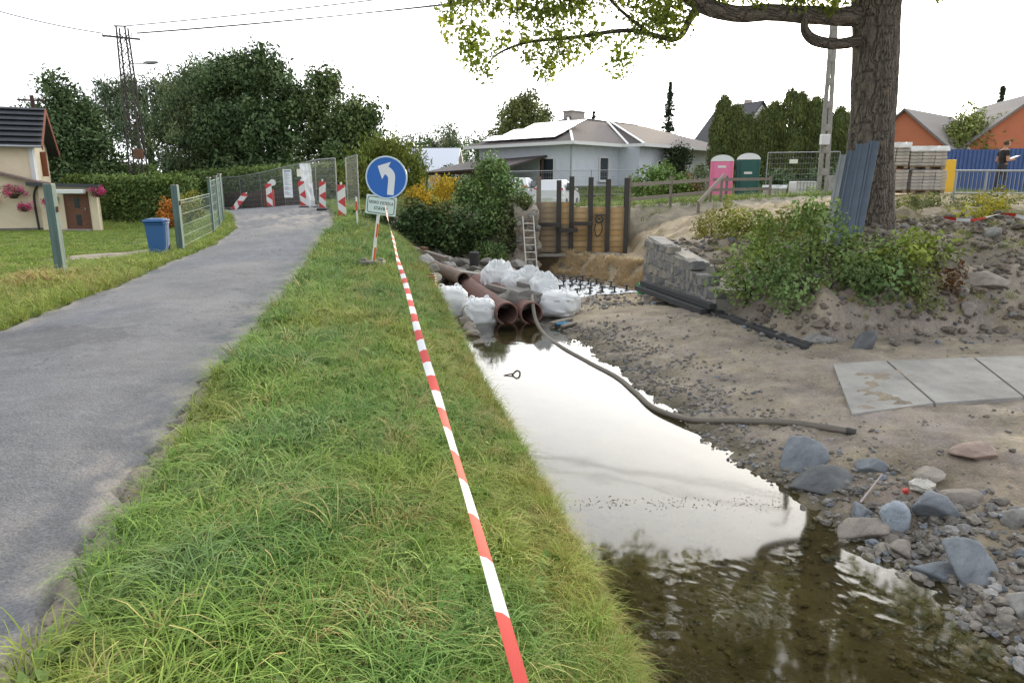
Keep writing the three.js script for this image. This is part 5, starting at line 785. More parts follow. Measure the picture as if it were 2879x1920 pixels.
{
  const a = V(-2.5, 1.28, -13.75), b = V(0.12, 0.62, -0.75), pts = []; for (let i = 0; i <= 12; i++) { const f = i / 12, p = a.clone().lerp(b, f); p.y -= 0.09 * 4 * f * (1 - f); p.x += 0.006 * Math.sin(f * 23); pts.push(p); }
  tape('red and white barrier tape stretched along the grass verge', pts, 0.045, 0.25, 0, 5, (u) => 0.6 + 0.7 * Math.sin(u * 7) + 0.3 * Math.sin(u * 31));
  tape('short red and white tape from the marker post to the ground', [V(-4.73, height(-4.75, -21.4) + 0.78, -21.38), V(-4.5, height(-4.5, -21.2) + 0.35, -21.2), V(-4.15, height(-4.1, -20.8) + 0.02, -20.8)], 0.07, 0.3, 0, 6, () => 1.0);
  const q = [[9.2, 0.02, -15.3], [9.6, 0.06, -14.6], [10.2, 0.1, -14.4], [10.9, 0.1, -14.1], [11.8, 0.08, -13.6], [13, 0.1, -13]].map(([x, d, z]) => V(x, height(x, z) + d + 0.12, z)); tape('twisted red and white tape lying over the earth mound', q, 0.07, 0.28, 0, 9, (u) => 12 * u);
}
// ---------- yard behind the bank ----------
function pallet(label, p, turn, w, h, d, layers, film) {
  const t = thing('block_pallet', label, 'pallet', p, turn, 'pallets of building blocks'), R = rng(Math.round(p[0] * 100)), tones = [mat(0.66, 0.6, 0.54, { map: T.concrete }), mat(0.58, 0.54, 0.49, { map: T.concrete }), mat(0.72, 0.65, 0.58, { map: T.concrete })];
  for (let k = 0; k < 3; k++) part('pallet_board', box(w, 0.025, 0.1, 0, 0.1, (k - 1) * d * 0.42), MAT.wood, t); for (let k = 0; k < 3; k++) part('pallet_block', box(0.12, 0.085, d, (k - 1) * w * 0.42, 0.045, 0), MAT.wood, t);
  const lh = (h - 0.12) / layers, nb = Math.max(2, Math.round(w / 0.4));
  for (let l = 0; l < layers; l++) for (let b = 0; b < nb; b++) part('block', rbox(w / nb - 0.012, lh - 0.012, d * (0.97 + 0.03 * R()), 0.008, -w / 2 + (b + 0.5) * w / nb + (R() - 0.5) * 0.015, 0.115 + (l + 0.5) * lh, (R() - 0.5) * 0.02), tones[Math.floor(R() * 3)], t);
  if (film) part('wrap_film', planar(noisy(tf(new THREE.BoxGeometry(w + 0.05, 0.16, d + 0.05, 12, 2, 8), 0, 0, 0), 0.03, 5, 2)).translate(0, h + 0.02, 0), C.film, t);
}
pallet('lower block pallet standing against the oak side of the stack', [13.0, 1.38, -24.3], -0.1, 0.85, 0.78, 0.8, 6, false);
pallet('upper block pallet stacked beside the oak trunk', [12.95, 2.19, -24.3], -0.1, 0.85, 0.76, 0.8, 6, true);
pallet('lower wide block pallet next to the yellow panel', [14.15, 1.38, -24.3], -0.08, 1.15, 0.78, 0.8, 6, false);
pallet('upper wide block pallet topped with crumpled white film', [14.05, 2.17, -24.3], -0.08, 1.2, 0.66, 0.8, 5, true);
pallet('small low pallet of pavers beside the toilets', [12.75, 1.05, -34.2], 0.1, 0.8, 0.5, 0.8, 3, true);
{
  const t = thing('water_tank', 'whitish caged liquid container by the lamp post', 'tank', [14.1, 1.05, -34.2], 0.05); part('tank', rbox(1.0, 0.72, 0.9, 0.06, 0, 0.42, 0), mat(0.62, 0.6, 0.56), t); for (let k = 0; k < 7; k++) part('cage_bar', box(0.025, 0.75, 0.02, -0.48 + k * 0.16, 0.42, 0.465), MAT.galv, t); for (const y of [0.1, 0.4, 0.74]) part('cage_bar', box(1.04, 0.025, 0.02, 0, y, 0.475), MAT.galv, t);
  const s = thing('concrete_ring', 'upright grey concrete slab leaning beside the lamp post', 'concrete slab', [15.4, 1.1, -33.8], 0.15); part('slab', rbox(0.85, 1.0, 0.14, 0.03, 0, 0.5, 0, -0.12), MAT.concrete, s); part('lifting_eye', tf(new THREE.TorusGeometry(0.06, 0.012, 6, 14), 0, 1.0, -0.1), MAT.darkSteel, s);
  const y = thing('yellow_panel', 'yellow site panel propped beside the block pallets', 'panel', [15.75, 1.35, -25.5], -0.1); part('sheet', rbox(0.42, 1.15, 0.06, 0.02, 0, 0.62, 0, -0.06), C.yellow, y); part('foot', rbox(0.5, 0.06, 0.3, 0.02, 0, 0.03, 0), MAT.blackPlastic, y);
}
{ // blue corrugated hoarding
  const t = thing('blue_hoarding', 'tall blue corrugated metal hoarding behind the railing', 'fence'), a = V(17.2, 0, -30.6), b = V(27.5, 0, -27.4), n = 10, blue = mat(0.07, 0.14, 0.36, { roughness: 0.5, map: T.metal });
  for (let k = 0; k < n; k++) { const p = a.clone().lerp(b, k / n), q = a.clone().lerp(b, (k + 0.985) / n), w = p.distanceTo(q), s = []; for (let i = 0; i < 7; i++) { const x = i * w / 7; s.push([x, 0], [x + w / 14, 0], [x + w / 14 + 0.02, 0.035], [x + w / 7 - 0.02, 0.035]); } s.push([w, 0]); const back = s.slice().reverse().map(([x, y]) => [x, y - 0.008]); const g = poly(s.concat(back), 2.0 + 0.03 * (k % 2)); g.rotateX(-Math.PI / 2); part('sheet', tf(g, p.x, 1.1, p.z, 0, -Math.atan2(q.z - p.z, q.x - p.x)), blue, t); }
  for (let k = 0; k <= n; k += 2) { const p = a.clone().lerp(b, k / n); part('post', box(0.08, 2.4, 0.08, p.x, 2.0, p.z - 0.1), MAT.galv, t); }
}
{ // galvanised railing
  const t = thing('bar_railing', 'galvanised bar railing in front of the standing person', 'railing'), y0 = 1.3, y1 = 2.07, z = -21; part('top_rail', bar(V(13.15, y1, z), V(18.4, y1 - 0.02, z + 0.1), 0.028), MAT.galv, t); part('bottom_rail', bar(V(13.15, y0 + 0.12, z), V(18.4, y0 + 0.1, z + 0.1), 0.02), MAT.galv, t);
  for (const x of [13.2, 14.1, 15.9, 17.6]) part('post', bar(V(x, y0 - 0.5, z), V(x, y1, z), 0.035), MAT.galv, t); for (let x = 13.32; x < 18.3; x += 0.125) part('baluster', bar(V(x, y0 + 0.12, z + 0.02), V(x, y1, z + 0.02), 0.009, 0.009, 5), MAT.galv, t);
}
{ // concrete lamp post with meter box
  const t = thing('concrete_pole', 'tapered concrete utility pole with white meter box', 'utility pole', [13.25, 0.8, -30]); const pts = (s) => [V(s * 0.17, 0, 0), V(s * 0.03 - 0.3, 10.5, 0)];
  for (const s of [-1, 1]) part('leg', beam(...pts(s), 0.085, 0.16), MAT.concrete, t); for (let k = 0; k < 11; k++) part('web', box(0.34 - k * 0.02, 0.28, 0.13, -0.028 * (0.5 + k * 0.9), 0.5 + k * 0.9, 0), MAT.concrete, t);
  const b = part('meter_box', rbox(0.36, 0.42, 0.22, 0.02, -0.2, 2.7, 0.18), MAT.whitePaint, t); part('meter_door', rbox(0.3, 0.34, 0.012, 0.004, -0.2, 2.7, 0.296), mat(0.6, 0.62, 0.64), b); part('bulb_arm', tube([V(0, 10.3, 0), V(-0.3, 10.7, 0.2), V(-1.2, 10.8, 0.6)], 0.035, 14), MAT.galv, t);
}
{ // weathered sheets leaning on the oak
  const R = rng(121); for (let k = 0; k < 4; k++) { const x0 = 6.22 + k * 0.17, x1 = [6.72, 6.9, 7.06, 7.24][k], yb = height(x0, -13.75) - 0.05, z1 = -14.46, top = [2.25, 2.32, 2.45, 2.5][k]; const t = thing('roof_sheet', ['narrow pale edge sheet leaning outermost on the oak', 'blue grey corrugated sheet leaning on the oak beside the pale edge one', 'dark blue grey sheet leaning on the middle of the oak trunk', 'topmost dark blue grey sheet leaning across the oak trunk'][k], 'sheet', [0, 0, 0], 0, 'sheets leaning on the oak'); const a = V(x0, yb, -13.75 + 0.05 * k), b = V(x1, top, z1 + 0.05 * k); part('panel', beam(a, b, [0.12, 0.22, 0.24, 0.22][k], 0.025), k ? C.blueSheet : MAT.galv, t); for (let i = 0; i < 2; i++) { const o = V((i - 0.5) * 0.1, 0.01, 0.03); part('rib', beam(a.clone().add(o), b.clone().add(o), 0.03, 0.025), k ? C.blueSheet : MAT.galv, t); } void R; }
}
// ---------- parked cars ----------
function car(label, p, turn, body, lower) {
  const t = thing('parked_car', label, 'car', p, turn, 'cars parked by the bungalow'); // rear towards +z, length along z
  const prof = [[-1.95, 0.3], [-1.98, 0.62], [-1.75, 0.8], [-0.95, 0.92], [-0.35, 1.36], [0.2, 1.46], [1.3, 1.44], [1.72, 1.0], [1.84, 0.8], [1.86, 0.35]];
  const g = poly(prof, 1.5, 0.06); g.translate(0, 0, -0.75); g.rotateY(-Math.PI / 2); { const p = g.attributes.position; for (let i = 0; i < p.count; i++) { const y = p.getY(i); if (y > 0.9) p.setX(i, p.getX(i) * (1 - 0.26 * (y - 0.9) / 0.56)); } g.computeVertexNormals(); } part('body', g, body, t);
  part('bumper', rbox(1.66, 0.36, 0.2, 0.06, 0, 0.48, 1.86), lower, t); part('rear_window', box(1.12, 0.46, 0.03, 0, 1.21, 1.58, -0.76), mat(0.025, 0.025, 0.03, { roughness: 0.5 }), t); part('tailgate', rbox(1.5, 0.42, 0.06, 0.02, 0, 0.8, 1.9), lower, t); part('number_plate', rbox(0.5, 0.11, 0.02, 0.005, 0, 0.62, 1.975), MAT.whitePaint, t);
  for (const s of [-1, 1]) { part('tail_light', rbox(0.3, 0.26, 0.08, 0.03, s * 0.6, 0.98, 1.8), MAT.redPaint, t); part('side_window', poly([[-0.75, 0.98], [-0.3, 1.32], [1.15, 1.36], [1.35, 1.0]], 0.02).rotateY(-Math.PI / 2).translate(s * 0.81 + 0.01, 0, 0), MAT.glass, t); part('mirror', rbox(0.14, 0.12, 0.08, 0.03, s * 0.9, 1.02, -0.7), lower, t); for (const z of [-1.25, 1.2]) { const w = part('wheel', cyl(0.3, 0.3, 0.2, s * 0.72, 0.3, z, 22, 0, 0, Math.PI / 2), MAT.rubber, t); part('rim', cyl(0.18, 0.18, 0.03, s * 0.83, 0.3, z, 14, 0, 0, Math.PI / 2), MAT.galv, w); } }
}
car('silver hatchback with red tail lights parked behind the shuttering', [2.35, height(2.35, -36.5), -36.8], -0.3, mat(0.62, 0.63, 0.65, { roughness: 0.35 }), mat(0.7, 0.72, 0.74, { roughness: 0.4 }));
car('white hatchback parked next to the silver one', [0.45, height(0.45, -38), -38.4], -0.2, mat(0.7, 0.72, 0.74, { roughness: 0.35 }), mat(0.6, 0.62, 0.64, { roughness: 0.4 }));
// ---------- mast, wires, poles ----------
{
  const X = -23.2, Z = -44, Y = -0.6, t = thing('lattice_mast', 'tall steel lattice mast with a street lamp arm', 'mast', [X, Y, Z], 0.15), top = 11.4, hw = (y) => lerp(0.45, 0.24, y / top), st = mat(0.09, 0.075, 0.065, { map: T.metal });
  for (const [a, b] of [[-1, -1], [1, -1], [1, 1], [-1, 1]]) part('leg', beam(V(a * hw(0), 0, b * hw(0)), V(a * hw(top), top, b * hw(top)), 0.07, 0.07), st, t);
  for (let k = 0, y = 0.3; k < 15; k++) { const h = 0.72, y2 = Math.min(top, y + h), a = hw(y), b = hw(y2); for (const s of [-1, 1]) { part('brace', bar(V(-a, y, s * a), V(b, y2, s * b), 0.022, 0.022, 5), st, t); part('brace', bar(V(a, y, s * a), V(-b, y2, s * b), 0.022, 0.022, 5), st, t); part('brace', bar(V(s * a, y, -a), V(s * b, y2, b), 0.022, 0.022, 5), st, t); } y = y2; }
  part('crossarm', beam(V(-1.05, 10.85, 0.3), V(1.05, 10.7, 0.3), 0.09, 0.1), st, t); part('head_frame', [beam(V(-0.35, 11.4, 0.3), V(0.35, 11.4, 0.3), 0.07, 0.07)], st, t); for (const x of [-1.0, -0.6, 0.6, 1.0]) part('insulator', cyl(0.05, 0.04, 0.16, x, 10.9, 0.3, 8), MAT.whitePaint, t);
  const arm = part('lamp_arm', bar(V(0.35, 9.35, 0.3), V(1.15, 9.35, 0.3), 0.03), st, t); part('lamp_head', tf(new THREE.SphereGeometry(1, 18, 12).scale(0.45, 0.11, 0.16), 1.5, 9.42, 0.3, 0, 0, 0.06), MAT.galv, arm); part('equipment_box', rbox(0.5, 0.6, 0.3, 0.03, 0.3, 4.1, 0.55), MAT.rust, t);
  const wire = (lab, a, b, sag, r = 0.03) => { const pts = []; for (let i = 0; i <= 16; i++) { const f = i / 16, p = a.clone().lerp(b, f); p.y -= sag * 4 * f * (1 - f); pts.push(p); } solo('overhead_wire', lab, 'wire', tube(pts, r, 40, 5), mat(0.12, 0.12, 0.13), 'overhead wires'); };
  wire('overhead wire from mast top, highest of the span towards the oak', V(X + 0.3, Y + 11.4, Z + 0.3), V(13.1, 11.25, -30), 0.25); wire('overhead wire from the mast crossarm end towards the oak', V(X + 1.0, Y + 11.0, Z + 0.3), V(13.2, 10.7, -30), 0.3); wire('overhead wire from the inner crossarm insulator towards the oak', V(X + 0.6, Y + 11.0, Z + 0.3), V(13.3, 10.4, -30), 0.2, 0.024);
  wire('overhead wire climbing away over the cottage roof', V(X - 1.0, Y + 11.0, Z + 0.3), V(-38, 14.5, -42), 0.6); wire('thin overhead wire passing low behind the mast', V(X - 0.6, Y + 10.9, Z + 0.3), V(-42, 9.6, -50), 0.5, 0.015);
  const p = thing('timber_pole', 'leaning timber utility pole behind the cottage roof', 'utility pole', [-27.2, -0.6, -41]); part('shaft', bar(V(0.35, 0, 0), V(0, 7.2, 0), 0.15, 0.11, 10), MAT.woodDark, p); part('crossarm', beam(V(-0.75, 6.95, 0.1), V(0.75, 6.9, 0.1), 0.09, 0.09), MAT.woodDark, p); for (const x of [-0.65, -0.3, 0.3, 0.65]) part('insulator', cyl(0.04, 0.035, 0.15, x, 7.05, 0.1, 8), MAT.whitePaint, p);
}
// ---------- lawn side ----------
{
  const green = mat(0.14, 0.22, 0.21, { map: T.concrete, roughness: 0.8 });
  const gp = (label, x, z, h, w) => { const t = thing('gate_post', label, 'post', onGround(x, z, -0.05), 0.1); part('shaft', rbox(w, h, w, 0.012, 0, h / 2, 0), green, t); part('cap', rbox(w * 0.9, 0.02, w * 0.9, 0.005, 0, h + 0.008, 0), MAT.concrete, t); part('hinge', box(0.04, 0.1, 0.03, w / 2 + 0.01, h * 0.75, 0), MAT.rust, t); };
  gp('tall green concrete post standing alone in dry grass', -8.18, -12.45, 1.72, 0.15); gp('green concrete post next to the blue bin', -8.0, -16.7, 1.62, 0.15);
  const fence = [[-8.05, -16.95], [-8.85, -20.6], [-9.5, -22.6], [-10.2, -24.6], [-11.0, -26.6]];
  for (let i = 0; i < 4; i++) meshPanel('garden_fence', ['green chain link fence panel behind the blue bin post', 'green chain link fence panel, second along the lane', 'green chain link fence panel, third along the lane', 'green chain link fence panel at the lane bend'][i], onGround(...fence[i]), onGround(...fence[i + 1]), i ? 1.55 : 1.2, 'garden fence panels along the lane', mat(0.26, 0.34, 0.32, { roughness: 0.6 }), 0.12, false);
  fence.slice(1).forEach(([x, z], i) => { const t = thing('fence_post', ['green fence post at the end of the first mesh panel', 'green fence post between second and third mesh panels', 'green fence post before the lane bend', 'green fence post at the lane bend'][i], 'post', onGround(x, z, -0.05)); part('shaft', rbox(0.08, 1.7, 0.08, 0.01, 0, 0.85, 0), green, t); part('cap', rbox(0.12, 0.03, 0.12, 0.005, 0, 1.7, 0), MAT.concrete, t); });
  const b = thing('waste_bin', 'blue wheeled waste bin standing by the green post', 'bin', onGround(-8.42, -16.5), 0.2), blue = mat(0.02, 0.1, 0.28, { roughness: 0.5 });
  { const s = new THREE.Shape([[-0.2, 0], [0.2, 0], [0.26, 0.72], [-0.26, 0.72]].map((p) => new THREE.Vector2(...p))), g = new THREE.ExtrudeGeometry(s, { depth: 0.46, bevelEnabled: true, bevelSize: 0.02, bevelThickness: 0.02, bevelSegments: 2 }); part('tub', g.translate(0, 0.03, -0.23), blue, b); }
  b.scale.x = 0.74; const lid = part('lid', [rbox(0.62, 0.06, 0.6, 0.025, 0, 0.79, 0.02, 0, 0, 0, 2), rbox(0.5, 0.04, 0.46, 0.018, 0, 0.825, 0.0, 0, 0, 0, 2)], blue, b); part('hinge_bar', bar(V(-0.26, 0.78, -0.3), V(0.26, 0.78, -0.3), 0.018), blue, lid); for (const s of [-1, 1]) part('wheel', cyl(0.1, 0.1, 0.05, s * 0.24, 0.1, -0.22, 16, 0, 0, Math.PI / 2), MAT.rubber, b); part('rim_band', rbox(0.58, 0.05, 0.56, 0.02, 0, 0.73, 0), blue, b);
}
function shrub(name, label, cat, p, lobes, o) { // stems and foliage
  const t = thing(name, label, cat, p, 0, o.group), R = rng(o.seed); for (const l of lobes.slice(0, 6)) part('stem', limb([V(l[0] * 0.3, -0.15, l[2] * 0.3), V(l[0] * 0.6, l[1] * 0.5, l[2] * 0.6), V(l[0], l[1], l[2])], [0.025, 0.018, 0.006], 5, 3), barkDark, t);
  baked('foliage', o.clump, o.mat, crownPoints(lobes, o.gap, o.seed, o.dens ?? 1).map((q) => ({ p: q, s: (o.scale ?? 1) * (0.7 + 0.6 * R()), r: [(R() - 0.5) * 1.2, R() * 6.28, (R() - 0.5) * 1.2], c: tintVar(R, o.tint ?? [1, 1, 1], o.vary ?? 0.35) })), t); return t;
}
{ // clipped hedge and garden bushes
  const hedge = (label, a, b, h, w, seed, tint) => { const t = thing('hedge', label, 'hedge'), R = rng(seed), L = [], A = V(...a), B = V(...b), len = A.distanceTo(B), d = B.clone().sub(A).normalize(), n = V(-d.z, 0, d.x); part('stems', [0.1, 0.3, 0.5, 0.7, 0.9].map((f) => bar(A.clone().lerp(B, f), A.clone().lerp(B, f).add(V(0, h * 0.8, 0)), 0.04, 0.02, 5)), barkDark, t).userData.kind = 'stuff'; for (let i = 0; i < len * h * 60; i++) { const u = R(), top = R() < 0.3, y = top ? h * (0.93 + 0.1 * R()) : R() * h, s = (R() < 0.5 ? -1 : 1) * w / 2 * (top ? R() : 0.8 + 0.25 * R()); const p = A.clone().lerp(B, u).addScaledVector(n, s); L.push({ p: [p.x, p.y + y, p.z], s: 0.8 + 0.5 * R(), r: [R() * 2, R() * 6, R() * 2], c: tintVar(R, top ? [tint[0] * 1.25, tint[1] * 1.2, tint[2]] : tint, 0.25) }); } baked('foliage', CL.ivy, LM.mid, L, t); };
  hedge('clipped dark green hedge beyond the garden hut', [-25.5, -0.55, -41], [-18.2, -0.5, -39.5], 2.35, 1.2, 131, [0.9, 0.95, 0.7]);
  hedge('dense dark hedge closing the far end of the lawn', [-34, -0.6, -44], [-24, -0.6, -47], 3.2, 1.6, 132, [0.95, 1, 0.8]);
  hedge('long dark undergrowth hedge under the tall trees', [-27, -0.5, -52], [-8, 0.2, -43.5], 2.6, 1.8, 133, [0.95, 1, 0.8]);
  shrub('bush', 'small orange leaved bush in the garden', 'bush', [-15.9, -0.45, -32.5], [[0, 0.8, 0, 0.42, 0.75, 0.4], [-0.1, 0.4, 0.1, 0.45, 0.5, 0.4]], { seed: 134, clump: CL.shrub, mat: LM.orange, gap: 0.3, dens: 0.6 });
  shrub('bush', 'round yellow green bush in the garden', 'bush', [-14.7, -0.42, -32], [[0, 0.95, 0, 0.6, 0.75, 0.55], [0.2, 0.5, 0.1, 0.6, 0.6, 0.5]], { seed: 135, clump: CL.shrub, mat: LM.yellow, gap: 0.3, dens: 0.6 });
  const basket = (label, x, y, z, r, s) => { const t = thing('flower_basket', label, 'flower basket', [x, y, z], 0, 'hanging flower baskets'), R = rng(s), L = []; part('pot', new THREE.LatheGeometry([[0.01, -0.2], [0.1, -0.18], [0.16, 0], [0.15, 0.02], [0.01, 0.01]].map((p) => new THREE.Vector2(p[0] * r * 3.4, p[1] * r * 2.5)), 14), MAT.woodDark, t); for (let i = 0; i < 26; i++) L.push({ p: [(R() - 0.5) * r * 2, R() * r * 0.8, (R() - 0.5) * r * 1.4], s: 0.55 + 0.4 * R(), r: [R() * 3, R() * 6, R()], c: tintVar(R, R() < 0.75 ? [1, 1, 1] : [0.15, 1.6, 0.2], 0.3) }); baked('blossom', CL.small, LM.pink, L, t); };
  basket('large pink flower basket on the cottage annex wall', -22.95, 1.25, -32.35, 0.42, 141); basket('small dim flower basket on the annex wall beside the large pink one', -23.9, 0.9, -32.15, 0.2, 142); basket('small pink flower basket hanging lowest on the annex wall', -22.6, 0.55, -32.45, 0.22, 143); basket('pink flower basket at the hut corner', -19.3, 1.25, -32.7, 0.3, 144); basket('small faded flower basket beside the hut door', -21.6, 0.85, -32.75, 0.18, 145);
}
{ // overgrown far bank
  const G = 'plants on the overgrown creek bank';
  shrub('ivy_thicket', 'dark ivy thicket covering the creek bank below the goldenrod', 'ivy', [-2.6, -0.6, -24.6], [[-1.6, 0.5, 0.3, 0.9, 0.7, 0.5], [-0.6, 0.6, 0.35, 0.9, 0.8, 0.5], [0.4, 0.45, 0.4, 0.9, 0.8, 0.5], [1.2, 0.5, 0.4, 0.8, 0.8, 0.5], [-2.3, 0.8, 0.2, 0.7, 0.6, 0.5]], { seed: 151, clump: CL.ivy, mat: LM.ivy, gap: 0.36, group: G });
  shrub('leafy_shrub', 'tall leafy green shrub beside the broken wall', 'shrub', [-0.7, 0.2, -25.2], [[0, 1.4, 0, 0.95, 0.8, 0.6], [-0.7, 1.0, 0.2, 0.8, 0.7, 0.5], [0.7, 0.9, 0.2, 0.65, 0.7, 0.5], [0.1, 0.4, 0.4, 0.9, 0.7, 0.5], [-0.1, 2.0, 0, 0.5, 0.4, 0.4]], { seed: 152, clump: CL.shrub, mat: LM.shrub, gap: 0.32, group: G });
  shrub('goldenrod', 'yellow flowering goldenrod clump on the creek bank', 'flowers', [-2.9, 0.4, -25.3], [[0, 1.0, 0, 0.7, 0.5, 0.4], [-0.6, 0.8, 0, 0.5, 0.35, 0.4], [0.6, 1.15, 0, 0.5, 0.35, 0.4]], { seed: 153, clump: CL.small, mat: LM.gold, gap: 0.2, dens: 0.6, group: G });
  shrub('leafy_shrub', 'low green shrub in front of the goldenrod', 'shrub', [-3.4, 0.1, -25.0], [[0, 0.6, 0, 0.8, 0.5, 0.5], [0.9, 0.5, 0, 0.7, 0.5, 0.5]], { seed: 154, clump: CL.shrub, mat: LM.olive, gap: 0.34, group: G });
  shrub('ivy_curtain', 'grey green ivy hanging over the broken wall top', 'ivy', [0.05, -0.4, -24.4], [[0, 1.3, 0.1, 0.35, 0.35, 0.3], [-0.1, 0.7, 0.25, 0.35, 0.5, 0.25], [-0.25, 0.1, 0.3, 0.3, 0.5, 0.25], [0.3, 1.35, 0, 0.3, 0.25, 0.3]], { seed: 155, clump: CL.ivy, mat: LM.olive, gap: 0.3, scale: 0.7, tint: [0.7, 0.75, 0.9], group: G });
  shrub('leafy_shrub', 'bright green grass tussock at the foot of the overgrown bank', 'shrub', [-0.75, -1.0, -23.6], [[0, 0.35, 0, 0.5, 0.35, 0.35]], { seed: 156, clump: CL.small, mat: LM.shrub, gap: 0.2, group: G });
  shrub('garden_shrub', 'green garden shrub behind the guard rail by the bungalow', 'shrub', [8.3, 0.9, -40], [[0, 0.9, 0, 1.3, 0.9, 0.8], [-0.8, 0.7, 0.2, 0.9, 0.8, 0.6], [1.0, 0.6, 0.2, 0.9, 0.7, 0.6]], { seed: 157, clump: CL.shrub, mat: LM.shrub, gap: 0.5, scale: 1.5, tint: [1.1, 1.1, 0.8] });
  shrub('garden_shrub', 'dark reddish shrub next to the green garden shrub', 'shrub', [10.0, 0.9, -40.5], [[0, 0.5, 0, 0.8, 0.6, 0.6]], { seed: 158, clump: CL.shrub, mat: LM.dark, gap: 0.45, scale: 1.4, tint: [2.2, 0.9, 0.9] });
  shrub('garden_shrub', 'pale green bush behind the pink toilet', 'shrub', [11.2, 0.9, -43], [[0, 1.0, 0, 1.0, 0.9, 0.7]], { seed: 159, clump: CL.shrub, mat: LM.pale, gap: 0.5, scale: 1.5 });
  shrub('garden_shrub', 'dark bush between the site fence and the column conifers', 'shrub', [16.2, 0.9, -42], [[0, 0.9, 0, 1.2, 0.9, 0.8], [2, 0.8, 0, 1.2, 0.8, 0.8]], { seed: 160, clump: CL.shrub, mat: LM.dark, gap: 0.5, scale: 1.6 });
  shrub('garden_shrub', 'dark fir bush beside the pale metal shed', 'shrub', [-4.6, 0.6, -55], [[0, 1.2, 0, 1.1, 1.3, 0.8]], { seed: 161, clump: CL.shrub, mat: LM.dark, gap: 0.55, scale: 1.7 });
}
{ // plants on the earth bank below the oak
  const G = 'shrubs on the earth bank', S = (label, x, z, lobes, seed, m, tint, c = CL.bramble) => shrub('bank_shrub', label, 'shrub', onGround(x, z), lobes, { seed, clump: c, mat: m, gap: 0.25, dens: 0.5, scale: 0.85, group: G, tint });
  S('leafy green shrub at the end of the stone wall', 4.4, -12.55, [[0, 0.7, 0, 0.42, 0.5, 0.4], [-0.25, 0.4, 0.2, 0.38, 0.4, 0.35], [0.2, 1.0, 0, 0.28, 0.35, 0.3], [0.15, 0.15, 0.3, 0.45, 0.35, 0.4]], 171, LM.shrub, [1.25, 1.15, 0.8]);
  S('biggest leafy green shrub in front of the leaning sheets', 5.35, -12.1, [[0, 0.7, 0, 0.45, 0.5, 0.4], [-0.25, 1.05, 0, 0.3, 0.35, 0.3], [0.4, 0.35, 0.2, 0.45, 0.4, 0.4], [-0.4, 0.3, 0.3, 0.45, 0.4, 0.4], [0, -0.05, 0.6, 0.6, 0.4, 0.4]], 172, LM.shrub, [1.1, 1.05, 0.85]);
  S('yellowish bramble spreading below the oak', 6.75, -11.9, [[0, 0.15, 0.1, 0.6, 0.35, 0.45], [0.55, 0.1, 0, 0.45, 0.3, 0.4], [-0.4, -0.1, 0.45, 0.5, 0.35, 0.4]], 173, LM.yellow, [0.8, 1, 1.1]);
  S('mixed bramble between the big shrub and the yellowish one', 6.05, -11.6, [[0, 0.15, 0, 0.5, 0.4, 0.4], [-0.3, -0.1, 0.35, 0.5, 0.35, 0.35], [0.3, -0.15, 0.3, 0.4, 0.3, 0.3]], 182, LM.olive, [0.95, 1.15, 1]);
  S('low dense bramble along the toe of the bank', 5.0, -11.0, [[-0.4, 0.0, 0, 0.5, 0.35, 0.35], [0.3, 0.05, 0, 0.55, 0.4, 0.35], [0.8, 0.05, 0, 0.45, 0.35, 0.35], [-0.6, 0.0, -0.4, 0.4, 0.3, 0.3]], 174, LM.olive, [0.7, 0.95, 0.9]);
  S('bramble hanging over the toe stones', 6.3, -11.05, [[0, 0.15, 0, 0.42, 0.38, 0.3], [0.4, 0.05, 0, 0.35, 0.3, 0.3]], 175, LM.olive, [0.8, 0.85, 0.8]);
  S('rusty dying bramble among the bank stones', 7.2, -11.15, [[0, 0.2, 0, 0.22, 0.3, 0.2]], 176, LM.orange, [0.3, 0.35, 0.6]);
  S('yellow leaved seedling on top of the earth bank', 11.1, -16.2, [[0, 0.35, 0, 0.4, 0.25, 0.3], [0.25, 0.15, 0, 0.3, 0.2, 0.25]], 177, LM.yellow, [1.6, 1.5, 1], CL.shrub);
  S('small yellow leaved seedling below the earth bank top', 10.2, -15.2, [[0, 0.2, 0, 0.28, 0.18, 0.25]], 178, LM.yellow, [1.7, 1.6, 1], CL.shrub);
  S('thin yellowish weeds on the sandy slope above the wall', 5.6, -19.5, [[0, 0.5, 0, 0.35, 0.5, 0.3], [0.7, 0.7, -0.6, 0.3, 0.4, 0.3], [-0.4, 0.3, 0.2, 0.25, 0.35, 0.25]], 179, LM.yellow, [1.1, 1.1, 1], CL.small);
  S('green weeds under the block pallets', 11.4, -18.6, [[0, 0.1, 0, 0.9, 0.22, 0.6], [1.3, 0.12, 0.2, 0.8, 0.25, 0.5], [-1.0, 0.1, 0.4, 0.6, 0.2, 0.5]], 180, LM.olive, [0.9, 0.9, 1], CL.small);
  S('yellow green weeds on the bank top beside the oak', 6.0, -16.5, [[0, 0.4, 0, 0.5, 0.4, 0.5], [0.9, 0.3, 0.3, 0.5, 0.35, 0.4], [-0.6, 0.4, -0.3, 0.4, 0.4, 0.4]], 181, LM.yellow, [0.9, 1, 1], CL.shrub);
}
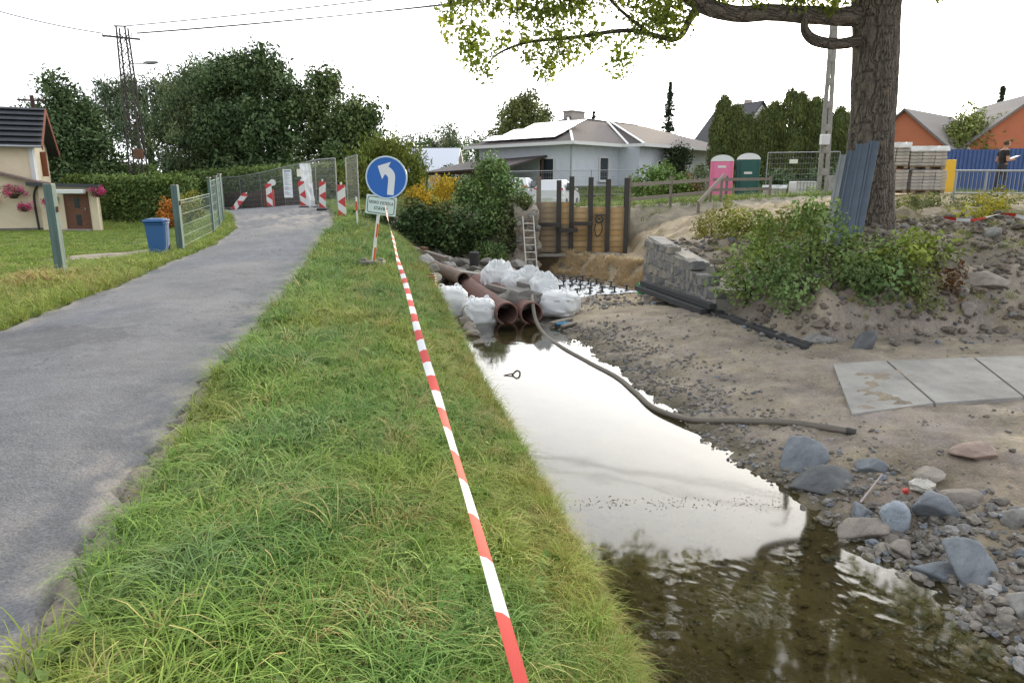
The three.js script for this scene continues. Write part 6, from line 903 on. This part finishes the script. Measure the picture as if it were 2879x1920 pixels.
// ---------- stones ----------
{
  const R = rng(201), tone = { blue: mat(0.25, 0.275, 0.3, { map: T.slate, roughness: 0.8 }), dark: mat(0.17, 0.175, 0.18, { map: T.slate, roughness: 0.8 }), tan: mat(0.4, 0.35, 0.3, { map: T.slate }), pink: mat(0.44, 0.33, 0.27, { map: T.slate }), grey: mat(0.34, 0.33, 0.31, { map: T.slate }) };
  const rockGeo = (w, h, d, seed, n = 10) => { // broken stone: a ball cut by planes, edges worn, faces rough
    const q = rng(seed * 7 + 3), N = []; for (let i = 0; i < n; i++) N.push([V(q() - 0.5, q() - 0.5, q() - 0.5).normalize(), 0.45 + 0.38 * q()]); const g = mergeVertices((() => { const i = new THREE.IcosahedronGeometry(1, 7); i.deleteAttribute('normal'); i.deleteAttribute('uv'); return i; })(), 1e-4), p = g.attributes.position, v = V(0, 0, 0);
    for (let i = 0; i < p.count; i++) { v.fromBufferAttribute(p, i).normalize(); let s = 0; for (const [m, dd] of N) { const c = m.dot(v); if (c > 0.05) s += Math.pow(c / dd, 48); } const r = Math.pow(s + 1, -1 / 48) * (1 + 0.035 * n3(v.x * 3 + seed, v.y * 3, v.z * 3) + 0.018 * n3(v.x * 9, v.y * 9 + seed, v.z * 9)); p.setXYZ(i, v.x * r * w * 0.68, v.y * r * h * 0.68, v.z * r * d * 0.68); }
    const u = planar(g.clone(), 2); g.computeVertexNormals(); const sm = g.toNonIndexed(); sm.setAttribute('uv', u.attributes.uv); return sm; };
  const rock = (label, x, z, w, h, d, turn, m, tilt = 0, seed = 1, lift = 0.12) => { const o = solo('rock', label, 'rock', rockGeo(w * 0.88, h * 0.95, d * 0.88, seed), m, 'loose rocks on the gravel'); o.position.set(x, height(x, z) + h * lift, z); o.rotation.set(tilt, turn, tilt * 0.6); return o; };
  rock('broad blue grey rock near the hose end', 2.82, -6.35, 0.5, 0.26, 0.42, 0.3, tone.blue, 0.15, 1); rock('dark flat rock just below the broad blue grey one', 2.85, -5.88, 0.54, 0.24, 0.36, 0.1, tone.dark, 0.1, 2); rock('small bluish block on the gravel beyond the red cap', 3.37, -6.0, 0.27, 0.17, 0.25, 0.8, tone.blue, 0.1, 3);
  rock('flat pinkish brown rock lying alone on the dry gravel', 4.32, -5.95, 0.5, 0.15, 0.26, 0.05, tone.pink, 0.05, 4); rock('small slate chunk beside the thin stick', 2.9, -5.28, 0.26, 0.18, 0.2, 1.2, tone.blue, 0.2, 5); rock('tan pointed rock at the water edge', 2.82, -5.03, 0.37, 0.19, 0.24, 0.2, tone.tan, 0.1, 6); rock('rounded blue grey rock right of the plastic bag', 3.4, -5.1, 0.36, 0.2, 0.26, -0.2, tone.blue, 0.1, 7, 0.35).userData.label = 'rounded blue grey rock beside the palest upright stone'; rock('palest blue upright stone between tan rock and rounded rock', 3.07, -5.08, 0.24, 0.28, 0.2, 0.4, mat(0.44, 0.5, 0.56, { map: T.slate }), 0.15, 33);
  rock('long pale tan rock above the rounded blue grey one', 3.66, -5.25, 0.44, 0.19, 0.24, -0.35, tone.tan, 0.1, 8); rock('slate slab lying half under the big pointed slab', 3.08, -4.5, 0.34, 0.15, 0.26, 0.3, tone.blue, 0.15, 9); rock('big pointed slate slab tilted towards the water', 3.24, -4.4, 0.34, 0.14, 0.42, 0.6, tone.blue, 0.4, 10, 0.5); rock('brown grey cobble between tan rock and slate slabs', 2.98, -4.75, 0.2, 0.13, 0.16, 0.3, tone.tan, 0.1, 11);
  rock('half buried grey rock on the gravel slope', 3.88, -4.85, 0.24, 0.16, 0.2, 0.5, tone.grey, 0.1, 12); rock('rounded grey cobble among wet gravel at the shore', 3.32, -3.95, 0.24, 0.16, 0.2, 0.9, tone.grey, 0, 13); rock('dark slate slab leaning at the toe of the bank', 5.15, -9.85, 0.48, 0.34, 0.22, 0.5, tone.dark, 0.6, 14); rock('flat grey stone under the low bramble', 4.72, -10.35, 0.5, 0.2, 0.3, 0.2, tone.grey, 0.1, 15);
  rock('flat stone slab sticking out of the earth bank', 7.9, -11.4, 0.68, 0.26, 0.5, 0.0, tone.tan, 0.08, 16); rock('squarish stone below the bank slab', 7.35, -10.95, 0.3, 0.26, 0.24, 0.3, tone.tan, 0.1, 17); rock('smaller squarish stone above the squarish bank stone', 7.3, -11.15, 0.3, 0.16, 0.24, 0.1, tone.grey, 0.1, 18); rock('round stone in the upper earth bank', 9.3, -13.4, 0.4, 0.24, 0.3, 0.3, tone.grey, 0.1, 19); rock('pale stone near the top of the earth bank', 10.4, -13.6, 0.36, 0.2, 0.3, 0.8, tone.tan, 0.1, 20);
  rock('pale chunk of rubble behind the red cap', 3.66, -5.62, 0.26, 0.2, 0.2, 0.4, tone.tan, 0.2, 21);
  // rubble along the far creek bed
  const rub = [[-3.3, -24.2, 0.8], [-2.9, -23.4, 0.7], [-2.5, -23.9, 0.6], [-2.2, -22.9, 0.9], [-1.8, -23.5, 0.6], [-2.6, -22.2, 0.7], [-1.6, -22.6, 0.7], [-2.2, -21.4, 0.8], [-1.5, -21.6, 0.5], [-1.9, -20.6, 0.7], [-1.2, -20.8, 0.6], [-1.6, -19.7, 0.6], [-1.0, -19.6, 0.5], [-2.3, -19.8, 0.6], [-0.8, -22.0, 0.5], [-0.5, -20.8, 0.5], [-0.4, -19.0, 0.4], [-1.9, -18.8, 0.6], [-1.5, -17.8, 0.5], [0.2, -22.6, 0.5], [0.0, -21.4, 0.4], [-1.45, -16.4, 0.5], [-0.95, -15.75, 0.42], [-1.75, -15.7, 0.4], [-0.62, -16.3, 0.4], [-2.1, -17.0, 0.5], [-1.9, -16.2, 0.45], [-1.2, -17.4, 0.5], [-0.5, -15.3, 0.3]];
  rub.forEach(([x, z, s], i) => { const o = solo('rubble_block', 'broken concrete chunk in the rubble heap along the far creek bed', 'rubble', rockGeo(s, s * 0.5, s * 0.75, 300 + i, 12), [tone.tan, tone.grey, MAT.concreteDark, MAT.concrete][i % 4], 'rubble chunks along the far creek bed'); o.position.set(x, height(x, z) + 0.12 + 0.1 * R(), z); o.rotation.set((R() - 0.5) * 0.6, R() * 3, (R() - 0.5) * 0.6); });
  const beamT = thing('concrete_beam', 'long broken concrete beam across the rubble', 'concrete beam'); part('shaft', beam(V(-2.2, -0.62, -18.9), V(-0.75, -0.78, -18.4), 0.26, 0.2), MAT.concrete, beamT); part('bent_bar', tube([V(-0.75, -0.75, -18.4), V(-0.5, -0.6, -18.3), V(-0.25, -0.68, -18.2)], 0.012, 10), MAT.rust, beamT);
  const curb = thing('concrete_beam', 'weathered timber beam along the grass edge above the rubble', 'timber beam'); part('shaft', beam(V(-3.9, -0.3, -23.6), V(-2.0, -0.55, -21.0), 0.16, 0.14), MAT.woodGrey, curb); part('strap', beam(V(-2.9, -0.36, -22.3), V(-2.75, -0.38, -22.1), 0.18, 0.16), MAT.rust, curb);
  for (const [x, z, s, i] of [[-0.98, -13.75, 0.34, 1], [-0.85, -13.2, 0.28, 2], [-0.72, -12.6, 0.24, 3], [-0.58, -11.9, 0.2, 4]]) { const o = solo('bank_stone', 'flat brownish stone at the water edge below the grass bank', 'rock', rockGeo(s, s * 0.45, s * 0.8, 340 + i), tone.tan, 'flat stones below the grass bank'); o.position.set(x, -1.06, z); o.rotation.set(0.1, i, 0.1); }
  // pebbles and gravel, too many to count
  const geos = [1, 2, 3].map((s) => planar(noisy(new THREE.IcosahedronGeometry(0.5, 1).scale(1, 0.62, 0.8), 0.14, 3, s * 7))), L = [[], [], []];
  const drop = (x, z, s, c) => L[Math.floor(R() * 3)].push({ p: [x, height(x, z) + s * 0.12, z], s: [s * (0.8 + 0.5 * R()), s, s * (0.8 + 0.5 * R())], r: [(R() - 0.5) * 0.8, R() * 6.28, (R() - 0.5) * 0.8], c });
  const shade = () => { const v = 0.17 + 0.22 * R(), w = R(); return w < 0.1 ? [v * 0.85, v * 0.93, v * 1.05] : w < 0.85 ? [v, v * 0.9, v * 0.77] : [v * 1.3, v * 1.25, v * 1.2]; };
  for (let i = 0; i < 19000; i++) { const z = lerp(-1.5, -13.5, Math.pow(R(), 1.3)), k = R(), x = shoreX(z) + (k < 0.7 ? (R() + R() - 0.75) * 1.0 : R() * 5); const patch = fbm(x * 1.4, z * 1.4, 3); if (k >= 0.7 && R() < 0.55) continue; if (x < shoreX(z) - 0.12 && z < -5) continue; if (patch < -0.05 && R() < 0.8) continue; if (x > 3.7 && x < 8 && z < -7 && z > -9.3) continue; const near = ss(-7, -4, z); drop(x, z, (0.012 + 0.05 * Math.pow(R(), 3.2)) * (1 + 0.4 * near * (k < 0.7 ? 1 : 0.4)), shade()); }
  for (let i = 0; i < 1300; i++) { const z = lerp(-2.2, -5.4, R()), x = shoreX(z) + (R() - 0.15) * 1.5; drop(x, z, 0.025 + 0.1 * Math.pow(R(), 3), shade()); }
  for (let i = 0; i < 1300; i++) { const z = lerp(-1.6, -6, R()), x = lerp(bankX(z) + 0.7, shoreX(z), R()), v = 0.12 + 0.1 * R(); drop(x, z, 0.02 + 0.06 * Math.pow(R(), 3), [v, v * 0.88, v * 0.55]); }
  for (let i = 0; i < 5500; i++) { const x = lerp(3.9, 16, R()), z = lerp(-10, -17, R()), t = Math.min(x - toeX(z), toeZ(x) - z); if (t < -0.6) continue; drop(x, z, 0.02 + 0.13 * Math.pow(R(), 4), shade()); }
  for (let i = 0; i < 3400; i++) { const x = lerp(3.9, 15, Math.pow(R(), 0.8)), z = lerp(-10.2, -17.5, R()), t = Math.min(x - toeX(z), toeZ(x) - z); if (t < 0.1) continue; const v = 0.16 + 0.16 * R(); drop(x, z, 0.05 + 0.17 * Math.pow(R(), 2.5), [v, v * 0.82, v * 0.66]); }
  for (let i = 0; i < 3000; i++) { const z = lerp(-1.2, -24, Math.pow(R(), 1.6)), x = roadR(z) + (R() - 0.45) * 0.28; drop(x, z, 0.008 + 0.016 * R() * R(), [0.36, 0.34, 0.31]); }
  for (let i = 0; i < 2500; i++) { const z = lerp(-15, -25, R()), x = lerp(-3, 4, R()); if (x < bankX(z) + 0.5) continue; drop(x, z, 0.03 + 0.12 * Math.pow(R(), 3), shade()); }
  const pm = new THREE.MeshStandardMaterial({ color: lin(1, 1, 1), roughness: 0.85, map: T.slate }); L.forEach((l, i) => scatter('gravel', geos[i], pm, l, scene, { kind: 'stuff', category: 'gravel', label: ['loose gravel and pebbles on the creek bar', 'mixed pebbles along the water edge', 'small stones over bank, bar and road edge'][i] }));
}
{ // litter
    const bag2 = solo('plastic_wrapper', 'crumpled whitish plastic wrapper above the pale rocks', 'wrapper', sackGeo(0.2, 0.1, 0.16, 12, 1), phy(0.5, 0.48, 0.42, { roughness: 0.5 })); bag2.position.set(3.55, height(3.55, -5.52) - 0.02, -5.52); bag2.rotation.y = 0.7;
  const cap = solo('bottle_top', 'small red plastic bottle top lying among the rocks', 'plastic cap', new THREE.LatheGeometry([[0.001, 0.05], [0.03, 0.05], [0.036, 0.045], [0.038, 0], [0.03, 0], [0.028, 0.04], [0.001, 0.042]].map((p) => new THREE.Vector2(...p)), 18), mat(0.55, 0.06, 0.05, { roughness: 0.5 })); cap.position.set(3.38, height(3.38, -5.46) + 0.02, -5.46); cap.rotation.z = 0.5; cap.scale.setScalar(0.65);
  solo('stick', 'thin pinkish stick lying across the pebbles', 'stick', bar(V(2.92, height(2.92, -5.3) + 0.1, -5.32), V(3.27, height(3.27, -5.66) + 0.1, -5.66), 0.009, 0.006), mat(0.4, 0.33, 0.33));
  const bt = thing('wet_board', 'grey boards with a blue rag beside the pipe mouth', 'board'); part('board', rbox(0.55, 0.06, 0.12, 0.015, 1.0, -1.02, -13.6, 0.05, 0.7, 0.05), MAT.woodGrey, bt); part('board', rbox(0.4, 0.05, 0.1, 0.015, 1.12, -1.02, -13.25, 0.05, 0.75, 0.05), MAT.woodGrey, bt); part('rag', planar(noisy(new THREE.SphereGeometry(0.12, 16, 10).scale(1.3, 0.35, 0.8), 0.03, 8, 2)).translate(1.03, -1.03, -13.38), mat(0.05, 0.2, 0.33), bt);
  const wf = thing('water_stick', 'bent dark twig sticking out of the pool', 'twig'); part('twig', tube([V(-0.02, -1.14, -9.85), V(0.03, -1.07, -9.86), V(0.08, -1.04, -9.88), V(0.12, -1.08, -9.9), V(0.1, -1.13, -9.9)], 0.012, 20), MAT.woodDark, wf); part('snag', tube([V(0.03, -1.075, -9.86), V(-0.06, -1.09, -9.84), V(-0.12, -1.1, -9.83)], 0.009, 12), MAT.woodDark, wf);
  const R = rng(231), L = []; for (let i = 0; i < 170; i++) { const f = R(), x = lerp(0.55, 2.45, f), z = lerp(-5.65, -5.6, f) + (R() + R() - 1) * 0.16; L.push({ p: [x, -1.098, z], s: [0.006 + 0.02 * R() * R(), 0.004, 0.005 + 0.01 * R()], r: [0, R() * 6, 0], c: [0.12, 0.1, 0.06] }); } scatter('floating_scum', new THREE.IcosahedronGeometry(0.6, 0), new THREE.MeshStandardMaterial({ roughness: 0.9 }), L, scene, { kind: 'stuff', category: 'scum', label: 'thin line of floating specks across the pool' });
  const gc = thing('watering_can', 'green plastic can standing at the foot of the stone wall', 'can', [3.2, -0.98, -16.9]); part('body', cyl(0.09, 0.08, 0.26, 0, 0.13, 0, 16), mat(0.05, 0.32, 0.14, { roughness: 0.5 }), gc); part('spout', bar(V(0.07, 0.08, 0), V(0.22, 0.26, 0.02), 0.02, 0.014), mat(0.05, 0.32, 0.14), gc); part('handle', tube([V(-0.08, 0.06, 0), V(-0.16, 0.16, 0), V(-0.05, 0.3, 0)], 0.012, 12), mat(0.05, 0.32, 0.14), gc);
}
// ---------- the person reading behind the railing ----------
{
  const caps = (list, p) => { let d = 1e9; for (const [a, b, ra, rb] of list) { const abx = b[0] - a[0], aby = b[1] - a[1], abz = b[2] - a[2], t = clamp(((p[0] - a[0]) * abx + (p[1] - a[1]) * aby + (p[2] - a[2]) * abz) / (abx * abx + aby * aby + abz * abz + 1e-9), 0, 1), q = Math.hypot(p[0] - a[0] - abx * t, p[1] - a[1] - aby * t, p[2] - a[2] - abz * t) - lerp(ra, rb, t); const k = list.k ?? 0.03, h = clamp(0.5 + 0.5 * (d - q) / k, 0, 1); d = lerp(d, q, h) - k * h * (1 - h); } return d; };
  function mesh(list, c, half, res) { const mc = new MarchingCubes(res, new THREE.MeshBasicMaterial(), false, false, 200000); mc.isolation = 0; for (let k = 0, i = 0; k < res; k++) for (let j = 0; j < res; j++) for (let a = 0; a < res; a++, i++) mc.field[i] = -caps(list, [c[0] + half * (a - res / 2) * 2 / res, c[1] + half * (j - res / 2) * 2 / res, c[2] + half * (k - res / 2) * 2 / res]); mc.update(); const n = mc.count, P = new Float32Array(n * 3), N = new Float32Array(n * 3); for (let i = 0; i < n; i++) for (let q = 0; q < 3; q++) { P[i * 3 + q] = c[q] + half * mc.positionArray[i * 3 + q]; N[i * 3 + q] = mc.normalArray[i * 3 + q]; } const g = new THREE.BufferGeometry(); g.setAttribute('position', new THREE.BufferAttribute(P, 3)); g.setAttribute('normal', new THREE.BufferAttribute(N, 3)); return g; }
  // faces +x; y up; z towards the viewer
  const body = [[[0, 0.95, 0], [0.0, 1.2, 0], 0.125, 0.135], [[0, 1.2, 0], [0.0, 1.36, 0], 0.15, 0.14], [[-0.01, 1.38, 0.13], [-0.01, 1.38, -0.13], 0.085, 0.085], [[0, 0.93, 0.07], [0, 0.93, -0.07], 0.105, 0.105],
    [[0, 1.42, 0], [0.03, 1.54, 0], 0.06, 0.055], [[0.05, 1.63, 0], [0.045, 1.67, 0], 0.088, 0.098], [[0.11, 1.58, 0], [0.1, 1.63, 0], 0.05, 0.05], [[0.14, 1.625, 0], [0.155, 1.605, 0], 0.014, 0.018], [[0.035, 1.62, 0.095], [0.035, 1.65, 0.097], 0.016, 0.018], [[0.035, 1.62, -0.095], [0.035, 1.65, -0.097], 0.016, 0.018],
    [[-0.02, 1.37, 0.19], [-0.03, 1.1, 0.23], 0.06, 0.048], [[-0.03, 1.1, 0.23], [0.22, 1.12, 0.13], 0.045, 0.034], [[-0.02, 1.37, -0.19], [-0.03, 1.1, -0.23], 0.06, 0.048], [[-0.03, 1.1, -0.23], [0.2, 1.1, -0.1], 0.045, 0.034],
    [[0.0, 0.9, 0.085], [0.03, 0.5, 0.1], 0.095, 0.065], [[0.03, 0.5, 0.1], [-0.02, 0.1, 0.1], 0.06, 0.045], [[-0.02, 0.06, 0.1], [0.16, 0.04, 0.11], 0.045, 0.04], [[0.0, 0.9, -0.085], [-0.04, 0.5, -0.1], 0.095, 0.065], [[-0.04, 0.5, -0.1], [-0.12, 0.1, -0.1], 0.06, 0.045], [[-0.12, 0.06, -0.1], [0.06, 0.04, -0.1], 0.045, 0.04]];
  const g = mesh(body, [0.03, 0.88, 0], 0.95, 110);
  const hand = (w, s) => { const l = [[[w[0], w[1], w[2]], [w[0] + 0.07, w[1] + 0.005, w[2] - s * 0.02], 0.028, 0.03]]; l.k = 0.008; for (let f = 0; f < 4; f++) { const o = (f - 1.5) * 0.017, len = [0.055, 0.066, 0.062, 0.048][f], b = [w[0] + 0.085, w[1] + 0.01 + o * 0.4, w[2] - s * 0.03 + o]; const m = [b[0] + len * 0.55, b[1] - 0.008, b[2] - s * 0.012]; l.push([b, m, 0.0095, 0.009], [m, [m[0] + len * 0.35, m[1] - 0.022, m[2] - s * 0.012], 0.009, 0.008]); } l.push([[w[0] + 0.03, w[1] + 0.02, w[2]], [w[0] + 0.07, w[1] + 0.04, w[2] - s * 0.01], 0.012, 0.011], [[w[0] + 0.07, w[1] + 0.04, w[2] - s * 0.01], [w[0] + 0.105, w[1] + 0.035, w[2] - s * 0.015], 0.011, 0.009]); return mesh(l, [w[0] + 0.06, w[1], w[2] - s * 0.02], 0.12, 56); };
  const all = [g, hand([0.22, 1.12, 0.13], 1), hand([0.2, 1.1, -0.1], -1)].map((q) => { const p = q.attributes.position, C = new Float32Array(p.count * 3); for (let i = 0; i < p.count; i++) { const x = p.getX(i), y = p.getY(i), z = p.getZ(i); const sleeve = Math.abs(z) > 0.15 && y < 1.24 ; const c = y < 0.075 && x < 0.3 ? [0.03, 0.03, 0.03] : y < 0.96 && x < 0.18 ? [0.035, 0.04, 0.055] : y < 1.435 && !sleeve && x < 0.17 && !(y < 1.2 && x > 0.14) ? [0.022, 0.022, 0.024] : (x < 0.03 && y > 1.6 || y > 1.715) ? [0.1, 0.06, 0.035] : [0.45, 0.25, 0.17]; C.set(c, i * 3); } q.setAttribute('color', new THREE.BufferAttribute(C, 3)); return q; });
  const t = thing('person', 'person in black shirt standing by the blue hoarding, looking down at papers', 'person', [16.95, height(16.95, -24.5), -24.5], 0.1);
  part('body', mergeGeometries(all), new THREE.MeshStandardMaterial({ vertexColors: true, roughness: 0.85 }), t);
  const hair = new THREE.SphereGeometry(0.1, 20, 14, 0, 6.3, 0, 1.25).scale(1.05, 1, 0.98); part('hair', tf(hair, 0.035, 1.665, 0, 0, 0, 0.45), mat(0.09, 0.055, 0.03), t);
  const p = solo('paper_sheet', 'sheet of white paper in the person\'s hands', 'paper', box(0.3, 0.004, 0.21, 0, 0, 0, 0, 0, 0.35), MAT.whitePaint); p.position.set(17.3, height(16.95, -24.5) + 1.2, -24.5);
}
renderer.render(scene, camera);
